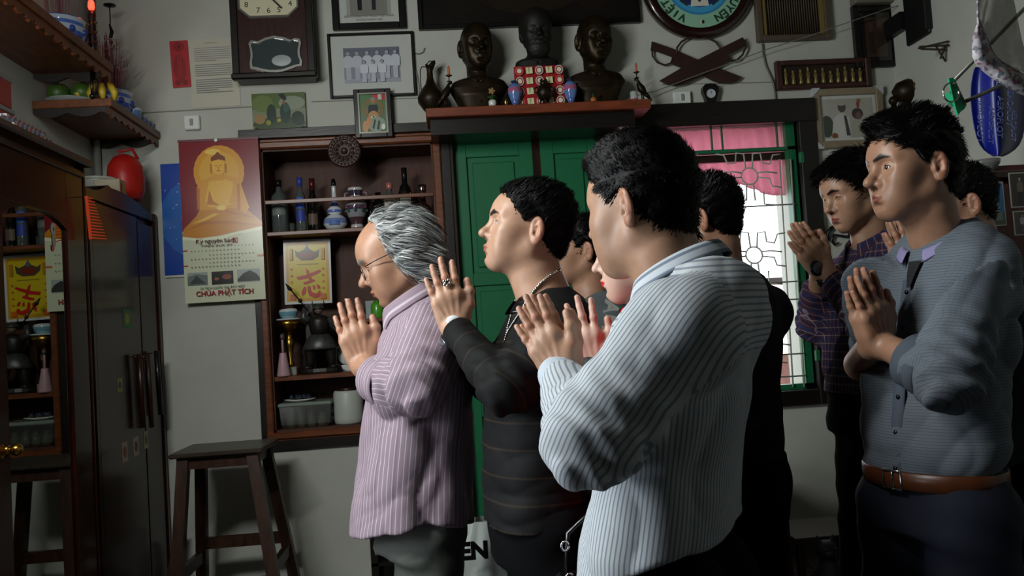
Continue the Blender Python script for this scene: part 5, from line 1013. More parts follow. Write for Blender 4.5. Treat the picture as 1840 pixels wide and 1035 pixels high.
# ============================================================ right side
# speaker in the corner
ysp = 4.15; X0_ = W(1672, 30, ysp)[0]; X1_ = min(W(1758, 30, ysp)[0], XR - .02); Z0_ = W(1690, 58, ysp)[2]
t = thing('wall_speaker', 'black loudspeaker box hung in the upper right corner', 'speaker', ((X0_ + X1_) / 2, ysp, Z0_)); BLKB = mat('black_speaker_shell', '#0c0b0c', .5)
MB().box(X0_, X1_, ysp, ysp + .22, Z0_, Z0_ + .36, bev=.008).obj('cabinet', BLKB, t); MB().box(X0_ + .02, X1_ - .02, ysp - .008, ysp, Z0_ + .02, Z0_ + .34, bev=.004).obj('grille', mat('speaker_mesh', '#151316', .7), t); MB().box((X0_ + X1_) / 2 - .03, (X0_ + X1_) / 2 + .03, ysp + .22, YB - .001, Z0_ + .1, Z0_ + .2).obj('bracket', BLKB, t)
b = MB(); r_ = random.Random(9); ysb = ysp + .0
t = thing('bamboo_rods', 'thin brown rods sticking out under the loudspeaker', 'rods', W(1700, 85, 4.3))
for k, ((xa, ya_), (xb, yb2)) in enumerate((((1650, 87), (1765, 60)), ((1652, 84), (1770, 78)), ((1690, 105), (1712, 52)), ((1655, 88), (1760, 92)), ((1680, 80), (1700, 112)))):
    a = W(xa, ya_, 4.02); b2_ = W(xb, yb2, 4.0 if k < 2 else 4.05); q_ = min(1, (XR - .01 - a[0]) / max(1e-6, b2_[0] - a[0])) if b2_[0] > XR - .01 else 1; b2_ = a + (b2_ - a) * q_; MB().tube([a, b2_], .0055, 6).obj('rod', mat('brown_rod', '#3a3020', .6), t)
# big dark cabinet on the right with things pinned on it
ycb = 2.95; cx0 = W(1768, 350, ycb)[0]; ctop = W(1800, 306, ycb)[2]
t = thing('photo_cupboard', 'tall brown cupboard with photographs stuck on it at the right edge', 'cupboard', (cx0 + .3, ycb, 0)); RBW = mat('red_brown_board', '#4a2016', .4, noise=.3, nscale=8)
MB().box(cx0, XR - .01, ycb + .02, ycb + .5, 0, ctop - .03).obj('carcass', DARKW, t); MB().box(cx0 - .01, XR - .01, ycb, ycb + .52, ctop - .03, ctop, bev=.005).obj('top', DARKW, t)
dpan = MB().box(cx0 + .02, XR - .03, ycb, ycb + .02, .1, ctop - .05, bev=.003).obj('door', RBW, t)
def pinned(r, label, layers):
    a, b_, c_, d_ = WR(*r, ycb - .004); t_ = thing('pinned_photo', label, 'photo', ((a + b_) / 2, ycb - .004, c_), 'photographs on the cupboard'); MB().box(a, b_, ycb - .003, ycb - .0005, c_, d_).obj('sheet', mat('photo_paper', '#a8aaa6', .4), t_); art(layers, a + .004, b_ - .004, c_ + .004, d_ - .004, ycb - .0036, 'print', t_, GLOSSP)
pinned((1778, 327, 1806, 406), 'tall photo of a pale tower against blue sky on the cupboard', ['#2f6a9a', ('#4a5a48', R4(0, 0, 1, .3)), ('#8a9690', [(.4, .3), (.44, .7), (.5, .85), (.56, .7), (.62, .3)]), ('#3a4a3a', E(.2, .25, .25, .1)), ('#6a7a74', R4(.3, .1, .8, .3))])
pinned((1815, 309, 1872, 372), 'photo of people standing, on the cupboard right of the tower photo', ['#3c3430'] + man(.3, .1, .8, '#6a5a50', '#2a2a30', w=.1) + man(.6, .1, .8, '#8a8a88', '#9a9a98', w=.1))
pinned((1822, 378, 1872, 422), 'dim photo under the photo of people, at the picture edge', ['#4a4844'] + man(.3, .1, .8, '#9a9a98', '#5a5a60', w=.1))
# things on the cupboard
c = W(1790, 300, ycb + .2); c[2] = ctop; t = thing('red_book', 'dark red box lying on the cupboard top under the blue cloth', 'box', c); MB().box(c[0] - .07, c[0] + .12, c[1] - .1, c[1] + .1, ctop, ctop + .035, bev=.003).obj('body', mat('dark_red_cover', '#4a1216', .45), t)
c = W(1768, 292, ycb + .12); c[0] -= .0; c[2] = ctop; c[0] = max(c[0], cx0 + .03); t = thing('pale_bowl', 'pale bowl tilted at the left end of the cupboard top', 'bowl', c); part(MB().lathe(c, [(.02, 0), (.03, .004), (.055, .045), (.058, .06), (.054, .058), (.02, .01)], 20), 'bowl', mat('pale_bowl_glaze', '#7f807c', .3), t)
c = np.array([cx0 + .0 + .06, ycb + .3, ctop]); t = thing('bronze_horseman', 'dark bronze figure of a horseman on the cupboard behind the bowl', 'figurine', c); b = MB()
b.tube([c + (-.05, 0, .10), c + (.05, 0, .11)], [.03, .032], 10); b.tube([c + (-.05, 0, .12), c + (-.075, 0, .17), c + (-.10, 0, .165)], [.018, .014, .007], 8); part(b, 'horse', BRONZE, t); part(MB().tube([c + (0, 0, .12), c + (0, 0, .2)], [.022, .02], 8).sphere(c + (0, 0, .225), .02, 8), 'rider', BRONZE, t)
for dx in (-.045, .045):
    for dy in (-.018, .018): part(MB().tube([c + (dx, dy, .09), c + (dx, dy, 0)], .007, 6), 'leg', BRONZE, t)
# small altar bracket with dark figures above the right men
yk = YB - .12; zk = W(1655, 262, yk)[2]; t = thing('corner_bracket_shelf', 'dark little shelf in the right corner holding carved figures', 'shelf', (2.45, YB, zk - .02)); MB().box(W(1600, 262, yk)[0], XR - .002, YB - .22, YB - .001, zk - .03, zk).obj('board', BLACKW, t); MB().box(2.5, 2.53, YB - .18, YB - .001, zk - .15, zk - .03).obj('bracket', BLACKW, t)
c = W(1648, 262, yk); c[2] = zk; t = thing('carved_idol', 'dark carved idol with a broad gilded head', 'figurine', c); part(MB().lathe(c, [(.07, 0), (.08, .03), (.06, .1), (.085, .16), (.075, .22), (.04, .25)], 14, sy=.7), 'body', BRONZE, t); part(MB().lathe(c + (0, 0, .24), [(.05, 0), (.10, .03), (.115, .08), (.09, .12), (.04, .14), (0, .145)], 16, sy=.7), 'head', BRONZE, t); part(MB().lathe(c + (0, -.075, .32), [(0, -.012), (.03, -.01), (.04, 0), (.0, .0)], 14, axis=1), 'gilt_face', mat('dim_gilt', '#6a5a30', .4, metal=.5), t)
c = W(1612, 262, yk); c[2] = zk; t = thing('small_idol', 'small dark idol left of the broad-headed carving', 'figurine', c); part(MB().lathe(c, [(.025, 0), (.03, .03), (.018, .12), (.026, .2), (.012, .24)], 12), 'body', BRONZE, t); part(MB().sphere(c + (0, 0, .262), .026, 10), 'head', BRONZE, t)
# hanging wire airer with clothespin, cloths
ROD = mat('dull_grey_rod', '#77786f', .4, metal=.6); ya3 = 1.62
a, b_ = W(1713, 146, ya3), W(1880, -24, ya3); t = thing('wire_airer', 'dull grey wire airer with two converging rods at the upper right', 'airer', b_)
hk = (a + W(1733, 184, ya3)) / 2
part(MB().tube([a, b_], .0042, 8), 'rod', ROD, t); c2_ = W(1880, 117, ya3); d2_ = W(1731, 184, ya3); part(MB().tube([d2_, c2_], .0042, 8), 'rod', ROD, t)
part(MB().tube([b_, c2_], .0042, 8), 'rod', ROD, t); part(MB().tube([b_, (b_[0], b_[1], ZC)], .003, 6), 'cord', ROD, t); part(MB().tube([a, d2_], .0042, 8), 'rod', ROD, t)
GC = mat('green_clip_plastic', '#2a9a6a', .35); P = lambda px, py, y=ya3: W(px, py, y)
t = thing('green_clothespin', 'green plastic clothespin with a steel ring clipped on the airer', 'clothespin', P(1715, 172))
for dy, pp in ((-.016, [(1705, 141), (1713, 139), (1719, 150), (1733, 196), (1726, 201), (1722, 207), (1718, 196)]), (.012, [(1708, 146), (1716, 143), (1722, 155), (1737, 188), (1733, 196), (1724, 192)])):
    v = [P(*q, ya3 + dy) for q in pp]; MB().slab([(q[0], q[2]) for q in v], ya3 + dy, ya3 + dy + .006).obj('jaw', GC, t)
v = [P(*q) for q in [(1700, 168), (1708, 164), (1720, 182), (1718, 190), (1708, 184)]]; MB().slab([(q[0], q[2]) for q in v], ya3 - .012, ya3 + .010).obj('grip', GC, t)
part(MB().tube([P(1709 + 14 * math.cos(a_), 166 + 17 * math.sin(a_), ya3 - .018) for a_ in np.linspace(-.3, 5.2, 20)], .0018, 6), 'spring', CHROME, t)
# shiny blue cloth with lettering
yb3 = 1.72; BL = mat('shiny_blue_satin', '#0a1668', .38, noise=.3, nscale=6, spec=.5); o1 = [(1748, 130), (1742, 170), (1744, 200), (1750, 240), (1758, 265), (1775, 278), (1800, 281), (1825, 270), (1838, 250), (1842, 200), (1840, 150), (1832, 128), (1800, 118)]
t = thing('blue_satin_mask', 'shiny deep blue satin cloth printed with pale lettering, hanging from the airer', 'cloth', W(1792, 281, yb3)); P = []
Lf = [(1750, 120), (1743, 150), (1742, 180), (1746, 215), (1753, 250), (1766, 272), (1785, 281)]; Rt = [(1830, 120), (1838, 150), (1843, 180), (1842, 215), (1838, 250), (1825, 270), (1800, 281)]
for j in range(7):
    row = []
    for i in range(25): u = i / 24; px = Lf[j][0] * (1 - u) + Rt[j][0] * u; row.append(W(px, Lf[j][1] * (1 - u) + Rt[j][1] * u, yb3 + .012 * math.sin(u * 9) + .02 * (u - .5) ** 2 - .03 * math.sin(u * PI)))
    P.append(row)
o = MB().grid(P).obj('cloth', BL, t, smooth=True); m_ = o.modifiers.new('t', 'SOLIDIFY'); m_.thickness = .003; m_ = o.modifiers.new('s', 'SUBSURF'); m_.levels = m_.render_levels = 1
PL = mat('pale_print_ink', '#7a86c0', .4)
for px, py, s_ in ((1762, 215, .020), (1781, 225, .016), (1797, 210, .018), (1815, 190, .018), (1822, 225, .014)):
    p = W(px, py, yb3 - .048); text('AEROFLOT', p[0], p[1], p[2], s_, PL, t, rot=-PI / 2 - .12, mirror=False)
p = W(1800, 130, ya3 + .02); part(MB().tube([W(1800, 128, yb3), W(1800, 128, yb3) * .5 + W(1790, 152, ya3) * .5, W(1790, 157, ya3)], .002, 6), 'hanging_tape', PL, t)
# sheer grey cloth with a patterned border
yc3 = 1.52; t = thing('patterned_cloth', 'sheer grey cloth with a flowery patterned border hung on the airer', 'cloth', W(1790, 150, yc3)); SHEER = mat('sheer_grey_cloth', '#5c5850', .8, alpha=.75, noise=.15, nscale=60); BRD = mat('flowery_border', '#8f8a94', .6); _n = BRD.node_tree.nodes; _l = BRD.node_tree.links; _t = _n.new('ShaderNodeTexCoord'); _v = _n.new('ShaderNodeTexVoronoi'); _v.inputs['Scale'].default_value = 130; _r = _n.new('ShaderNodeValToRGB'); _s = _n.new('ShaderNodeSeparateColor')
_l.new(_t.outputs['Object'], _v.inputs['Vector']); _l.new(_v.outputs['Color'], _s.inputs[0]); _l.new(_s.outputs[0], _r.inputs[0]); _l.new(_r.outputs[0], _n['Principled BSDF'].inputs['Base Color']); _r.color_ramp.interpolation = 'CONSTANT'
for _i, (_p, _c) in enumerate(((0, '#a8a2aa'), (.3, '#6e6470'), (.5, '#b8b4b8'), (.68, '#8a5a66'), (.8, '#5e6e78'), (.9, '#c4c0c4'))):
    _e = _r.color_ramp.elements[_i] if _i < 2 else _r.color_ramp.elements.new(_p); _e.position = _p; _e.color = lin(_c)
Lf = [(1756, -40), (1757, 0), (1758, 30), (1762, 55), (1775, 80), (1790, 108)]; Rt = [(1830, -60), (1822, 0), (1828, 30), (1836, 70), (1846, 105), (1860, 140)]; P = []
for j in range(6): P.append([W(Lf[j][0] * (1 - u) + Rt[j][0] * u, Lf[j][1] * (1 - u) + Rt[j][1] * u, yc3 + .010 * math.sin(u * 8 + j)) for u in np.linspace(0, 1, 14)])
o = MB().grid(P).obj('sheer_panel', SHEER, t, smooth=True)
I_ = [(1758, 30), (1765, 52), (1776, 72), (1782, 92), (1794, 108), (1815, 120), (1840, 134), (1868, 150)]; O_ = [(1757, 45), (1747, 75), (1745, 100), (1755, 118), (1775, 135), (1798, 150), (1825, 165), (1868, 185)]; P = []
for k in range(6): u = k / 5; P.append([W(I_[j][0] * (1 - u) + O_[j][0] * u, I_[j][1] * (1 - u) + O_[j][1] * u, yc3 - .004 - .016 * math.sin(u * PI) + .006 * math.sin(j * 2.1)) for j in range(8)])
o = MB().grid(P).obj('border', BRD, t, smooth=True); m_ = o.modifiers.new('t', 'SOLIDIFY'); m_.thickness = .003; m_ = o.modifiers.new('s', 'SUBSURF'); m_.levels = m_.render_levels = 2
part(MB().tube([W(1757, -60, yc3), W(1757, 20, yc3), W(1758, 50, yc3)], .0025, 6), 'edge_cord', BRD, t)
# dim brown stools and the cat by the wall
X = W(1392, 900, 3.6)[0]; t = thing('dark_chest', 'dim red-brown wooden chest against the wall under the window', 'chest', (X, 3.9, 0)); zc_ = W(1390, 850, 3.8)[2]; x1_ = W(1416, 900, 3.8)[0]
MB().box(x1_ - .5, x1_, 3.8, 4.2, .0, zc_ - .02, bev=.004).obj('body', DARKW, t); MB().box(x1_ - .52, x1_ + .01, 3.79, 4.22, zc_ - .02, zc_, bev=.004).obj('lid', RBW, t)
x0_ = x1_ + .02; z_ = W(1425, 958, 3.9)[2]; t = thing('low_bench', 'dim low wooden bench right of the red-brown chest', 'bench', (x0_ + .2, 3.9, 0)); MB().box(x0_, x0_ + .36, 3.8, 4.15, z_ - .03, z_, bev=.004).obj('seat', DARKW, t)
for dx in (.02, .31):
    for dy in (.02, .3): MB().box(x0_ + dx, x0_ + dx + .03, 3.8 + dy, 3.83 + dy, 0, z_ - .03).obj('leg', DARKW, t)
# ============================================================ people: bodies and clothes grown as one surface each
f32 = np.float32
def smin(a, b, k): h = np.maximum(k - np.abs(a - b), 0) / k; return np.minimum(a, b) - h * h * k * .25
def smax(a, b, k): return -smin(-a, -b, k)
def s_ell(P, c, r, R=None):
    q = P - np.asarray(c, f32)
    if R is not None: q = q @ np.asarray(R, f32)
    r = np.asarray(r, f32); k0 = np.sqrt(((q / r) ** 2).sum(1)); k1 = np.sqrt(((q / (r * r)) ** 2).sum(1)) + 1e-9
    return k0 * (k0 - 1) / k1
def s_cone(P, a, b, ra, rb):
    a = np.asarray(a, f32); b = np.asarray(b, f32); ba = b - a; pa = P - a; t = np.clip(pa @ ba / max(1e-9, float(ba @ ba)), 0, 1)
    return np.sqrt(((pa - t[:, None] * ba) ** 2).sum(1)) - (ra + (rb - ra) * t)
def s_chain(P, pts, rs, k=.006):
    d = None
    for i in range(len(pts) - 1):
        e = s_cone(P, pts[i], pts[i + 1], rs[i], rs[i + 1]); d = e if d is None else smin(d, e, k)
    return d
def in_box(P, lo, hi, fn, pad=.02):
    m = np.all((P > np.asarray(lo) - pad) & (P < np.asarray(hi) + pad), axis=1); 
    c = (np.asarray(lo) + np.asarray(hi)) / 2; hs = (np.asarray(hi) - np.asarray(lo)) / 2
    d = np.sqrt((np.maximum(np.abs(P - c) - hs, 0) ** 2).sum(1)).astype(f32) + .06
    if m.any(): d[m] = fn(P[m])
    return d
def mesh_sdf(f, lo, hi, h, B=6, slack=.012):
    lo = np.asarray(lo, float); hi = np.asarray(hi, float); nb = np.ceil((hi - lo) / h / B).astype(int) + 1
    g = np.stack(np.meshgrid(*[np.arange(n) for n in nb], indexing='ij'), -1).reshape(-1, 3)
    cen = (lo + (g * B + (B - 1) / 2) * h).astype(f32); d = f(cen); act = np.abs(d) < h * B * .87 + slack
    V = np.repeat(np.repeat(np.repeat(np.where(d < 0, -1, 1).astype(f32).reshape(nb), B, 0), B, 1), B, 2)
    o = np.stack(np.meshgrid(*[np.arange(B)] * 3, indexing='ij'), -1).reshape(-1, 3); ga = g[act]
    idx = (ga[:, None, :] * B + o[None]).reshape(-1, 3); val = np.empty(len(idx), f32)
    for s in range(0, len(idx), 400000): val[s:s + 400000] = f((lo + idx[s:s + 400000] * h).astype(f32))
    V[idx[:, 0], idx[:, 1], idx[:, 2]] = val
    I = V < 0; c = np.zeros(tuple(np.array(V.shape) - 1), np.uint8)
    cor = [(i, j, k) for i in (0, 1) for j in (0, 1) for k in (0, 1)]; nx, ny, nz = c.shape
    for i, j, k in cor: c += I[i:i + nx, j:j + ny, k:k + nz]
    A = np.argwhere((c > 0) & (c < 8)); cid = np.full(c.shape, -1, np.int32); cid[A[:, 0], A[:, 1], A[:, 2]] = np.arange(len(A))
    cv = np.stack([V[A[:, 0] + i, A[:, 1] + j, A[:, 2] + k] for i, j, k in cor], 1); acc = np.zeros((len(A), 3)); cnt = np.zeros(len(A))
    for a in range(8):
        for b in range(a + 1, 8):
            ca, cb = np.array(cor[a]), np.array(cor[b])
            if np.abs(ca - cb).sum() != 1: continue
            va, vb = cv[:, a], cv[:, b]; m = (va < 0) != (vb < 0); t = va[m] / (va[m] - vb[m]); acc[m] += ca + t[:, None] * (cb - ca); cnt[m] += 1
    vert = lo + (A + acc / cnt[:, None]) * h; F_ = []
    for ax in range(3):
        sl0 = [slice(1, -1)] * 3; sl1 = [slice(1, -1)] * 3; sl0[ax] = slice(0, -1); sl1[ax] = slice(1, None)
        a_, b_ = I[tuple(sl0)], I[tuple(sl1)]; E_ = np.argwhere(a_ != b_); 
        if not len(E_): continue
        s0 = a_[E_[:, 0], E_[:, 1], E_[:, 2]]; off = np.ones(3, int); off[ax] = 0; E_ = E_ + off; u, v = (ax + 1) % 3, (ax + 2) % 3; q = []
        for du, dv in ((-1, -1), (0, -1), (0, 0), (-1, 0)):
            K = E_.copy(); K[:, u] += du; K[:, v] += dv; q.append(cid[K[:, 0], K[:, 1], K[:, 2]])
        q = np.stack(q, 1); q[~s0] = q[~s0][:, ::-1]; F_.append(q)
    Fq = np.concatenate(F_); return vert, Fq[(Fq >= 0).all(1)]
def np_mesh(name, v, faces, m, parent, cols=None, uv=None, smooth=True):
    me = bpy.data.meshes.new(name); off = np.zeros(3); q = parent
    while q is not None: off += np.array(q.location); q = q.parent
    v = np.asarray(v) - off; n = faces.shape[1]
    me.vertices.add(len(v)); me.vertices.foreach_set('co', v.astype(f32).ravel()); me.loops.add(faces.size); me.loops.foreach_set('vertex_index', faces.astype(np.int32).ravel())
    me.polygons.add(len(faces)); me.polygons.foreach_set('loop_start', np.arange(0, faces.size, n, dtype=np.int32)); me.polygons.foreach_set('use_smooth', np.full(len(faces), smooth))
    me.update(calc_edges=True)
    if cols is not None:
        a = me.color_attributes.new('Col', 'FLOAT_COLOR', 'POINT'); c = np.ones((len(v), 4), f32); c[:, :3] = cols; a.data.foreach_set('color', c.ravel())
    if uv is not None: l = me.uv_layers.new(name='UVMap'); l.data.foreach_set('uv', uv.astype(f32).ravel())
    me.materials.append(m); o = bpy.data.objects.new(name, me); C.objects.link(o); o.parent = parent; return o
def rotm(yaw=0, pitch=0, roll=0):
    'columns are the head axes: x forward, y left, z up. pitch > 0 looks down'
    cy, sy, cp, sp, cr, sr = math.cos(yaw), math.sin(yaw), math.cos(pitch), math.sin(pitch), math.cos(roll), math.sin(roll)
    return np.array([[cy, -sy, 0], [sy, cy, 0], [0, 0, 1]]) @ np.array([[cp, 0, sp], [0, 1, 0], [-sp, 0, cp]]) @ np.array([[1, 0, 0], [0, cr, -sr], [0, sr, cr]])
def mirr(P): Q = P.copy(); Q[:, 1] = np.abs(Q[:, 1]); return Q
# ---- head in its own axes (metres): crown z .125, chin z -.112, ears x -.012
def head_sdf(P, h):
    M = mirr(P); fat = h.get('fat', 0); jw = h.get('jaw', 0); ns = h.get('nose', 1)
    d = s_ell(P, (-.010, 0, .034), (.099, .076, .089))
    d = smin(d, s_ell(P, (.028, 0, -.022), (.062, .060 + fat, .084)), .03)
    d = smin(d, s_ell(P, (.045, 0, .035), (.052, .060, .052)), .03)                       # forehead
    d = smin(d, s_cone(M, (-.008, .050 + fat + jw, -.052), (.062, .014, -.094), .020, .020), .035)   # jaw line
    d = smin(d, s_ell(P, (.068, 0, -.095), (.022, .022, .019)), .022)                    # chin
    d = smin(d, s_ell(M, (.055, .044 + fat * .6, -.022), (.026, .022, .022)), .03)        # cheek bones
    d = smin(d, s_ell(M, (.060, .034 + fat * .6, -.058), (.022, .018 + fat * .5, .026)), .03)
    d = smin(d, s_cone(M, (.084, .010, .024), (.070, .046, .022), .010, .009), .016)      # brow
    d = smin(d, s_ell(P, (.076, 0, -.066), (.022, .026, .028)), .022)                     # muzzle
    d = smax(d, -s_ell(M, (.096, .032, .003), (.018, .019, .014)), .016)                  # eye sockets
    d = smin(d, s_ell(M, (.0735, .031, .003), (.0145, .0165, .0125)), .006)               # lids over the eyeball
    ez = h.get('eye', .5)                                                                 # 0 closed .. 1 open
    if ez > .05: d = smax(d, -s_ell(M, (.0885, .0315, .0005), (.008, .0130, .0018 + .0045 * ez)), .0025)
    else: d = smax(d, -s_cone(M, (.0885, .022, -.003), (.083, .042, -.004), .0012, .0008), .002)
    n = s_cone(P, (.082, 0, .014), (.107 + .008 * (ns - 1), 0, -.023), .008, .0105 * ns)          # nose
    n = smin(n, s_ell(P, (.1085 + .010 * (ns - 1), 0, -.029), (.0140 * ns, .012 * ns, .0105 * ns)), .008)
    n = smin(n, s_ell(M, (.0935, .0135 * ns, -.034), (.011, .0075 * ns, .008)), .006)
    d = smin(d, n, .012)
    d = smax(d, -s_ell(M, (.103, .0065, -.0420), (.0065, .0038, .0055)), .003)            # nostrils
    d = smax(d, -s_cone(P, (.101, 0, -.046), (.098, 0, -.055), .0022, .003), .005)        # philtrum
    op = h.get('mouth', 0)
    lp = smin(s_cone(M, (.0985, .004, -.0600), (.082, .023, -.0650), .0058, .0022), s_cone(M, (.0960, .0, -.0705), (.082, .022, -.0665), .0068, .0022), .002)
    d = smin(d, lp, .004); d = smax(d, -s_cone(M, (.104, .0, -.0652), (.084, .024, -.0662), .0012 + op, .0008), .002)
    d = smax(d, -s_ell(P, (.098, 0, -.083), (.010, .02, .006)), .010)                     # under the lower lip
    d = smax(d, -s_cone(M, (.090, .019, -.035), (.080, .034, -.062), .0012, .0012), .006) # fold beside the mouth
    if h.get('under'): d = smax(d, -s_cone(M, (.088, .020, -.012), (.078, .044, -.014), .0012, .001), .005)
    # ear
    er = h.get('ear', 1); Re = rotm(0, .16, 0) @ rotm(.42, 0, 0).T; c = np.array([-.016, .079, -.006]); q = ((M - c.astype(f32)) @ Re.astype(f32)) / er
    # in q: x front, y outward, z up
    e = s_ell(q, (0, 0, .003), (.0175, .0075, .0315)); e = smin(e, s_ell(q, (.004, .000, -.024), (.010, .0065, .011)), .008)
    e = smax(e, -s_ell(q, (.001, .0085, .008), (.0115, .0075, .0205)), .003)
    e = smin(e, s_cone(q, (-.006, .003, .016), (-.007, .004, -.012), .0028, .0032), .004); e = smin(e, s_cone(q, (.005, .002, .010), (-.006, .003, .018), .002, .0025), .003)
    e = smax(e, -s_ell(q, (.006, .008, -.008), (.007, .008, .008)), .003); e = smin(e, s_ell(q, (.0135, .001, -.006), (.004, .005, .0065)), .004)
    d = smin(d, e * er, .005)
    return d
def hair_hline(h): return h
# ---- hand in its own axes: x towards the thumb, y out of the back of the hand, z along the fingers, wrist at 0
def finger_pts(base, ln, ang, bend):
    a, b = ang, 0; p = np.array(base, float); out = [p]
    for i, l in enumerate((.46, .29, .25)):
        b += bend[i]; dr_ = np.array([math.sin(a) * math.cos(b), -math.sin(b), math.cos(a) * math.cos(b)]); p = p + dr_ * ln * l; out.append(p)
    return out
def hand_sdf(P, h, cols=False):
    sp = h.get('spread', 1); bd = h.get('bend', .06)
    d = s_ell(P, (.004, 0, .052), (.0405, .0155, .060)); d = smin(d, s_cone(P, (.026, 0, .085), (-.028, 0, .074), .0125, .0105), .02)
    d = smin(d, s_ell(P, (.026, -.006, .034), (.020, .015, .033)), .015)                  # thumb ball
    d = smin(d, s_ell(P, (-.026, -.004, .035), (.013, .012, .034)), .015)
    W_ = s_ell(P, (0, .0, -.004), (.029, .0205, .03)); d = smin(d, W_, .02)
    F_ = [((.0285, .001, .088), .079, .10, .0090), ((.0085, .002, .093), .088, .015, .0092), ((-.0115, .001, .088), .081, -.06, .0087), ((-.0295, -.001, .077), .064, -.16, .0077)]
    tips = []
    fd = None
    for i, (b, l, a, r) in enumerate(F_):
        pts = finger_pts(b, l * h.get('flen', 1), a * sp + h.get('fan', 0), (bd * .3, bd, bd * .8)); e = s_chain(P, pts, (r * 1.08, r * 1.0, r * .88, r * .76), .003)
        e = smin(e, s_ell(P, pts[1] + (0, r * .25, 0), (r * 1.02, r * .95, r * 1.05)), .004)         # knuckle
        e = smin(e, s_ell(P, pts[0] + (0, r * .45, .0), (r * .9, r * .75, r * 1.1)), .008)
        for kk in (-.0035, .0, .0035): e = smax(e, -s_cone(P, pts[1] + (-r, r * 1.35, kk), pts[1] + (r, r * 1.35, kk), .0007, .0007), .0012)
        fd = e if fd is None else np.minimum(fd, e); tips.append((pts, r))
        d = smax(smin(d, s_cone(P, np.array(b) + (0, .0105, -.004), (b[0] * .45, .0125, .02), .0026, .002), .006), -1e3, .001)
    d = smin(d, fd, .010)
    tb = h.get('thumb', .38); T = [np.array([.022, -.004, .022])]; T.append(T[0] + (.026 * math.cos(.5) + .006, .0, .030)); t2 = tb
    T.append(T[1] + np.array([math.sin(t2) * .034, .0, math.cos(t2) * .034])); T.append(T[2] + np.array([math.sin(t2 - .22) * .027, 0, math.cos(t2 - .22) * .027]))
    e = s_chain(P, T, (.0155, .0125, .0112, .0090), .006); e = smin(e, s_ell(P, T[2] + (0, .002, 0), (.0118, .0105, .011)), .005); d = smin(d, e, .011); tips.append((T, .0095))
    return (d, tips) if cols else d
# ---- person
SKINM = {}
def skin_mat(name, rough=.42):
    m = mat(name, attr=True, rough=rough, noise=.12, nscale=35, bump=.12, bscale=420, bdist=.0008, sss=.06); return m
def cloth(name, base, stripes=(), rough=.8, bumpy=.25):
    'stripes: (axis 0/1, period, width, colour, offset)'
    m = bpy.data.materials.new(name); m.use_nodes = True; nt = m.node_tree; N, L = nt.nodes, nt.links; b = N['Principled BSDF']; b.inputs['Roughness'].default_value = rough
    b.inputs['Sheen Weight'].default_value = .0; b.inputs['Specular IOR Level'].default_value = .2
    uv = N.new('ShaderNodeUVMap'); sx = N.new('ShaderNodeSeparateXYZ'); L.new(uv.outputs[0], sx.inputs[0])
    rgb = N.new('ShaderNodeRGB'); rgb.outputs[0].default_value = lin(base); cur = rgb.outputs[0]
    for ax, per, wd, col, off in stripes:
        a = N.new('ShaderNodeMath'); a.operation = 'MULTIPLY_ADD'; L.new(sx.outputs[ax], a.inputs[0]); a.inputs[1].default_value = 1 / per; a.inputs[2].default_value = off
        f_ = N.new('ShaderNodeMath'); f_.operation = 'PINGPONG'; L.new(a.outputs[0], f_.inputs[0]); f_.inputs[1].default_value = .5
        g = N.new('ShaderNodeMapRange'); L.new(f_.outputs[0], g.inputs[0]); g.inputs[1].default_value = wd / 2 + .05; g.inputs[2].default_value = wd / 2 - .05; g.inputs[3].default_value = 0; g.inputs[4].default_value = 1
        x = N.new('ShaderNodeMix'); x.data_type = 'RGBA'; L.new(g.outputs[0], x.inputs[0]); L.new(cur, x.inputs[6]); x.inputs[7].default_value = lin(col); cur = x.outputs[2]
        if len(stripes) > 1:
            mu = N.new('ShaderNodeMath'); mu.operation = 'MULTIPLY'; L.new(g.outputs[0], mu.inputs[0]); mu.inputs[1].default_value = .75; L.new(mu.outputs[0], x.inputs[0])
    L.new(cur, b.inputs['Base Color'])
    tc = N.new('ShaderNodeTexCoord'); nz = N.new('ShaderNodeTexNoise'); nz.inputs['Scale'].default_value = 14; nz.inputs['Detail'].default_value = 3; L.new(tc.outputs['Object'], nz.inputs['Vector'])
    bp = N.new('ShaderNodeBump'); bp.inputs['Strength'].default_value = bumpy; bp.inputs['Distance'].default_value = .012; L.new(nz.outputs[0], bp.inputs['Height']); L.new(bp.outputs[0], b.inputs['Normal'])
    MATS[name] = m; return m
HAIRB = mat('black_hair', '#060505', .5, spec=.16); HAIRG = mat('grey_hair', attr=True, rough=.42)
IRIS = mat('dark_iris', '#120a06', .05, coat=1); EYEW = mat('eye_white', '#b9b0a6', .15)
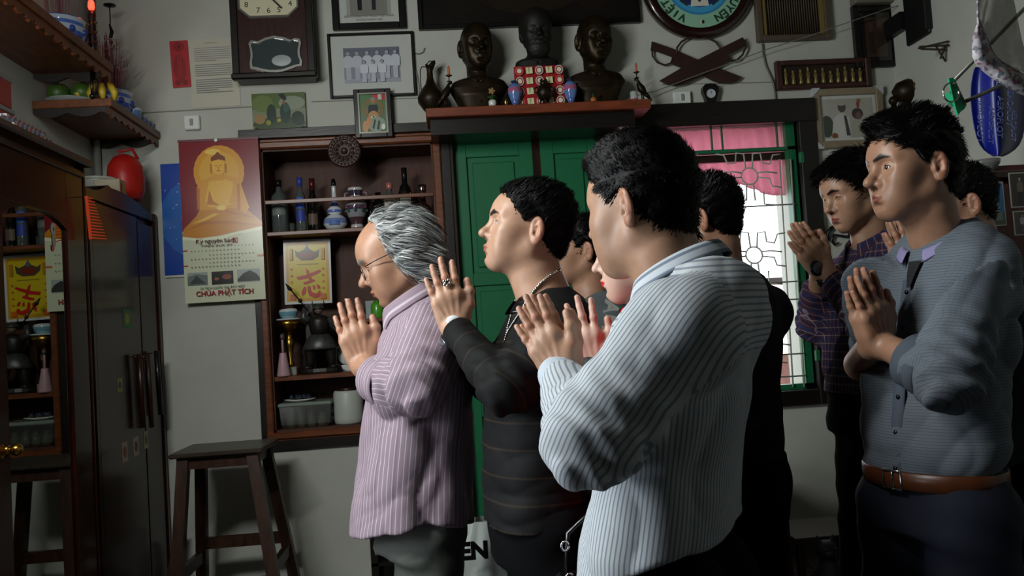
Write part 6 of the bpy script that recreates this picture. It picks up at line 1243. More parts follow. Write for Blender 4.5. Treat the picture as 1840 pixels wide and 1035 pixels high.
class Person:
    def __init__(s, label, px, py_mid_depth, az, name='person'):
        s.Y = py_mid_depth; s.az = math.radians(az); p = W(px, 560, s.Y); s.o = np.array([p[0], s.Y, 0.])
        s.f = np.array([-math.cos(s.az), math.sin(s.az), 0]); s.l = np.array([-s.f[1], s.f[0], 0]); s.R = np.stack([s.f, s.l, [0, 0, 1]], 1)   # local -> world
        s.root = thing(name, label, 'person', s.o); s.fs = []
    def L(s, px, py, yl=0.):
        'pixel -> local point on the plane y_local = yl'
        r = ray(px, py); q = s.o + s.l * yl; t = ((q - CAMP) @ s.l) / (r @ s.l); p = CAMP + r * t - s.o
        return np.array([p @ s.f, yl, p[2]])
    def hit(s, px, py, off=.003, lo=None):
        'first point of the person on the pixel ray, lifted off the surface'
        r = ray(px, py); r = r / np.linalg.norm(r); ts = np.arange(max(.3, s.Y - .6), s.Y + .6, .002); P = CAMP + r * ts[:, None]
        Q = ((P - s.o) @ s.R).astype(f32); d = np.min([g(Q) for g in s.fs], 0); k = np.argmax(d < off); q = Q[k] if (d < off).any() else None
        return q
    def world(s, v): return np.asarray(v) @ s.R.T + s.o
    def mb(s, mb, name, m, parent=None, smooth=True):
        mb.v = [tuple(x) for x in s.world(np.array(mb.v))]; return mb.obj(name, m, parent or s.root, smooth)
SKINC = dict(mid='#b5805f', light='#c4937a', dark='#8a5a40', tan='#a56f4e')
def build_body(s, head, neckbase, arms, hands, skin, res=.003, neck_r=(.052, .060), beard=False, lips='#8f4a40', brow='#1a1210', chest=None):
    Rh = head['R']; hc = np.array(head['c']); hs = head.get('s', 1.); Rhf = Rh.astype(f32); nb_ = np.array(neckbase)
    def HL(P): return ((P - hc.astype(f32)) @ Rhf) / hs
    hp = lambda x: hc + Rh @ (np.array(x) * hs)
    ex = .16
    def fh(P):
        d = head_sdf(HL(P), head) * hs; 
        return d
    nk = [hp((-.028, 0, -.035)), hp((-.030, 0, -.085)), nb_]
    def f(P):
        d = in_box(P, hc - ex, hc + ex, fh, .0)
        n = s_chain(P, nk, (neck_r[0] * .95, neck_r[0], neck_r[1]), .02); n = smin(n, s_cone(P, hp((.012, 0, -.085)), nb_ + (.035, 0, .0), .026, .022), .03); d = smin(d, n, .022)
        if chest: 
            for c, r in chest: d = smin(d, s_ell(P, c, r), .03)
        for k, (pts, rs) in enumerate(arms):
            d = smin(d, s_chain(P, pts, rs, .015), .012)
        for H in hands:
            o, A, sg = H['o'], H['A'], H['sg']
            def fhn(Q): q = (Q - o.astype(f32)) @ A.astype(f32); return hand_sdf(q * f32(1 / H.get('s', 1)), H) * H.get('s', 1)
            cen = o + A[:, 2] * .07; d = smin(d, in_box(P, cen - .13, cen + .13, fhn, .0), .014)
        return d
    allp = [hc - .14, hc + .14, nb_ - .08, nb_ + .08] + [p for a, _ in arms for p in (np.array(a).min(0) - .06, np.array(a).max(0) + .06)] + [H['o'] + H['A'][:, 2] * .08 + e for H in hands for e in (-.12, .12)]
    if chest: allp += [np.array(c) + np.array(r) * q for c, r in chest for q in (-1, 1)]
    s.fs.append(f); lo, hi = np.min(allp, 0), np.max(allp, 0); v, fc = mesh_sdf(f, lo, hi, res)
    # colours
    col = np.tile(np.array(lin(skin)[:3]), (len(v), 1)); vf = v.astype(f32); q = HL(vf); M = mirr(q); inh = (np.abs(q) < .15).all(1)
    def blend(w, c): nonlocal col; w = np.clip(w, 0, 1)[:, None]; col = col * (1 - w) + np.array(lin(c)[:3]) * w
    big = np.where(inh, 0, 9.)
    F2 = M.copy(); F2[:, 0] = 0; fr_ = big + np.where(q[:, 0] > .045, 0, 9.)
    blend(1 - (np.minimum(s_cone(F2, (0, 0, -.0605), (0, .021, -.0650), .0040, .0015), s_cone(F2, (0, 0, -.0708), (0, .019, -.0670), .0048, .0015)) + fr_ + np.where(q[:, 0] > .075, 0, 9.)) / .0014, lips)
    blend((1 - (s_chain(F2, [(0, .012, .0205), (0, .030, .0275), (0, .049, .0225)], (.0030, .0038, .0012)) + fr_) / .0016) * .88, brow)
    blend((1 - (s_chain(F2, [(0, .019, -.001), (0, .031, .0055), (0, .045, .001)], (.0004, .0010, .0008)) + fr_) / .0014) * .85, '#150d0a')
    blend((1 - (s_ell(M, (.100, .0065, -.043), (.005, .004, .004)) + big) / .003) * .8, '#2a120c')
    blend((.0 + (np.abs(M[:, 1]) > .079) * .35) * (big < 1), '#a8604a')
    if beard: blend((1 - (s_ell(q, (.086, 0, -.052), (.012, .022, .006)) + big) / .006) * .45, '#3a302c'); blend((1 - (s_ell(q, (.07, 0, -.10), (.02, .025, .014)) + big) / .01) * .2, '#4a403c')
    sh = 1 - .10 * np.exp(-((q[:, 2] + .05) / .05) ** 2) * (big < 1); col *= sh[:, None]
    for H in hands:
        o, A = H['o'], H['A']; hq = ((vf - o) @ A) / H.get('s', 1); near = (np.abs(hq - (0, 0, .08)) < .13).all(1)
        if not near.any(): continue
        _, tips = hand_sdf(hq[near][:1].astype(f32), H, True); w = np.zeros(len(v)); wk = np.zeros(len(v))
        for pts, r in tips:
            pts = [np.array(p) for p in pts]; dt = (pts[-1] - pts[-2]); dt /= np.linalg.norm(dt); c = pts[-1] + (0, r * .72, 0) - dt * .002
            e = s_ell(hq.astype(f32), c, (r * .62, r * .45, r * .85)); w = np.maximum(w, np.clip(1 - e / .001, 0, 1) * near)
            e = s_ell(hq.astype(f32), pts[1] + (0, r, 0), (r, r * .5, r)); wk = np.maximum(wk, np.clip(1 - e / .004, 0, 1) * near)
            e = s_ell(hq.astype(f32), pts[-1], (r * 1.3, r * 1.3, r * 1.6)); wk = np.maximum(wk, .6 * np.clip(1 - e / .004, 0, 1) * near)
        blend(wk * .35, '#a85f4c'); blend(w * .55, '#c49a8a')
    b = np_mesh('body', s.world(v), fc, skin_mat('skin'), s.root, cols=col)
    # eyes
    if head.get('eye', .5) > .05:
        for sg in (-1, 1):
            e = MB(); e.sphere((0, 0, 0), .0122 * hs, 16); gz = head.get('gaze', (1, 0, 0)); c = hp((.0735, sg * .031, .0015)); e.v = [tuple(np.array(x) + c) for x in e.v]; eo = s.mb(e, 'eye', EYEW)
            i = MB(); g = Rh @ (np.array(gz) / np.linalg.norm(gz)); i.sphere((0, 0, 0), .0062 * hs, 12); i.v = [tuple(np.array(x) + c + g * .0082 * hs) for x in i.v]; s.mb(i, 'iris', IRIS, eo)
    return b, hp
def hair(s, head, hl, thick, res=.004, noise=.003, nst=2500, slen=.022, swid=.0016, comb=(-.3, 0, .5), m=HAIRB, cols=None, vol=(), cut=(), zmin=-.07, earcut=True, seed=1, gravity=.0, name='hair'):
    'hl: profile hairline [(z, xmax)...]; thick: (top, side, back)'
    Rh = head['R']; hc = np.array(head['c']); hs = head.get('s', 1.); Rhf = Rh.astype(f32); tt, ts, tb = thick
    zz_ = [a for a, _ in hl]; xx_ = [b for _, b in hl]
    def nz(P, sc): return np.sin(P[:, 0] * sc + 2.1 * np.sin(P[:, 2] * sc * .7)) * np.sin(P[:, 1] * sc * 1.1 + 1.3) + .5 * np.sin(P[:, 2] * sc * 2.3 + P[:, 0] * sc)
    def f(P):
        q = ((P - hc.astype(f32)) @ Rhf) / hs; M = mirr(q)
        d = s_ell(q, (-.010 - tb * .4, 0, .034 + tt * .45), (.099 + tb * .6, .076 + ts, .089 + tt * .55)); d = smin(d, s_ell(q, (.030, 0, .045 + tt * .8), (.062, .062 + ts, .054)), .02)
        d = smin(d, s_ell(q, (-.045, 0, -.02), (.052 + tb, .052 + ts, .062)), .02)
        for c, r in vol: d = smin(d, s_ell(q, c, r), .02)
        g = q[:, 0] - np.interp(q[:, 2], zz_, xx_).astype(f32) + .004 * nz(q, 160).astype(f32) - .18 * np.maximum(np.abs(q[:, 1]) - .03, 0) * (-1 if False else 0)
        d = smax(d, g, .006); d = smax(d, zmin - q[:, 2] + .003 * nz(q, 200).astype(f32), .008)
        if earcut: d = smax(d, -s_ell(M, (-.008, .082, -.008), (.024, .022, .038)), .004)
        for c, r in cut: d = smax(d, -s_ell(M, c, r), .006)
        return d * hs + noise * nz(q, 75).astype(f32)
    e = .17; v, fc = mesh_sdf(f, hc - e, hc + e, res)
    c0 = None if cols is None else np.array([lin(cols[i])[:3] for i in RNG.randint(0, len(cols), len(v))]) * 0 + np.mean([lin(c)[:3] for c in cols], 0)
    # strands
    r = np.random.RandomState(seed); K = r.randint(0, len(v), nst); p = v[K]; eps = .003; pf = p.astype(f32)
    n = np.stack([f(pf + np.eye(3, dtype=f32)[i] * eps) - f(pf - np.eye(3, dtype=f32)[i] * eps) for i in range(3)], 1); n /= np.linalg.norm(n, axis=1)[:, None] + 1e-9
    cd = comb(((p - hc) @ Rh) / hs) if callable(comb) else np.tile(np.array(comb, float), (nst, 1)); cd = cd @ Rh.T; cd = cd - n * (cd * n).sum(1)[:, None] * .85
    dr_ = cd + n * .22 * (1 if not gravity else .35) + r.normal(0, .11, (nst, 3)); dr_ /= np.linalg.norm(dr_, axis=1)[:, None] + 1e-9
    L_ = slen * r.uniform(.5, 1.15, nst)[:, None]; sd = np.cross(dr_, n); sd /= np.linalg.norm(sd, axis=1)[:, None] + 1e-9; wv = swid * r.uniform(.6, 1.3, nst)[:, None]
    b0 = p - n * .0015; mid = b0 + dr_ * L_ * .55 + n * .001; tip = b0 + dr_ * L_ + (cd * .25 - n * .12) * L_ - np.array([0, 0, gravity]) * L_
    nv = len(v); allv = np.concatenate([v, b0 - sd * wv, b0 + sd * wv, mid - sd * wv * .8, mid + sd * wv * .8, tip - sd * wv * .15, tip + sd * wv * .15]); i = np.arange(nst); q1 = np.stack([nv + i, nv + nst + i, nv + 3 * nst + i, nv + 2 * nst + i], 1); q2_ = q1 + 2 * nst
    q2_ = np.stack([nv + 2 * nst + i, nv + 3 * nst + i, nv + 5 * nst + i, nv + 4 * nst + i], 1)
    cl = None
    if cols is not None:
        cc = np.array([lin(c)[:3] for c in cols])[r.randint(0, len(cols), nst)]; cl = np.concatenate([c0] + [cc] * 6)
    return np_mesh(name, s.world(allv), np.concatenate([fc, q1, q2_]), m, s.root, cols=cl)
HL_SHORT = [(-.09, -.05), (-.055, -.040), (-.035, -.022), (-.02, .012), (0, .026), (.03, .034), (.048, .052), (.065, .070), (.078, .083), (.095, .11), (.2, .13)]
def torso_fn(prof, k=None):
    prof = sorted(prof); z = [p[0] for p in prof]; xf = [p[1] for p in prof]; xb = [p[2] for p in prof]; hw = [p[3] for p in prof]; ex = k or 2.3
    def f(P):
        a = np.interp(P[:, 2], z, xf); b = np.interp(P[:, 2], z, xb); w_ = np.interp(P[:, 2], z, hw); c = (a + b) / 2; r = (a - b) / 2
        u = np.abs((P[:, 0] - c) / r); v = np.abs(P[:, 1] / w_); k0 = (u ** ex + v ** ex + 1e-9) ** (1 / ex)
        d = (k0 - 1) * np.minimum(r, w_) * .9; return np.maximum(d, np.maximum(z[0] - P[:, 2], P[:, 2] - z[-1])).astype(f32)
    return f
def build_shirt(s, prof, sleeves, m, res=.006, folds=1., seed=0, name='shirt', yoke=None, hem=None, kk=.035, neck=None, shoulders=(), cufflines=(), open_=True, tex=2.3):
    'sleeves: [(pts, radii)]; the surface is closed and the body sits inside it'
    T = torso_fn(prof, tex); r = np.random.RandomState(seed); KV = [(r.normal(0, 1, 3) * (1., 1.3, .8)) for _ in range(5)]; KV = [k / np.linalg.norm(k) * r.uniform(28, 75) for k in KV]; PH = r.uniform(0, 6.28, 5)
    def fold(P):
        w_ = .5 * np.sin(P[:, 2] * 19 + P[:, 0] * 13) + .4 * np.sin(P[:, 1] * 21 + P[:, 2] * 11); a = 0
        for k, ph in zip(KV, PH): a = a + (1 - 2 * np.abs(np.sin((P @ k.astype(f32)) * .5 + ph + 1.6 * w_)) ** .8) * (30 / np.linalg.norm(k))
        return a * .0030 * folds
    def f(P):
        d = T(P)
        for c, rr in shoulders: d = smin(d, s_ell(P, c, rr), .05)
        if hem is not None: d = smax(d, hem(P), .006)
        d = d + fold(P).astype(f32)
        for pts, rs in sleeves:
            e = None
            for i in range(len(pts) - 1):
                a = np.asarray(pts[i]); b = np.asarray(pts[i + 1]); x = s_cone(P, a, b, rs[i], rs[i + 1]); e = x if e is None else smin(e, x, .02)
            # rings of folds gathering at the elbow
            el = np.asarray(pts[1]).astype(f32); de = np.sqrt(((P - el) ** 2).sum(1)); ax = (np.asarray(pts[1]) - np.asarray(pts[0])); ax /= np.linalg.norm(ax); t = (P - el) @ ax.astype(f32); a2 = np.asarray(pts[-1]) - np.asarray(pts[1]); a2 = (a2 / np.linalg.norm(a2)).astype(f32); t2 = (P - el) @ a2
            e = e + (.0065 * folds * np.exp(-(de / .11) ** 2) * (np.sin(t * 120 + P[:, 0] * 40 + 2 * np.sin(P[:, 1] * 40)) * .5 + np.sin((t2 - t) * 85 + P[:, 1] * 30) * .8)).astype(f32) + .8 * fold(P).astype(f32)
            ce = np.asarray(pts[-1]).astype(f32); e = smax(e, (P - ce) @ a2 - .0, .003) if open_ else e
            d = smin(d, e, kk)
        if neck is not None: d = smax(d, -s_cone(P, neck[0], neck[1], neck[2], neck[2]), .012)
        return d
    pts = np.array([p for sl, _ in sleeves for p in sl] + [(p[i], sg * p[3], p[0]) for p in prof for i in (1, 2) for sg in (-1, 1)]); lo, hi = pts.min(0) - .075, pts.max(0) + .08; s.fs.append(f)
    v, fc = mesh_sdf(f, lo, hi, res, slack=.02)
    # sewing-pattern coordinates, one island per panel
    cen = v[fc].mean(1); dT = T(cen.astype(f32)); best = dT.copy() - .012; pid = np.zeros(len(fc), int); frames = []
    for pts_, rs in sleeves:
        for i in range(len(pts_) - 1):
            a, b = np.asarray(pts_[i], float), np.asarray(pts_[i + 1], float); frames.append((a, b)); e = s_cone(cen.astype(f32), a, b, rs[i], rs[i + 1]) + (.02 * (((cen - a) @ (b - a)) < 0) if i else 0); w_ = e < best; best[w_] = e[w_]; pid[w_] = len(frames)
    pr = sorted(prof); vc = v[fc]; uv = np.zeros((len(fc), 4, 2))
    cx = np.interp(vc[..., 2], [p[0] for p in pr], [(p[1] + p[2]) / 2 for p in pr]); th = np.arctan2(vc[..., 1], vc[..., 0] - cx); th0 = th[:, :1]; th = th0 + (th - th0 + PI) % (2 * PI) - PI
    uv[..., 0] = th * .19; uv[..., 1] = vc[..., 2]
    if yoke is not None: mk = (cen[:, 2] > yoke(cen)) & (pid == 0); uv[mk] = uv[mk][..., ::-1] * (.8, 1)
    for k, (a, b) in enumerate(frames):
        ax = b - a; ln = np.linalg.norm(ax); ax /= ln; e1 = np.cross(ax, (0, 1., .2)); e1 /= np.linalg.norm(e1); e2 = np.cross(ax, e1); q = vc - a; t = q @ ax; th = np.arctan2(q @ e2, q @ e1); th = th[:, :1] + (th - th[:, :1] + PI) % (2 * PI) - PI
        mk = pid == k + 1; uv[mk, :, 0] = (q @ e1)[mk] * 1.1; uv[mk, :, 1] = t[mk]
    return np_mesh(name, s.world(v), fc, m, s.root, uv=uv.reshape(-1, 2))
def build_legs(s, prof, m, hipz, hipx=0, sep=.09, knee=None, foot=True, res=.010, r=(.105, .075, .058), spread=.0, name='trousers', seed=3, fx=.0, shoe=BLACKF):
    T = torso_fn(prof); rr = np.random.RandomState(seed)
    L_ = []
    for sg in (-1, 1):
        h = np.array([hipx, sg * sep, hipz]); k_ = np.array([hipx + .03 + fx * sg, sg * (sep + .01), hipz * .54]); a = np.array([hipx - .02 + fx * 2 * sg, sg * (sep + .02 + spread), .07]); L_.append([h, k_, a])
    def f(P):
        d = T(P)
        for pts in L_: d = smin(d, s_chain(P, pts, r, .03), .03)
        w_ = np.sin(P[:, 2] * 60 + 14 * P[:, 1] + 2 * np.sin(P[:, 0] * 30)) * .0022 + np.sin(P[:, 2] * 34 - 30 * P[:, 0]) * .002; return (d + w_).astype(f32)
    pts = np.array([p for q in L_ for p in q] + [(p[i], sg * p[3], p[0]) for p in prof for i in (1, 2) for sg in (-1, 1)]); v, fc = mesh_sdf(f, pts.min(0) - .12, pts.max(0) + .05, res, slack=.02)
    o = np_mesh(name, s.world(v), fc, m, s.root)
    if foot:
        for pts in L_:
            a = pts[2]; g = lambda P: smax(smin(s_ell(P, a + (.055, 0, -.03), (.13, .045, .035)), s_ell(P, a + (-.03, 0, -.01), (.05, .04, .06)), .03), .0 - P[:, 2] + .001, .004); v, fc = mesh_sdf(g, a + (-.12, -.08, -.09), a + (.22, .08, .1), .010); np_mesh('shoe', s.world(v), fc, shoe, s.root)
    return o
def collar(s, c, axis, r, h, m, front=0, gap=.35, fold=.042, point=.03, name='collar', back_h=None, rx=1.12, stand=.8):
    'turned-down shirt collar around the neck; axis points up the neck'
    axis = np.array(axis, float); axis /= np.linalg.norm(axis); fw = np.array([1., 0, 0]); fw -= axis * (fw @ axis); fw /= np.linalg.norm(fw); lf = np.cross(axis, fw); n = 40; rows = [[], [], [], []]
    for i in range(n + 1):
        a = gap + (2 * PI - 2 * gap) * i / n + front; u = abs(i / n - .5) * 2; d = fw * math.cos(a) * rx + lf * math.sin(a); dip = -.012 * (math.cos(a) * .5 + .5) ** 2
        b = np.array(c) + axis * dip; ex = point * max(0, (u - .80) / .20) ** 1.5
        rows[0].append(b + d * r * .99); rows[1].append(b + d * r * .96 + axis * h * stand); rows[2].append(b + d * (r * .99 + .005) + axis * h); rows[3].append(b + d * (r + .013 + .014 * u) + axis * (h - fold - ex) + fw * ex * .35)
    mb = MB().grid(rows); o = s.mb(mb, name, m); me = o.data; l = me.uv_layers.new(name='UVMap'); 
    uv = np.zeros((len(me.loops), 2)); vi = np.zeros(len(me.loops), int); me.loops.foreach_get('vertex_index', vi); uv[:, 0] = (vi // (n + 1)) * .013 ; uv[:, 1] = (vi % (n + 1)) * .012; l.data.foreach_set('uv', uv.astype(f32).ravel())
    q = o.modifiers.new('t', 'SOLIDIFY'); q.thickness = .0022; q.offset = 0; q = o.modifiers.new('s', 'SUBSURF'); q.levels = q.render_levels = 1; return o
def band_ring(s, c, axis, rx, ry, w_, t, m, name, n=28, ref=(0, 1., 0), grow=0):
    'a closed cuff, watch strap or ring around a limb'
    axis = np.array(axis, float); axis /= np.linalg.norm(axis); e1 = np.array(ref) - axis * (np.array(ref) @ axis); e1 /= np.linalg.norm(e1); e2 = np.cross(axis, e1); P = []
    for o_, h in ((0, -.5), (t, -.46), (t * 1.1, 0), (t, .46), (0, .5), (-t * .3, 0)): P.append([np.array(c) + e1 * (rx + o_ + grow * h) * math.cos(2 * PI * i / n) + e2 * (ry + o_ + grow * h) * math.sin(2 * PI * i / n) + axis * h * w_ for i in range(n)])
    P.append(P[0]); o = s.mb(MB().grid(P, close=True), name, m)
    me = o.data; l = me.uv_layers.new(name='UVMap'); vi = np.zeros(len(me.loops), int); me.loops.foreach_get('vertex_index', vi); co = np.array(P).reshape(-1, 3); ax = (co - np.array(c)) @ axis; uv = np.stack([ax[vi], np.zeros(len(vi))], 1); l.data.foreach_set('uv', uv.astype(f32).ravel()); return o
def pray(s, wrist_px, tip_px, tilt_out=0., sc=1., gap=.014, yc=0, bend=.06, spread=1, thumb=.38, fan=0, flen=1, splay=.0):
    'two hands palm to palm in the plane y = yc; thumb side faces the body'
    w_ = s.L(*wrist_px, yc); t = s.L(*tip_px, yc); U = t - w_; U[1] = 0; U /= np.linalg.norm(U); T = np.cross(U, (0, 1., 0)); T = T if T[0] < 0 else -T
    H = []
    for sg in (1, -1):
        y = np.array([0, sg, 0.]); Us = U * math.cos(splay) + y * math.sin(-splay) * -1; Us /= np.linalg.norm(Us); ys = y - Us * (y @ Us); ys /= np.linalg.norm(ys)
        A = np.stack([T, ys, Us], 1); H.append(dict(o=w_ + y * (gap + 0) , A=A, sg=sg, s=sc, bend=bend, spread=spread, thumb=thumb, fan=fan, flen=flen))
    return H, w_, U, T
# ============================================================ the cast
def mkprof(s, rows):
    out = []
    for py, cpx, D, hw in rows: c = s.L(cpx, py); out.append((c[2], c[0] + D, c[0] - D, hw))
    return out
def sleeve_pair(s, sh, el, en, rs, sh2=None, el2=None, en2=None):
    a = [s.L(*sh), s.L(*el), s.L(*en)]; b = [np.array(x) * (1, -1, 1) for x in a]
    if el2: b[1] = s.L(*el2)
    if sh2: b[0] = s.L(*sh2)
    if en2: b[2] = s.L(*en2)
    return [(a, rs), (b, rs)]
SK = dict(a='#b98f75', b='#b48c74', c='#a37a62', d='#ad856c', e='#d0ab9a')
# ---------- old man, mauve striped shirt
def cast_old():
    s = Person('old grey-haired man in glasses and mauve striped shirt praying by the niche', 745, 2.38, -2)
    H, wr, U, T = pray(s, (655, 658), (613, 528), sc=1.10, thumb=.20, fan=.03, bend=.08, spread=.45)
    c = s.L(715, 462); head = dict(c=c, R=rotm(.02, .36), s=1.07, eye=.25, jaw=.002, fat=.003, nose=1.08, under=1, gaze=(1, .05, -.6), mouth=.0003)
    nb_ = s.L(750, 556); sh = s.L(785, 600, .155); el = s.L(748, 692, .25)
    cuff = s.L(690, 684, .12); w0 = wr + (0, .022, 0); cfm = lambda sg: [np.array(p) * (1, sg, 1) for p in (el, w0)]
    arms = [(cfm(1), (.046, .030)), (cfm(-1), (.046, .030))]
    b, hp = build_body(s, head, nb_, arms, H, SK['c'], res=.0028, neck_r=(.056, .064), beard=True, lips='#6e3a34', brow='#77716c', chest=[(nb_ + (-.01, 0, -.10), (.07, .12, .09))])
    prof = mkprof(s, [(528, 782, .03, .06), (545, 776, .06, .11), (572, 768, .10, .17), (610, 765, .125, .205), (690, 757, .14, .205), (780, 750, .15, .2), (860, 744, .158, .205), (945, 742, .165, .21)])
    hz = prof[-1][0]
    hem = lambda P: hz + .02 + .018 * np.cos(2 * np.arctan2(P[:, 1], P[:, 0])) * -1 - P[:, 2]
    m = cloth('mauve_striped_cotton', '#85747f', [(0, .0125, .13, '#c4bac2', .3), (0, .05, .06, '#6a5562', 0)], .8)
    ce = np.array(cuff)
    sl = [([sh, el, ce], (.084, .072, .060)), ([p * (1, -1, 1) for p in (sh, el, ce)], (.084, .072, .060))]
    shirt = build_shirt(s, prof, sl, m, folds=1.3, seed=3, hem=hem, res=.0055)
    ax = w0 - el; ax = ax / np.linalg.norm(ax)
    for sg in (1, -1):
        band_ring(s, ce * (1, sg, 1) + ax * (1, sg, 1) * .004, ax * (1, sg, 1), .066, .063, .055, .004, m, 'rolled_cuff'); band_ring(s, ce * (1, sg, 1) - ax * (1, sg, 1) * .035, ax * (1, sg, 1), .071, .069, .03, .003, m, 'rolled_cuff')
    collar(s, s.L(748, 546), np.array([.48, 0, 1.]), .078, .050, m, gap=.16, fold=.050, point=.045)
    for z in (-.22, -.36): 
        q = [p for p in prof]; zz = nb_[2] + z - .08; xf = np.interp(zz, [p[0] for p in prof[::-1]], [p[1] for p in prof[::-1]]); s.mb(MB().sphere((xf - .002, .0, zz), .006, 8, sc_=(.6, 1, 1)), 'button', mat('mauve_button', '#5a4452', .3), shirt)
    pk = MB(); yy = .13; 
    m2 = mat('grey_green_trousers', '#4a4d48', .8, noise=.2, nscale=12, bump=.4, bdist=.01)
    build_legs(s, mkprof(s, [(900, 745, .10, .15), (980, 748, .12, .17)])[::-1], m2, .84, hipx=-.01, sep=.085, r=(.10, .085, .075))
    # grey hair: bald crown, long sides swept back
    comb = lambda q: np.stack([-.9 + 0 * q[:, 0], .1 * np.sign(q[:, 1]), -.35 - 2.2 * np.clip(-q[:, 0] - .02, 0, .3) * 3], 1)
    hair(s, head, [(-.11, -.01), (-.075, -.015), (-.05, .004), (-.03, .014), (0, .018), (.03, .022), (.06, .024), (.085, .022), (.10, .018), (.12, .03), (.2, .03)], (.010, .022, .014), res=.004, noise=.004, nst=9000, slen=.044, swid=.0013, comb=comb, m=HAIRG, cols=['#8f9190', '#a9acab', '#6a6c6c', '#c4c6c4', '#55585a', '#7c7f80'], vol=[((-.036, 0, -.045), (.055, .082, .055)), ((-.012, 0, -.01), (.045, .088, .06))], cut=[], zmin=-.105, earcut=False, seed=4, gravity=.15)
    # glasses
    g = MB(); rim = lambda y0, r: [tuple(hp((.104 - .2 * abs(y0 + r * 1.15 * math.cos(a)) ** 1.2 * .8, y0 + r * 1.15 * math.cos(a), -.004 + r * math.sin(a)))) for a in np.linspace(0, 2 * PI, 20)]
    gl = thing  # frame is worn: a part of the person
    for sg in (1, -1): g.tube(rim(sg * .033, .021), .0012, 6)
    g.tube([hp((.104, .010, .002)), hp((.107, 0, .005)), hp((.104, -.010, .002))], .0012, 6)
    for sg in (1, -1): g.tube([hp((.088, sg * .060, .006)), hp((.06, sg * .079, .008)), hp((0, sg * .087, .010)), hp((-.02, sg * .086, -.004))], .0016, 6)
    gf = s.mb(g, 'glasses', BLACKF)
    for sg in (1, -1): q = MB(); q.add(rim(sg * .033, .0205)[:-1], [tuple(range(19))]); s.mb(q, 'lens', PANE, gf)
    # dark watch on the far wrist
    band_ring(s, w0 * (1, -1, 1) - ax * (1, -1, 1) * .03, ax * (1, -1, 1), .036, .034, .018, .003, BLACKF, 'wristwatch')
    return s
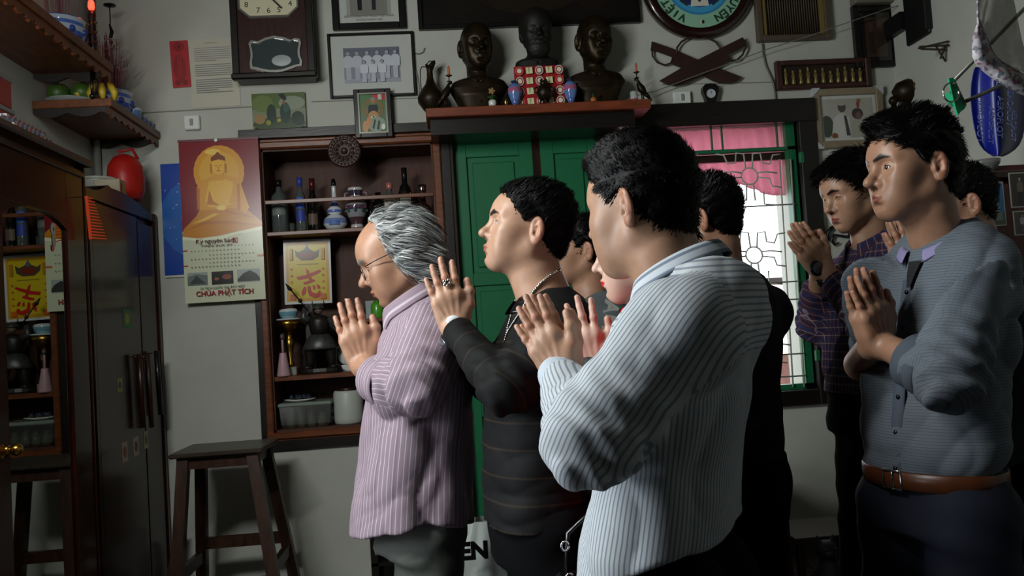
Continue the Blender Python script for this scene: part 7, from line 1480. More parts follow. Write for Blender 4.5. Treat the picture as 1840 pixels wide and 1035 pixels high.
# ---------- man in black sweater
def cast_black():
    s = Person('man in black sweater with silver chain and big ring, gazing upwards', 965, 2.08, -2)
    H, wr, U, T = pray(s, (818, 592), (784, 466), sc=.98, thumb=.26, fan=.0, bend=.03, spread=.9)
    c = s.L(948, 414); head = dict(c=c, R=rotm(0, -.24), s=.985, eye=.6, fat=.004, nose=1.02, gaze=(1, .1, .35), jaw=.003)
    nb_ = s.L(982, 545); el = s.L(908, 700, .225); sh = s.L(1000, 608, .165); w0 = wr + (0, .022, 0)
    arms = [([el, w0], (.042, .028)), ([el * (1, -1, 1), w0 * (1, -1, 1)], (.042, .028))]
    b, hp = build_body(s, head, nb_, arms, H, SK['b'], res=.0028, neck_r=(.060, .070), lips='#9a5a50', chest=[(nb_ + (0, 0, -.07), (.085, .12, .07))])
    prof = mkprof(s, [(520, 992, .04, .075), (540, 990, .075, .12), (565, 985, .10, .175), (610, 978, .12, .205), (700, 968, .13, .2), (800, 965, .13, .19), (870, 966, .13, .185), (925, 968, .13, .185)])
    m = cloth('black_knit_with_thin_tan_stripes', '#0c0c0d', [(1, .062, .03, '#33291d', .1)], .75); mp = cloth('plain_black_knit', '#0b0b0c', (), .75)
    ce = el + (w0 - el) * .86; ax = (w0 - el) / np.linalg.norm(w0 - el)
    z0 = nb_[2]; sw = build_shirt(s, prof, [([sh, el, ce], (.072, .054, .038)), ([p * (1, -1, 1) for p in (sh, el, ce)], (.072, .054, .038))], m, folds=.9, seed=5, res=.006, neck=(nb_ + (.09, 0, .03), nb_ + (-.02, 0, .10), .062))
    for sg in (1, -1): band_ring(s, ce * (1, sg, 1), ax * (1, sg, 1), .040, .038, .05, .003, mp, 'cuff')
    # leather yoke
    collar(s, nb_ + (-.005, 0, -.012), np.array([-.25, 0, 1.]), .078, .03, mat('black_leather', '#0d0d10', .25, coat=.4, bump=.4, bscale=60), gap=.5, fold=.05, point=.01, name='leather_collar')
    build_legs(s, mkprof(s, [(905, 968, .125, .175), (1000, 970, .12, .17)])[::-1], mat('black_trousers', '#08080a', .9, spec=.1), .86, r=(.11, .08, .065), hipx=.0)
    hair(s, head, [(-.09, -.05), (-.06, -.045), (-.035, -.032), (-.012, -.012), (0, .006), (.016, .026), (.03, .036), (.048, .054), (.065, .072), (.078, .080), (.1, .1), (.2, .12)], (.016, .008, .012), res=.004, noise=.002, nst=6000, slen=.018, comb=(-.5, 0, .6), zmin=-.085, seed=6)
    # chain: links round the neck and hanging in front
    CH = mat('silver_chain', '#d8d4cc', .15, metal=1); t = MB()
    for path in ([(1005, 486), (990, 494), (972, 508), (958, 524), (946, 542), (938, 556)], [(938, 556), (926, 574), (914, 592), (908, 606), (905, 618)], [(926, 540), (920, 560), (913, 585), (908, 606)]):
        d_ = 0
        for (x0, y0), (x1, y1) in zip(path[:-1], path[1:]):
            n_ = max(1, int(math.hypot(x1 - x0, y1 - y0) / 3.6))
            for j in range(n_):
                q = s.hit(x0 + (x1 - x0) * j / n_, y0 + (y1 - y0) * j / n_, .0025)
                if q is not None: t.sphere(q, .0042 if path[0][0] == 1005 else .0030, 6)
    ch = s.mb(t, 'neck_chain', CH); ch['kind'] = 'stuff'
    # ring with a skull-like knob on the middle finger, watch
    Hn = H[0]; q = lambda x: Hn['o'] + Hn['A'] @ (np.array(x) * Hn['s'])
    rg = MB(); rg.sphere(q((.009, .0115, .118)), .0105, 10); 
    for dx, dz in ((-.006, .006), (.006, .006), (0, -.007), (-.007, -.003), (.007, -.003)): rg.sphere(q((.009 + dx, .017, .118 + dz)), .0045, 8)
    r_ = s.mb(rg, 'ring', CH); band_ring(s, q((.009, .0, .116)), Hn['A'][:, 2], .0105, .0105, .006, .0012, CH, 'ring_band')
    wc = wr + (0, .012, 0) - U * .022; band_ring(s, wc, U, .036, .044, .016, .003, mat('steel_watch', '#b8bcc4', .2, metal=.9), 'wristwatch'); wq = s.hit(815, 576, .001); wq = wc + (0, .034, 0) if wq is None else wq; s.mb(MB().sphere(wq, .021, 14, sc_=(.9, .45, .62)), 'watch_face', mat('bright_watch_face', '#e8ecf0', .15, metal=.2))
    return s
# ---------- young man in white/grey striped shirt, nearest
def cast_striped():
    s = Person('short-haired man in white and grey striped dress shirt, nearest of the praying men', 1200, 1.40, 31)
    H, wr, U, T = pray(s, (1018, 678), (940, 530), sc=.90, thumb=.42, fan=.0, bend=.03, spread=1.05)
    c = s.L(1155, 374); head = dict(c=c, R=rotm(-.25, .06), s=.965, eye=.4, fat=.0, nose=.95)
    nb_ = s.L(1228, 524); el = s.L(1062, 792, .245); sh = s.L(1216, 592, .155); w0 = wr + (0, .022, 0)
    arms = [([el, w0], (.040, .027)), ([el * (1, -1, 1), w0 * (1, -1, 1)], (.040, .027))]
    b, hp = build_body(s, head, nb_, arms, H, SK['d'], res=.0024, neck_r=(.056, .064), lips='#8a5048', chest=[(nb_ + (0, 0, -.09), (.07, .12, .08))])
    prof = mkprof(s, [(496, 1250, .045, .06), (512, 1246, .070, .10), (538, 1238, .092, .14), (575, 1230, .108, .166), (640, 1222, .114, .176), (720, 1216, .114, .176), (800, 1208, .110, .17), (880, 1200, .112, .17), (960, 1190, .122, .175), (1040, 1184, .122, .172)])
    m = cloth('white_shirt_grey_stripes', '#b9bfc4', [(0, .0084, .34, '#7f8893', .2)], .75, .15); mc = cloth('cuff_white_stripes', '#c4ccd4', [(0, .0066, .40, '#7f8ea4', .2)], .75, .1)
    hz = s.L(1190, 1000)[2]
    hz = s.L(1085, 1022)[2]; hx = s.L(1085, 1022)[0]
    hem = lambda P: hz + .40 * (hx - P[:, 0]) + .008 * np.sin(P[:, 0] * 30 + P[:, 1] * 9) - P[:, 2]
    ce = el + (w0 - el) * .90; ax = (w0 - el) / np.linalg.norm(w0 - el)
    yk = lambda cen: (nb_[2] - .105 + .35 * np.maximum(0, -(cen[:, 0] - nb_[0]) * -.2))
    shirt = build_shirt(s, prof, [([sh, el, ce], (.074, .066, .038)), ([sh * (1, -.72, 1), el * (1, -1, 1), ce * (1, -1, 1)], (.066, .060, .038))], m, folds=1.0, seed=11, res=.0048, hem=hem, yoke=yk, shoulders=[(nb_ + (-.060, 0, -.012), (.070, .115, .062)), (sh + (-.02, -.02, .0), (.07, .07, .06)), (sh * (1, -.75, 1) + (-.02, .02, .0), (.06, .06, .055))])
    for sg in (1, -1): band_ring(s, ce * (1, sg, 1) + ax * (1, sg, 1) * .012, ax * (1, sg, 1), .0395, .036, .066, .0025, mc, 'cuff')
    nkd = hp((-.035, 0, -.08)) - nb_; cc = cloth('collar_stripes', '#b9c0c8', [(0, .0078, .40, '#6f7988', .2)], .75, .1); collar(s, nb_ + (-.002, 0, .022), np.array([.36, 0, 1.]), .0680, .042, cc, gap=.25, fold=.036, point=.03)
    build_legs(s, mkprof(s, [(860, 1205, .085, .15), (960, 1198, .10, .16)])[::-1], mat('black_trousers', '#08080a', .9, spec=.1), .86, r=(.105, .08, .065))
    comb = lambda q: np.stack([.35 + 2 * np.clip(q[:, 0], -.1, .1), 0 * q[:, 0], .8 * (q[:, 2] > .05) - .3], 1)
    hair(s, head, [(-.10, -.055), (-.06, -.045), (-.035, -.028), (-.01, -.006), (.004, .010), (.018, .028), (.03, .034), (.048, .056), (.062, .076), (.075, .088), (.095, .102), (.2, .12)], (.014, .004, .005), res=.0036, noise=.0018, nst=14000, slen=.014, swid=.0011, comb=comb, zmin=-.085, seed=8, vol=[((.050, 0, .098), (.055, .052, .030)), ((.0, 0, .108), (.07, .058, .028))])
    return s
# ---------- man right, blue-grey shirt, belt, jeans
def cast_right():
    s = Person('man in blue-grey shirt with brown belt and dark jeans, right of the window', 1690, 1.86, -18)
    H, wr, U, T = pray(s, (1577, 622), (1538, 480), sc=.97, thumb=.22, fan=.0, bend=.06, spread=.8)
    c = s.L(1640, 304); head = dict(c=c, R=rotm(-.27, .0), s=1.0, eye=.55, fat=-.003, nose=1.08, jaw=.002, gaze=(1, .0, .0))
    nb_ = s.L(1688, 445); el = s.L(1706, 680, .20); sh = s.L(1742, 500, .150); w0 = wr + (0, .022, 0); elf = s.L(1548, 655, -.22)
    arms = [([el, w0], (.043, .028)), ([elf, w0 * (1, -1, 1)], (.043, .028))]
    b, hp = build_body(s, head, nb_, arms, H, SK['c'], res=.0026, neck_r=(.054, .062), lips='#8a5040', chest=[(nb_ + (0, 0, -.09), (.07, .12, .08))])
    prof = mkprof(s, [(402, 1702, .04, .06), (420, 1702, .065, .10), (450, 1698, .085, .142), (500, 1694, .102, .172), (570, 1688, .108, .178), (650, 1682, .106, .17), (730, 1676, .102, .162), (790, 1674, .106, .164), (835, 1674, .104, .158), (858, 1674, .098, .152)])
    m = cloth('blue_grey_check_shirt', '#6b737c', [(1, .0065, .18, '#424a56', 0), (0, .0065, .14, '#596270', 0)], .8, .3)
    ce = el + (w0 - el) * .42; ax = (w0 - el) / np.linalg.norm(w0 - el); cf = elf + (w0 * (1, -1, 1) - elf) * .20
    sh2 = sh * (1, -.8, 1)
    shirt = build_shirt(s, prof, [([sh, el, ce], (.076, .062, .054)), ([sh2, elf + (-.03, 0.02, .04), cf + (-.02, 0.01, .01)], (.070, .046, .034))], m, folds=1.35, seed=21, res=.0055)
    band_ring(s, ce, ax, .056, .054, .05, .004, m, 'rolled_cuff'); band_ring(s, ce - ax * .03, ax, .060, .058, .03, .003, m, 'rolled_cuff')
    nkd = hp((-.03, 0, -.08)) - nb_; collar(s, nb_ + (.0, 0, .0), np.array([.42, 0, 1.]), .069, .044, m, gap=.34, fold=.056, point=.06); collar(s, nb_ + (.0, 0, .0), np.array([.42, 0, 1.]), .065, .042, mat('lilac_lining', '#8f88b4', .7), gap=.30, fold=.020, point=.01, name='collar_lining')
    zs_ = [p[0] for p in prof[::-1]]; fx_ = [p[1] for p in prof[::-1]]
    pl = MB(); P = []
    for k in range(16): zz = nb_[2] - .07 - k * .028; x = np.interp(zz, zs_, fx_) + .004; P.append([(x, .016, zz), (x + .003, .015, zz), (x + .003, -.015, zz), (x, -.016, zz)])
    s.mb(MB().grid(P), 'placket', m, shirt)
    for k in range(6): zz = nb_[2] - .10 - k * .078; x = np.interp(zz, zs_, fx_) + .008; s.mb(MB().sphere((x, .0, zz), .0058, 8, sc_=(.5, 1, 1)), 'button', mat('dark_button', '#15161a', .2), shirt)
    dk = mat('black_lining', '#121216', .7); s.mb(MB().add([(np.interp(nb_[2] - .05 - .04 * i, zs_, fx_) + .006, sg * (.018 - .007 * i) + .012, nb_[2] - .03 - .03 * i) for i in range(3) for sg in (1, -1)], [(0, 1, 3, 2), (2, 3, 5, 4)]), 'open_placket', dk, shirt)
    hb = s.L(1684, 848)[2]
    jm = cloth('dark_blue_denim', '#151c2c', [(0, .002, .3, '#1e2840', 0)], .8, .4)
    jm = mat('dark_denim', '#10172a', .8, noise=.35, nscale=8, bump=.4, bdist=.008)
    build_legs(s, [(hb + .02, prof[-2][1] - .004, prof[-2][2] + .004, .154), (hb - .12, prof[-1][1] + .015, prof[-1][2] - .03, .162)], jm, .86, hipx=(prof[-1][1] + prof[-1][2]) / 2, r=(.10, .078, .062), fx=.0)
    xc = (prof[-2][1] + prof[-2][2]) / 2; D = (prof[-2][1] - prof[-2][2]) / 2
    belt = band_ring(s, (xc, 0, hb), (0, 0, 1), .166, D + .012, .040, .004, mat('brown_leather', '#5a2f18', .35, noise=.3, nscale=10), 'belt', n=48)
    X = xc + D + .016; bk_ = MB(); bk_.tube([(X, -.028, hb - .02), (X, .022, hb - .02), (X, .022, hb + .02), (X, -.028, hb + .02), (X, -.028, hb - .02)], .0035, 8); bk_.tube([(X, -.0, hb - .02), (X + .002, 0, hb + .02)], .003, 6); s.mb(bk_, 'buckle', CHROME, belt)
    s.mb(MB().tube([(xc + D * .93, .075, hb - .03), (xc + D * .75, .10, hb - .062), (xc + D * .35, .145, hb - .075), (xc, .170, hb - .05)], .0025, 6), 'pocket_seam', mat('denim_seam', '#3a3f4c', .8))
    comb = lambda q: np.stack([.2 - 1.5 * np.clip(q[:, 0] + .02, -.1, .1) * 0 + 1.0 * (q[:, 0] > .04) - .6 * (q[:, 0] <= .04), 0 * q[:, 0], .75 * (q[:, 2] > .07) - .45], 1)
    hair(s, head, [(-.10, -.055), (-.06, -.045), (-.035, -.028), (-.01, -.006), (.004, .010), (.018, .027), (.03, .034), (.048, .058), (.062, .078), (.072, .093), (.085, .112), (.2, .16)], (.020, .007, .009), res=.0036, noise=.003, nst=9000, slen=.022, swid=.0011, comb=comb, zmin=-.085, seed=12, vol=[((.052, 0, .104), (.052, .058, .028)), ((.0, 0, .112), (.08, .062, .032))])
    return s
# ---------- plaid shirt man
def cast_plaid():
    s = Person('young man in purple plaid shirt and black watch, eyes lowered, right of the window', 1565, 2.62, -9)
    H, wr, U, T = pray(s, (1478, 486), (1414, 393), sc=.98, thumb=.35, fan=.0, bend=.05, spread=.8)
    c = s.L(1533, 346); head = dict(c=c, R=rotm(.0, .26), s=1.0, eye=0, fat=.002, nose=1.0)
    nb_ = s.L(1566, 436); el = s.L(1572, 590, .20); sh = s.L(1612, 500, .16); w0 = wr + (0, .022, 0); elf = s.L(1470, 578, -.17)
    arms = [([el, w0], (.040, .027)), ([elf, w0 * (1, -1, 1)], (.040, .027))]
    b, hp = build_body(s, head, nb_, arms, H, SK['d'], res=.003, neck_r=(.054, .060), lips='#8f4a44', chest=[(nb_ + (0, 0, -.09), (.07, .12, .08))])
    prof = mkprof(s, [(420, 1580, .04, .06), (440, 1578, .075, .12), (470, 1574, .10, .175), (520, 1570, .11, .195), (580, 1566, .115, .19), (650, 1565, .11, .175), (700, 1566, .11, .175)])
    m = cloth('purple_plaid', '#503038', [(0, .026, .30, '#272f58', 0), (1, .026, .30, '#272f58', 0), (0, .026, .03, '#b8b8c8', .5), (1, .026, .03, '#b8b8c8', .5)], .8)
    ce = el + (w0 - el) * .80; ax = (w0 - el) / np.linalg.norm(w0 - el); cf = elf + (w0 * (1, -1, 1) - elf) * .7
    build_shirt(s, prof, [([sh, el, ce], (.075, .066, .046)), ([sh * (1, -1, 1), elf, cf], (.075, .066, .046))], m, folds=1.1, seed=31, res=.0065)
    collar(s, nb_ + (0, 0, 0), np.array([.40, 0, 1.]), .068, .040, m, gap=.4, fold=.045, point=.04)
    build_legs(s, mkprof(s, [(680, 1566, .105, .168), (780, 1566, .105, .168)])[::-1], mat('black_trousers', '#08080a', .9, spec=.1), .86, r=(.095, .075, .06))
    wc = wr + (0, .014, 0) - U * .026; band_ring(s, wc, U, .034, .042, .022, .004, BLACKF, 'wristwatch'); wq = s.hit(1467, 482, .001); wq = wc + (0, .036, 0) if wq is None else wq; s.mb(MB().lathe(wq - (0, .002, 0), [(.024, 0), (.026, .004), (.021, .010), (0, .010)], 20, axis=1), 'watch_case', mat('dark_steel', '#3a3c40', .3, metal=.8)); s.mb(MB().lathe(wq + (0, .0085, 0), [(.017, 0), (.016, .002), (0, .002)], 20, axis=1), 'watch_dial', mat('grey_dial', '#5a5c60', .3))
    comb = lambda q: np.stack([.8 + 0 * q[:, 0], 0 * q[:, 0], -.2 + 0 * q[:, 0]], 1)
    hair(s, head, HL_SHORT, (.022, .010, .012), res=.0042, noise=.003, nst=5000, slen=.035, swid=.0013, comb=comb, zmin=-.08, seed=15, vol=[((.058, 0, .092), (.045, .06, .026))])
    return s
# ---------- far right man behind
def cast_far_right():
    s = Person('man in dark grey shirt half hidden behind the blue-grey shirt man, far right', 1778, 2.27, 11)
    H, wr, U, T = pray(s, (1640, 492), (1604, 392), sc=.96, spread=.9, bend=.05)
    c = s.L(1722, 370); head = dict(c=c, R=rotm(0, .05), s=.92, eye=.4)
    nb_ = s.L(1765, 470); el = s.L(1775, 610, .22); sh = s.L(1815, 540, .165); w0 = wr + (0, .022, 0)
    arms = [([el, w0], (.040, .027)), ([el * (1, -1, 1), w0 * (1, -1, 1)], (.040, .027))]
    b, hp = build_body(s, head, nb_, arms, H, SK['c'], res=.0034, neck_r=(.056, .064), chest=[(nb_ + (0, 0, -.09), (.07, .12, .08))])
    prof = mkprof(s, [(455, 1780, .04, .06), (475, 1780, .075, .12), (505, 1782, .105, .18), (560, 1782, .115, .2), (640, 1780, .12, .19), (760, 1780, .12, .18), (820, 1780, .12, .18)])
    m = cloth('charcoal_shirt', '#23262b', (), .8)
    ce = el + (w0 - el) * .85; build_shirt(s, prof, [([sh, el, ce], (.078, .066, .044)), ([p * (1, -1, 1) for p in (sh, el, ce)], (.078, .066, .044))], m, folds=1.0, seed=41, res=.008)
    collar(s, nb_, np.array([.40, 0, 1.]), .068, .042, m, gap=.4, fold=.045, point=.03)
    build_legs(s, mkprof(s, [(800, 1780, .11, .17), (880, 1780, .11, .17)])[::-1], mat('black_trousers', '#08080a', .9, spec=.1), .86, r=(.095, .075, .06))
    hair(s, head, HL_SHORT, (.014, .006, .008), res=.005, noise=.002, nst=3500, slen=.016, comb=(-.4, 0, .3), zmin=-.075, seed=16)
    return s
# ---------- navy t-shirt man behind the striped man
def cast_navy():
    s = Person('man in dark navy t-shirt, only ear and back showing behind the nearest man', 1320, 2.30, 34)
    c = s.L(1268, 396); head = dict(c=c, R=rotm(0, .05), s=.95, eye=.4)
    nb_ = s.L(1300, 505); H, wr, U, T = pray(s, (1200, 600), (1170, 490), sc=.96)
    el = s.L(1262, 660, .22); sh = s.L(1325, 565, .165); w0 = wr + (0, .022, 0)
    arms = [([sh, el, w0], (.05, .042, .027)), ([sh * (1, -1, 1), el * (1, -1, 1), w0 * (1, -1, 1)], (.05, .042, .027))]
    b, hp = build_body(s, head, nb_, arms, H, SK['c'], res=.0036, neck_r=(.056, .064), chest=[(nb_ + (0, 0, -.09), (.07, .12, .08))])
    prof = mkprof(s, [(478, 1318, .04, .07), (500, 1322, .075, .12), (530, 1324, .10, .175), (600, 1326, .11, .19), (700, 1326, .105, .18), (800, 1330, .11, .175), (850, 1330, .11, .175)])
    m = cloth('dark_navy_jersey', '#10141e', (), .85)
    ce = sh + (el - sh) * .85; build_shirt(s, prof, [([sh, sh * .4 + ce * .6, ce], (.078, .070, .066)), ([p * (1, -1, 1) for p in (sh, sh * .4 + ce * .6, ce)], (.078, .070, .066))], m, folds=.6, seed=51, res=.008)
    build_legs(s, mkprof(s, [(820, 1332, .115, .17), (900, 1334, .115, .17)])[::-1], mat('black_trousers', '#08080a', .9, spec=.1), .86, r=(.10, .08, .065))
    hair(s, head, HL_SHORT, (.020, .008, .010), res=.0045, noise=.002, nst=5000, slen=.018, comb=(-.3, 0, .5), zmin=-.075, seed=17)
    return s
# ---------- woman in red
def cast_woman():
    s = Person('woman with red lips and red jacket, face half hidden by the nearest man', 1190, 1.84, 10)
    H, wr, U, T = pray(s, (1068, 668), (1024, 518), sc=.95, thumb=.32, spread=1.5, bend=.02)
    c = s.L(1150, 450); head = dict(c=c, R=rotm(0, .08), s=.95, eye=.3, fat=.006, nose=.9)
    nb_ = s.L(1185, 575); el = s.L(1165, 740, .2); sh = s.L(1205, 640, .14); w0 = wr + (0, .02, 0)
    arms = [([el, w0], (.036, .025)), ([el * (1, -1, 1), w0 * (1, -1, 1)], (.036, .025))]
    b, hp = build_body(s, head, nb_, arms, H, SK['e'], res=.0028, neck_r=(.048, .055), lips='#c0282a', chest=[(nb_ + (0, 0, -.07), (.06, .10, .07))])
    prof = mkprof(s, [(560, 1195, .04, .07), (580, 1192, .08, .11), (610, 1188, .105, .15), (670, 1180, .13, .17), (760, 1178, .125, .165), (880, 1178, .125, .165), (960, 1178, .135, .18)])
    m = cloth('bright_red_jacket', '#b01018', (), .5)
    ce = el + (w0 - el) * .85; build_shirt(s, prof, [([sh, el, ce], (.068, .058, .038)), ([p * (1, -1, 1) for p in (sh, el, ce)], (.068, .058, .038))], m, folds=.8, seed=61, res=.007)
    P = []
    for k in range(7): P.append([nb_ + np.array([.02 + (.066 + .018 * math.sin(k * PI / 6)) * math.cos(a), (.066 + .018 * math.sin(k * PI / 6)) * math.sin(a), -.03 + k * .014 - .03 * math.cos(a) + .006 * math.sin(5 * a + k)]) for a in np.linspace(0, 2 * PI, 33)[:-1]])
    s.mb(MB().grid(P, close=True), 'scarf', m)
    build_legs(s, mkprof(s, [(900, 1180, .115, .165), (990, 1180, .115, .165)])[::-1], mat('black_trousers', '#08080a', .9, spec=.1), .84, r=(.10, .075, .055))
    hair(s, head, [(-.12, -.01), (-.05, -.005), (0, .02), (.03, .04), (.06, .06), (.08, .07), (.1, .08), (.2, .1)], (.014, .012, .02), res=.005, noise=.002, nst=3000, slen=.04, comb=(-.7, 0, -.4), zmin=-.11, earcut=False, seed=18)
    s.mb(MB().sphere(hp((-.014, .088, -.038)), .0045, 8), 'earring', CHROME)
    return s
# ---------- grey t-shirt youth in the back
def cast_grey():
    s = Person('youth in grey t-shirt with white letters, before the green door', 1088, 2.85, 7)
    c = s.L(1048, 452); head = dict(c=c, R=rotm(0, -.05), s=.97, eye=.5)
    nb_ = s.L(1066, 540); H, wr, U, T = pray(s, (985, 600), (960, 520), sc=.95)
    el = s.L(1040, 670, .2); sh = s.L(1095, 592, .165); w0 = wr + (0, .022, 0)
    arms = [([sh, el, w0], (.048, .040, .027)), ([sh * (1, -1, 1), el * (1, -1, 1), w0 * (1, -1, 1)], (.048, .040, .027))]
    b, hp = build_body(s, head, nb_, arms, H, SK['c'], res=.0038, neck_r=(.052, .06), chest=[(nb_ + (0, 0, -.08), (.07, .12, .07))])
    prof = mkprof(s, [(525, 1080, .04, .06), (540, 1080, .07, .12), (562, 1082, .10, .175), (620, 1084, .11, .19), (700, 1086, .11, .18), (800, 1090, .11, .175)])
    m = cloth('mid_grey_jersey', '#565d60', (), .85)
    ce = sh + (el - sh) * .7; build_shirt(s, prof, [([sh, sh * .4 + ce * .6, ce], (.078, .068, .062)), ([p * (1, -1, 1) for p in (sh, sh * .4 + ce * .6, ce)], (.078, .068, .062))], m, folds=.6, seed=71, res=.008)
    build_legs(s, mkprof(s, [(770, 1088, .105, .168), (860, 1088, .105, .168)])[::-1], mat('black_trousers', '#08080a', .9, spec=.1), .86, r=(.095, .075, .06))
    WL = mat('white_shirt_print', '#a8aaa4', .7)
    for k, (ch, px, py) in enumerate((('A', 1097, 553), ('E', 1098, 575), ('B', 1092, 596))):
        q = s.hit(px, py, .004); p = s.world(s.L(px, py, .2) if q is None else q); text(ch, p[0], p[1] - .004, p[2], .062, WL, s.root, 'shirt_letter', rot=-PI / 2 - .25, facing=0, ext=.003, bold=.003)
    hair(s, head, HL_SHORT, (.014, .008, .008), res=.005, noise=.002, nst=3500, slen=.018, comb=(.3, 0, .2), zmin=-.07, seed=19)
    return s

def cast_busts():
    'three bronze busts on the shelf'
    yb = YB - .116
    def bust(label, cx, head_py, s_, yaw, pitch, wsh, mat_, kind, skull=True):
        b = sp(cx, yb + .0); X = W(cx, head_py, yb)[0]; hz_ = W(cx, head_py, yb)[2]; t = thing('bronze_bust', label, 'bust', b, 'busts on the shelf'); hc = np.array([X, yb - .022, hz_]); R = rotm(-PI / 2 + yaw, pitch); hp = lambda x: hc + R @ (np.array(x) * s_); bz = b[2] + .002
        hd = dict(nose=1.05, eye=0, ear=1.25, fat=.002)
        def f(P):
            q = ((P - hc.astype(f32)) @ R.astype(f32)) / s_; d = in_box(P, hc - .19 * s_, hc + .19 * s_, lambda Q: head_sdf(((Q - hc.astype(f32)) @ R.astype(f32)) / s_, hd) * s_, 0)
            d = smin(d, s_cone(P, hp((-.02, 0, -.06)), (X, yb, bz + .12), .050 * s_, .055 * s_), .03)
            if kind == 'beard':
                d = smin(d, s_ell(q, (-.01, 0, .055), (.11, .092, .085)) * s_, .02); d = smin(d, s_ell(q, (.055, 0, -.10), (.05, .066, .055)) * s_, .02); d = smin(d, s_cone(q, (.08, -.03, -.052), (.08, .03, -.052), .012, .012) * s_, .01)
                d = d + (.0016 * np.sin(P[:, 2] * 260 + 3 * np.sin(P[:, 0] * 90)) * np.sin(P[:, 0] * 200)).astype(f32) * (q[:, 2] < -.04)
            return d
        lo, hi = hc - .17 * s_, hc + .17 * s_; lo[2] = bz + .08; v, fc = mesh_sdf(f, lo, hi, .0045); 
        def g(P):
            q = P - np.array([X, yb, bz]).astype(f32); zz = q[:, 2]; Hs = hz_ - bz - .16 * s_
            w_ = np.interp(zz, [0, Hs * .3, Hs * .75, Hs * .95, Hs * 1.1], [wsh * .55, wsh * .72, wsh * .98, wsh * .85, wsh * .35]).astype(f32) if kind != 'beard' else np.interp(zz, [0, Hs * .5, Hs, Hs * 1.2], [wsh, wsh * 1.02, wsh * .95, wsh * .4]).astype(f32); dd = np.interp(zz, [0, Hs * .5, Hs, Hs * 1.12], [.055, .082, .066, .04]).astype(f32)
            k = ((np.abs(q[:, 0]) / w_) ** 2.6 + (np.abs(q[:, 1]) / dd) ** 2.6 + 1e-9) ** (1 / 2.6); d = (k - 1) * dd * .9; d = smax(d, np.maximum(-zz, zz - Hs * 1.08), .02)
            d = smin(d, s_cone(q, (0, 0, Hs * .9), (0, -.004, Hs * 1.08), .066, .058), .02)
            return d.astype(f32)
        v2, f2 = mesh_sdf(g, (X - wsh - .05, yb - .12, bz - .02), (X + wsh + .05, yb + .12, hz_), .0055)
        np_mesh('tunic', v2, f2, mat_, t); np_mesh('head', v, fc, mat_, t)
        for k in range(3): MB().sphere((X + .002, yb - .078 + .008 * k, bz + .05 + .05 * k), .006, 8).obj('button', mat_, t, smooth=True)
        cl = MB(); zc = hz_ - .155 * s_
        for sg in (-1, 1): cl.tube([(X + sg * .052, yb - .02, zc + .008), (X + sg * .032, yb - .062, zc - .012), (X + sg * .003, yb - .074, zc - .03)], .007, 8)
        o = cl.obj('tunic_collar', mat_, t, smooth=True)
        MB().box(X - .05, X + .05, yb - .045, yb + .045, b[2], bz + .004).obj('foot', mat_, t)
    DST = mat('dark_stone_bust', '#120f0c', .6, noise=.3, nscale=30, bump=.3)
    bust('bald bronze bust in buttoned tunic at the left, beside the brass jug', 856, 88, 1.10, .18, .05, .165, BRONZE, 'bald')
    bust('dark bearded bust with bound hair behind the red box of sweets', 962, 62, .98, .05, .10, .125, DST, 'beard')
    bust('bald bronze bust with open collar at the right, before the crane candlestick', 1066, 76, 1.12, .22, .08, .165, BRONZE, 'bald')
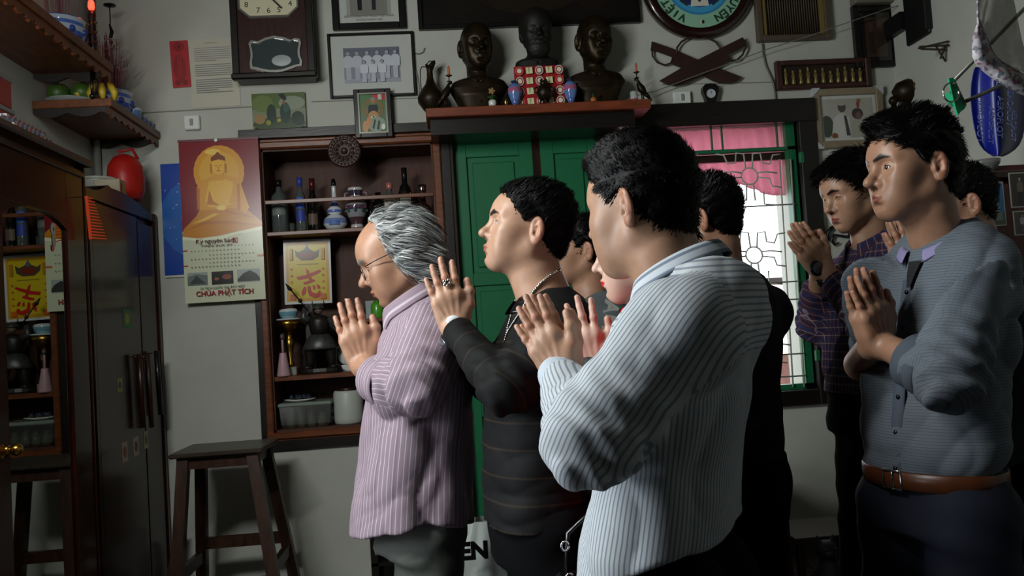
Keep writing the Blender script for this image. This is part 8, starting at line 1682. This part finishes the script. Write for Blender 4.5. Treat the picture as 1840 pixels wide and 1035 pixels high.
def cast_cat():
    p = W(1484, 1000, 3.52); c = np.array([p[0], 3.52, 0.]); t = thing('black_cat', 'black cat sitting upright in the gloom before the low bench', 'cat', c); hc = c + (-.01, -.03, .30)
    def f(P):
        d = s_ell(P, c + (.0, .02, .105), (.075, .11, .105)); d = smin(d, s_ell(P, c + (0, -.03, .18), (.055, .06, .10)), .05); d = smin(d, s_ell(P, hc, (.047, .045, .040)), .03); d = smin(d, s_ell(P, hc + (0, -.04, -.012), (.022, .02, .016)), .015)
        for sg in (-1, 1):
            d = smin(d, s_cone(P, hc + (sg * .028, .0, .024), hc + (sg * .036, .004, .062), .016, .003), .008); d = smin(d, s_chain(P, [c + (sg * .03, -.06, .16), c + (sg * .03, -.075, .08), c + (sg * .03, -.08, .015)], (.028, .018, .016)), .02); d = smin(d, s_ell(P, c + (sg * .03, -.095, .012), (.018, .028, .013)), .01)
            d = smin(d, s_ell(P, c + (sg * .06, .03, .06), (.035, .07, .06)), .03); d = smin(d, s_ell(P, c + (sg * .07, -.03, .014), (.02, .05, .014)), .015)
        d = smin(d, s_chain(P, [c + (0, .12, .03), c + (.09, .14, .02), (c + (.15, .07, .018)), c + (.14, -.02, .018)], (.022, .018, .016, .011)), .02); return d
    v, fc = mesh_sdf(f, c + (-.2, -.2, -.03), c + (.25, .22, .42), .005); v[:, 2] = np.maximum(v[:, 2], .001); np_mesh('body', v, fc, mat('black_cat_fur', '#0a0909', .7), t)
    for sg in (-1, 1): MB().sphere(hc + (sg * .019, -.040, .008), .007, 8).obj('eye', mat('cat_eye', '#14140c', .2), t, smooth=True)
def handbag():
    p = W(1042, 985, 1.62); c = np.array([p[0], 1.62, p[2] - .1]); t = thing('black_handbag', 'black leather handbag with chrome buckles hanging behind the nearest man shirt front', 'handbag', c); LE = mat('handbag_leather', '#0c0c0e', .25, coat=.3)
    MB().box(c[0] - .06, c[0] + .10, c[1] - .05, c[1] + .05, c[2] - .16, c[2] + .05, bev=.02).obj('body', LE, t)
    MB().box(c[0] - .063, c[0] + .103, c[1] - .054, c[1] - .046, c[2] - .04, c[2] + .045, bev=.004).obj('flap', LE, t)
    for k, (dx, dz) in enumerate(((-.03, .06), (-.035, .12))): part(MB().tube([(c[0] + dx + .007 * math.cos(a), c[1] - .052, c[2] + dz + .009 * math.sin(a)) for a in np.linspace(0, 2 * PI, 14)], .0025, 6), 'chrome_ring', CHROME, t)
    part(MB().tube([(c[0] - .03, c[1], c[2] + .04), (c[0] - .02, c[1], c[2] + .13), (c[0] + .03, c[1], c[2] + .17), (c[0] + .08, c[1], c[2] + .13), (c[0] + .09, c[1], c[2] + .04)], .007, 6), 'strap', LE, t)
    part(MB().tube([(c[0] - .045, c[1] - .055, c[2] + .02), (c[0] + .0, c[1] - .056, c[2] - .03), (c[0] + .02, c[1] - .055, c[2] - .09)], .003, 6), 'gold_trim', GOLD, t)
import time
CAST = [cast_old, cast_black, cast_striped, cast_right, cast_plaid, cast_far_right, cast_navy, cast_woman, cast_grey, cast_busts, cast_cat, handbag]
for fn in CAST:
    t0_ = time.time(); fn(); print(fn.__name__, round(time.time() - t0_, 1))
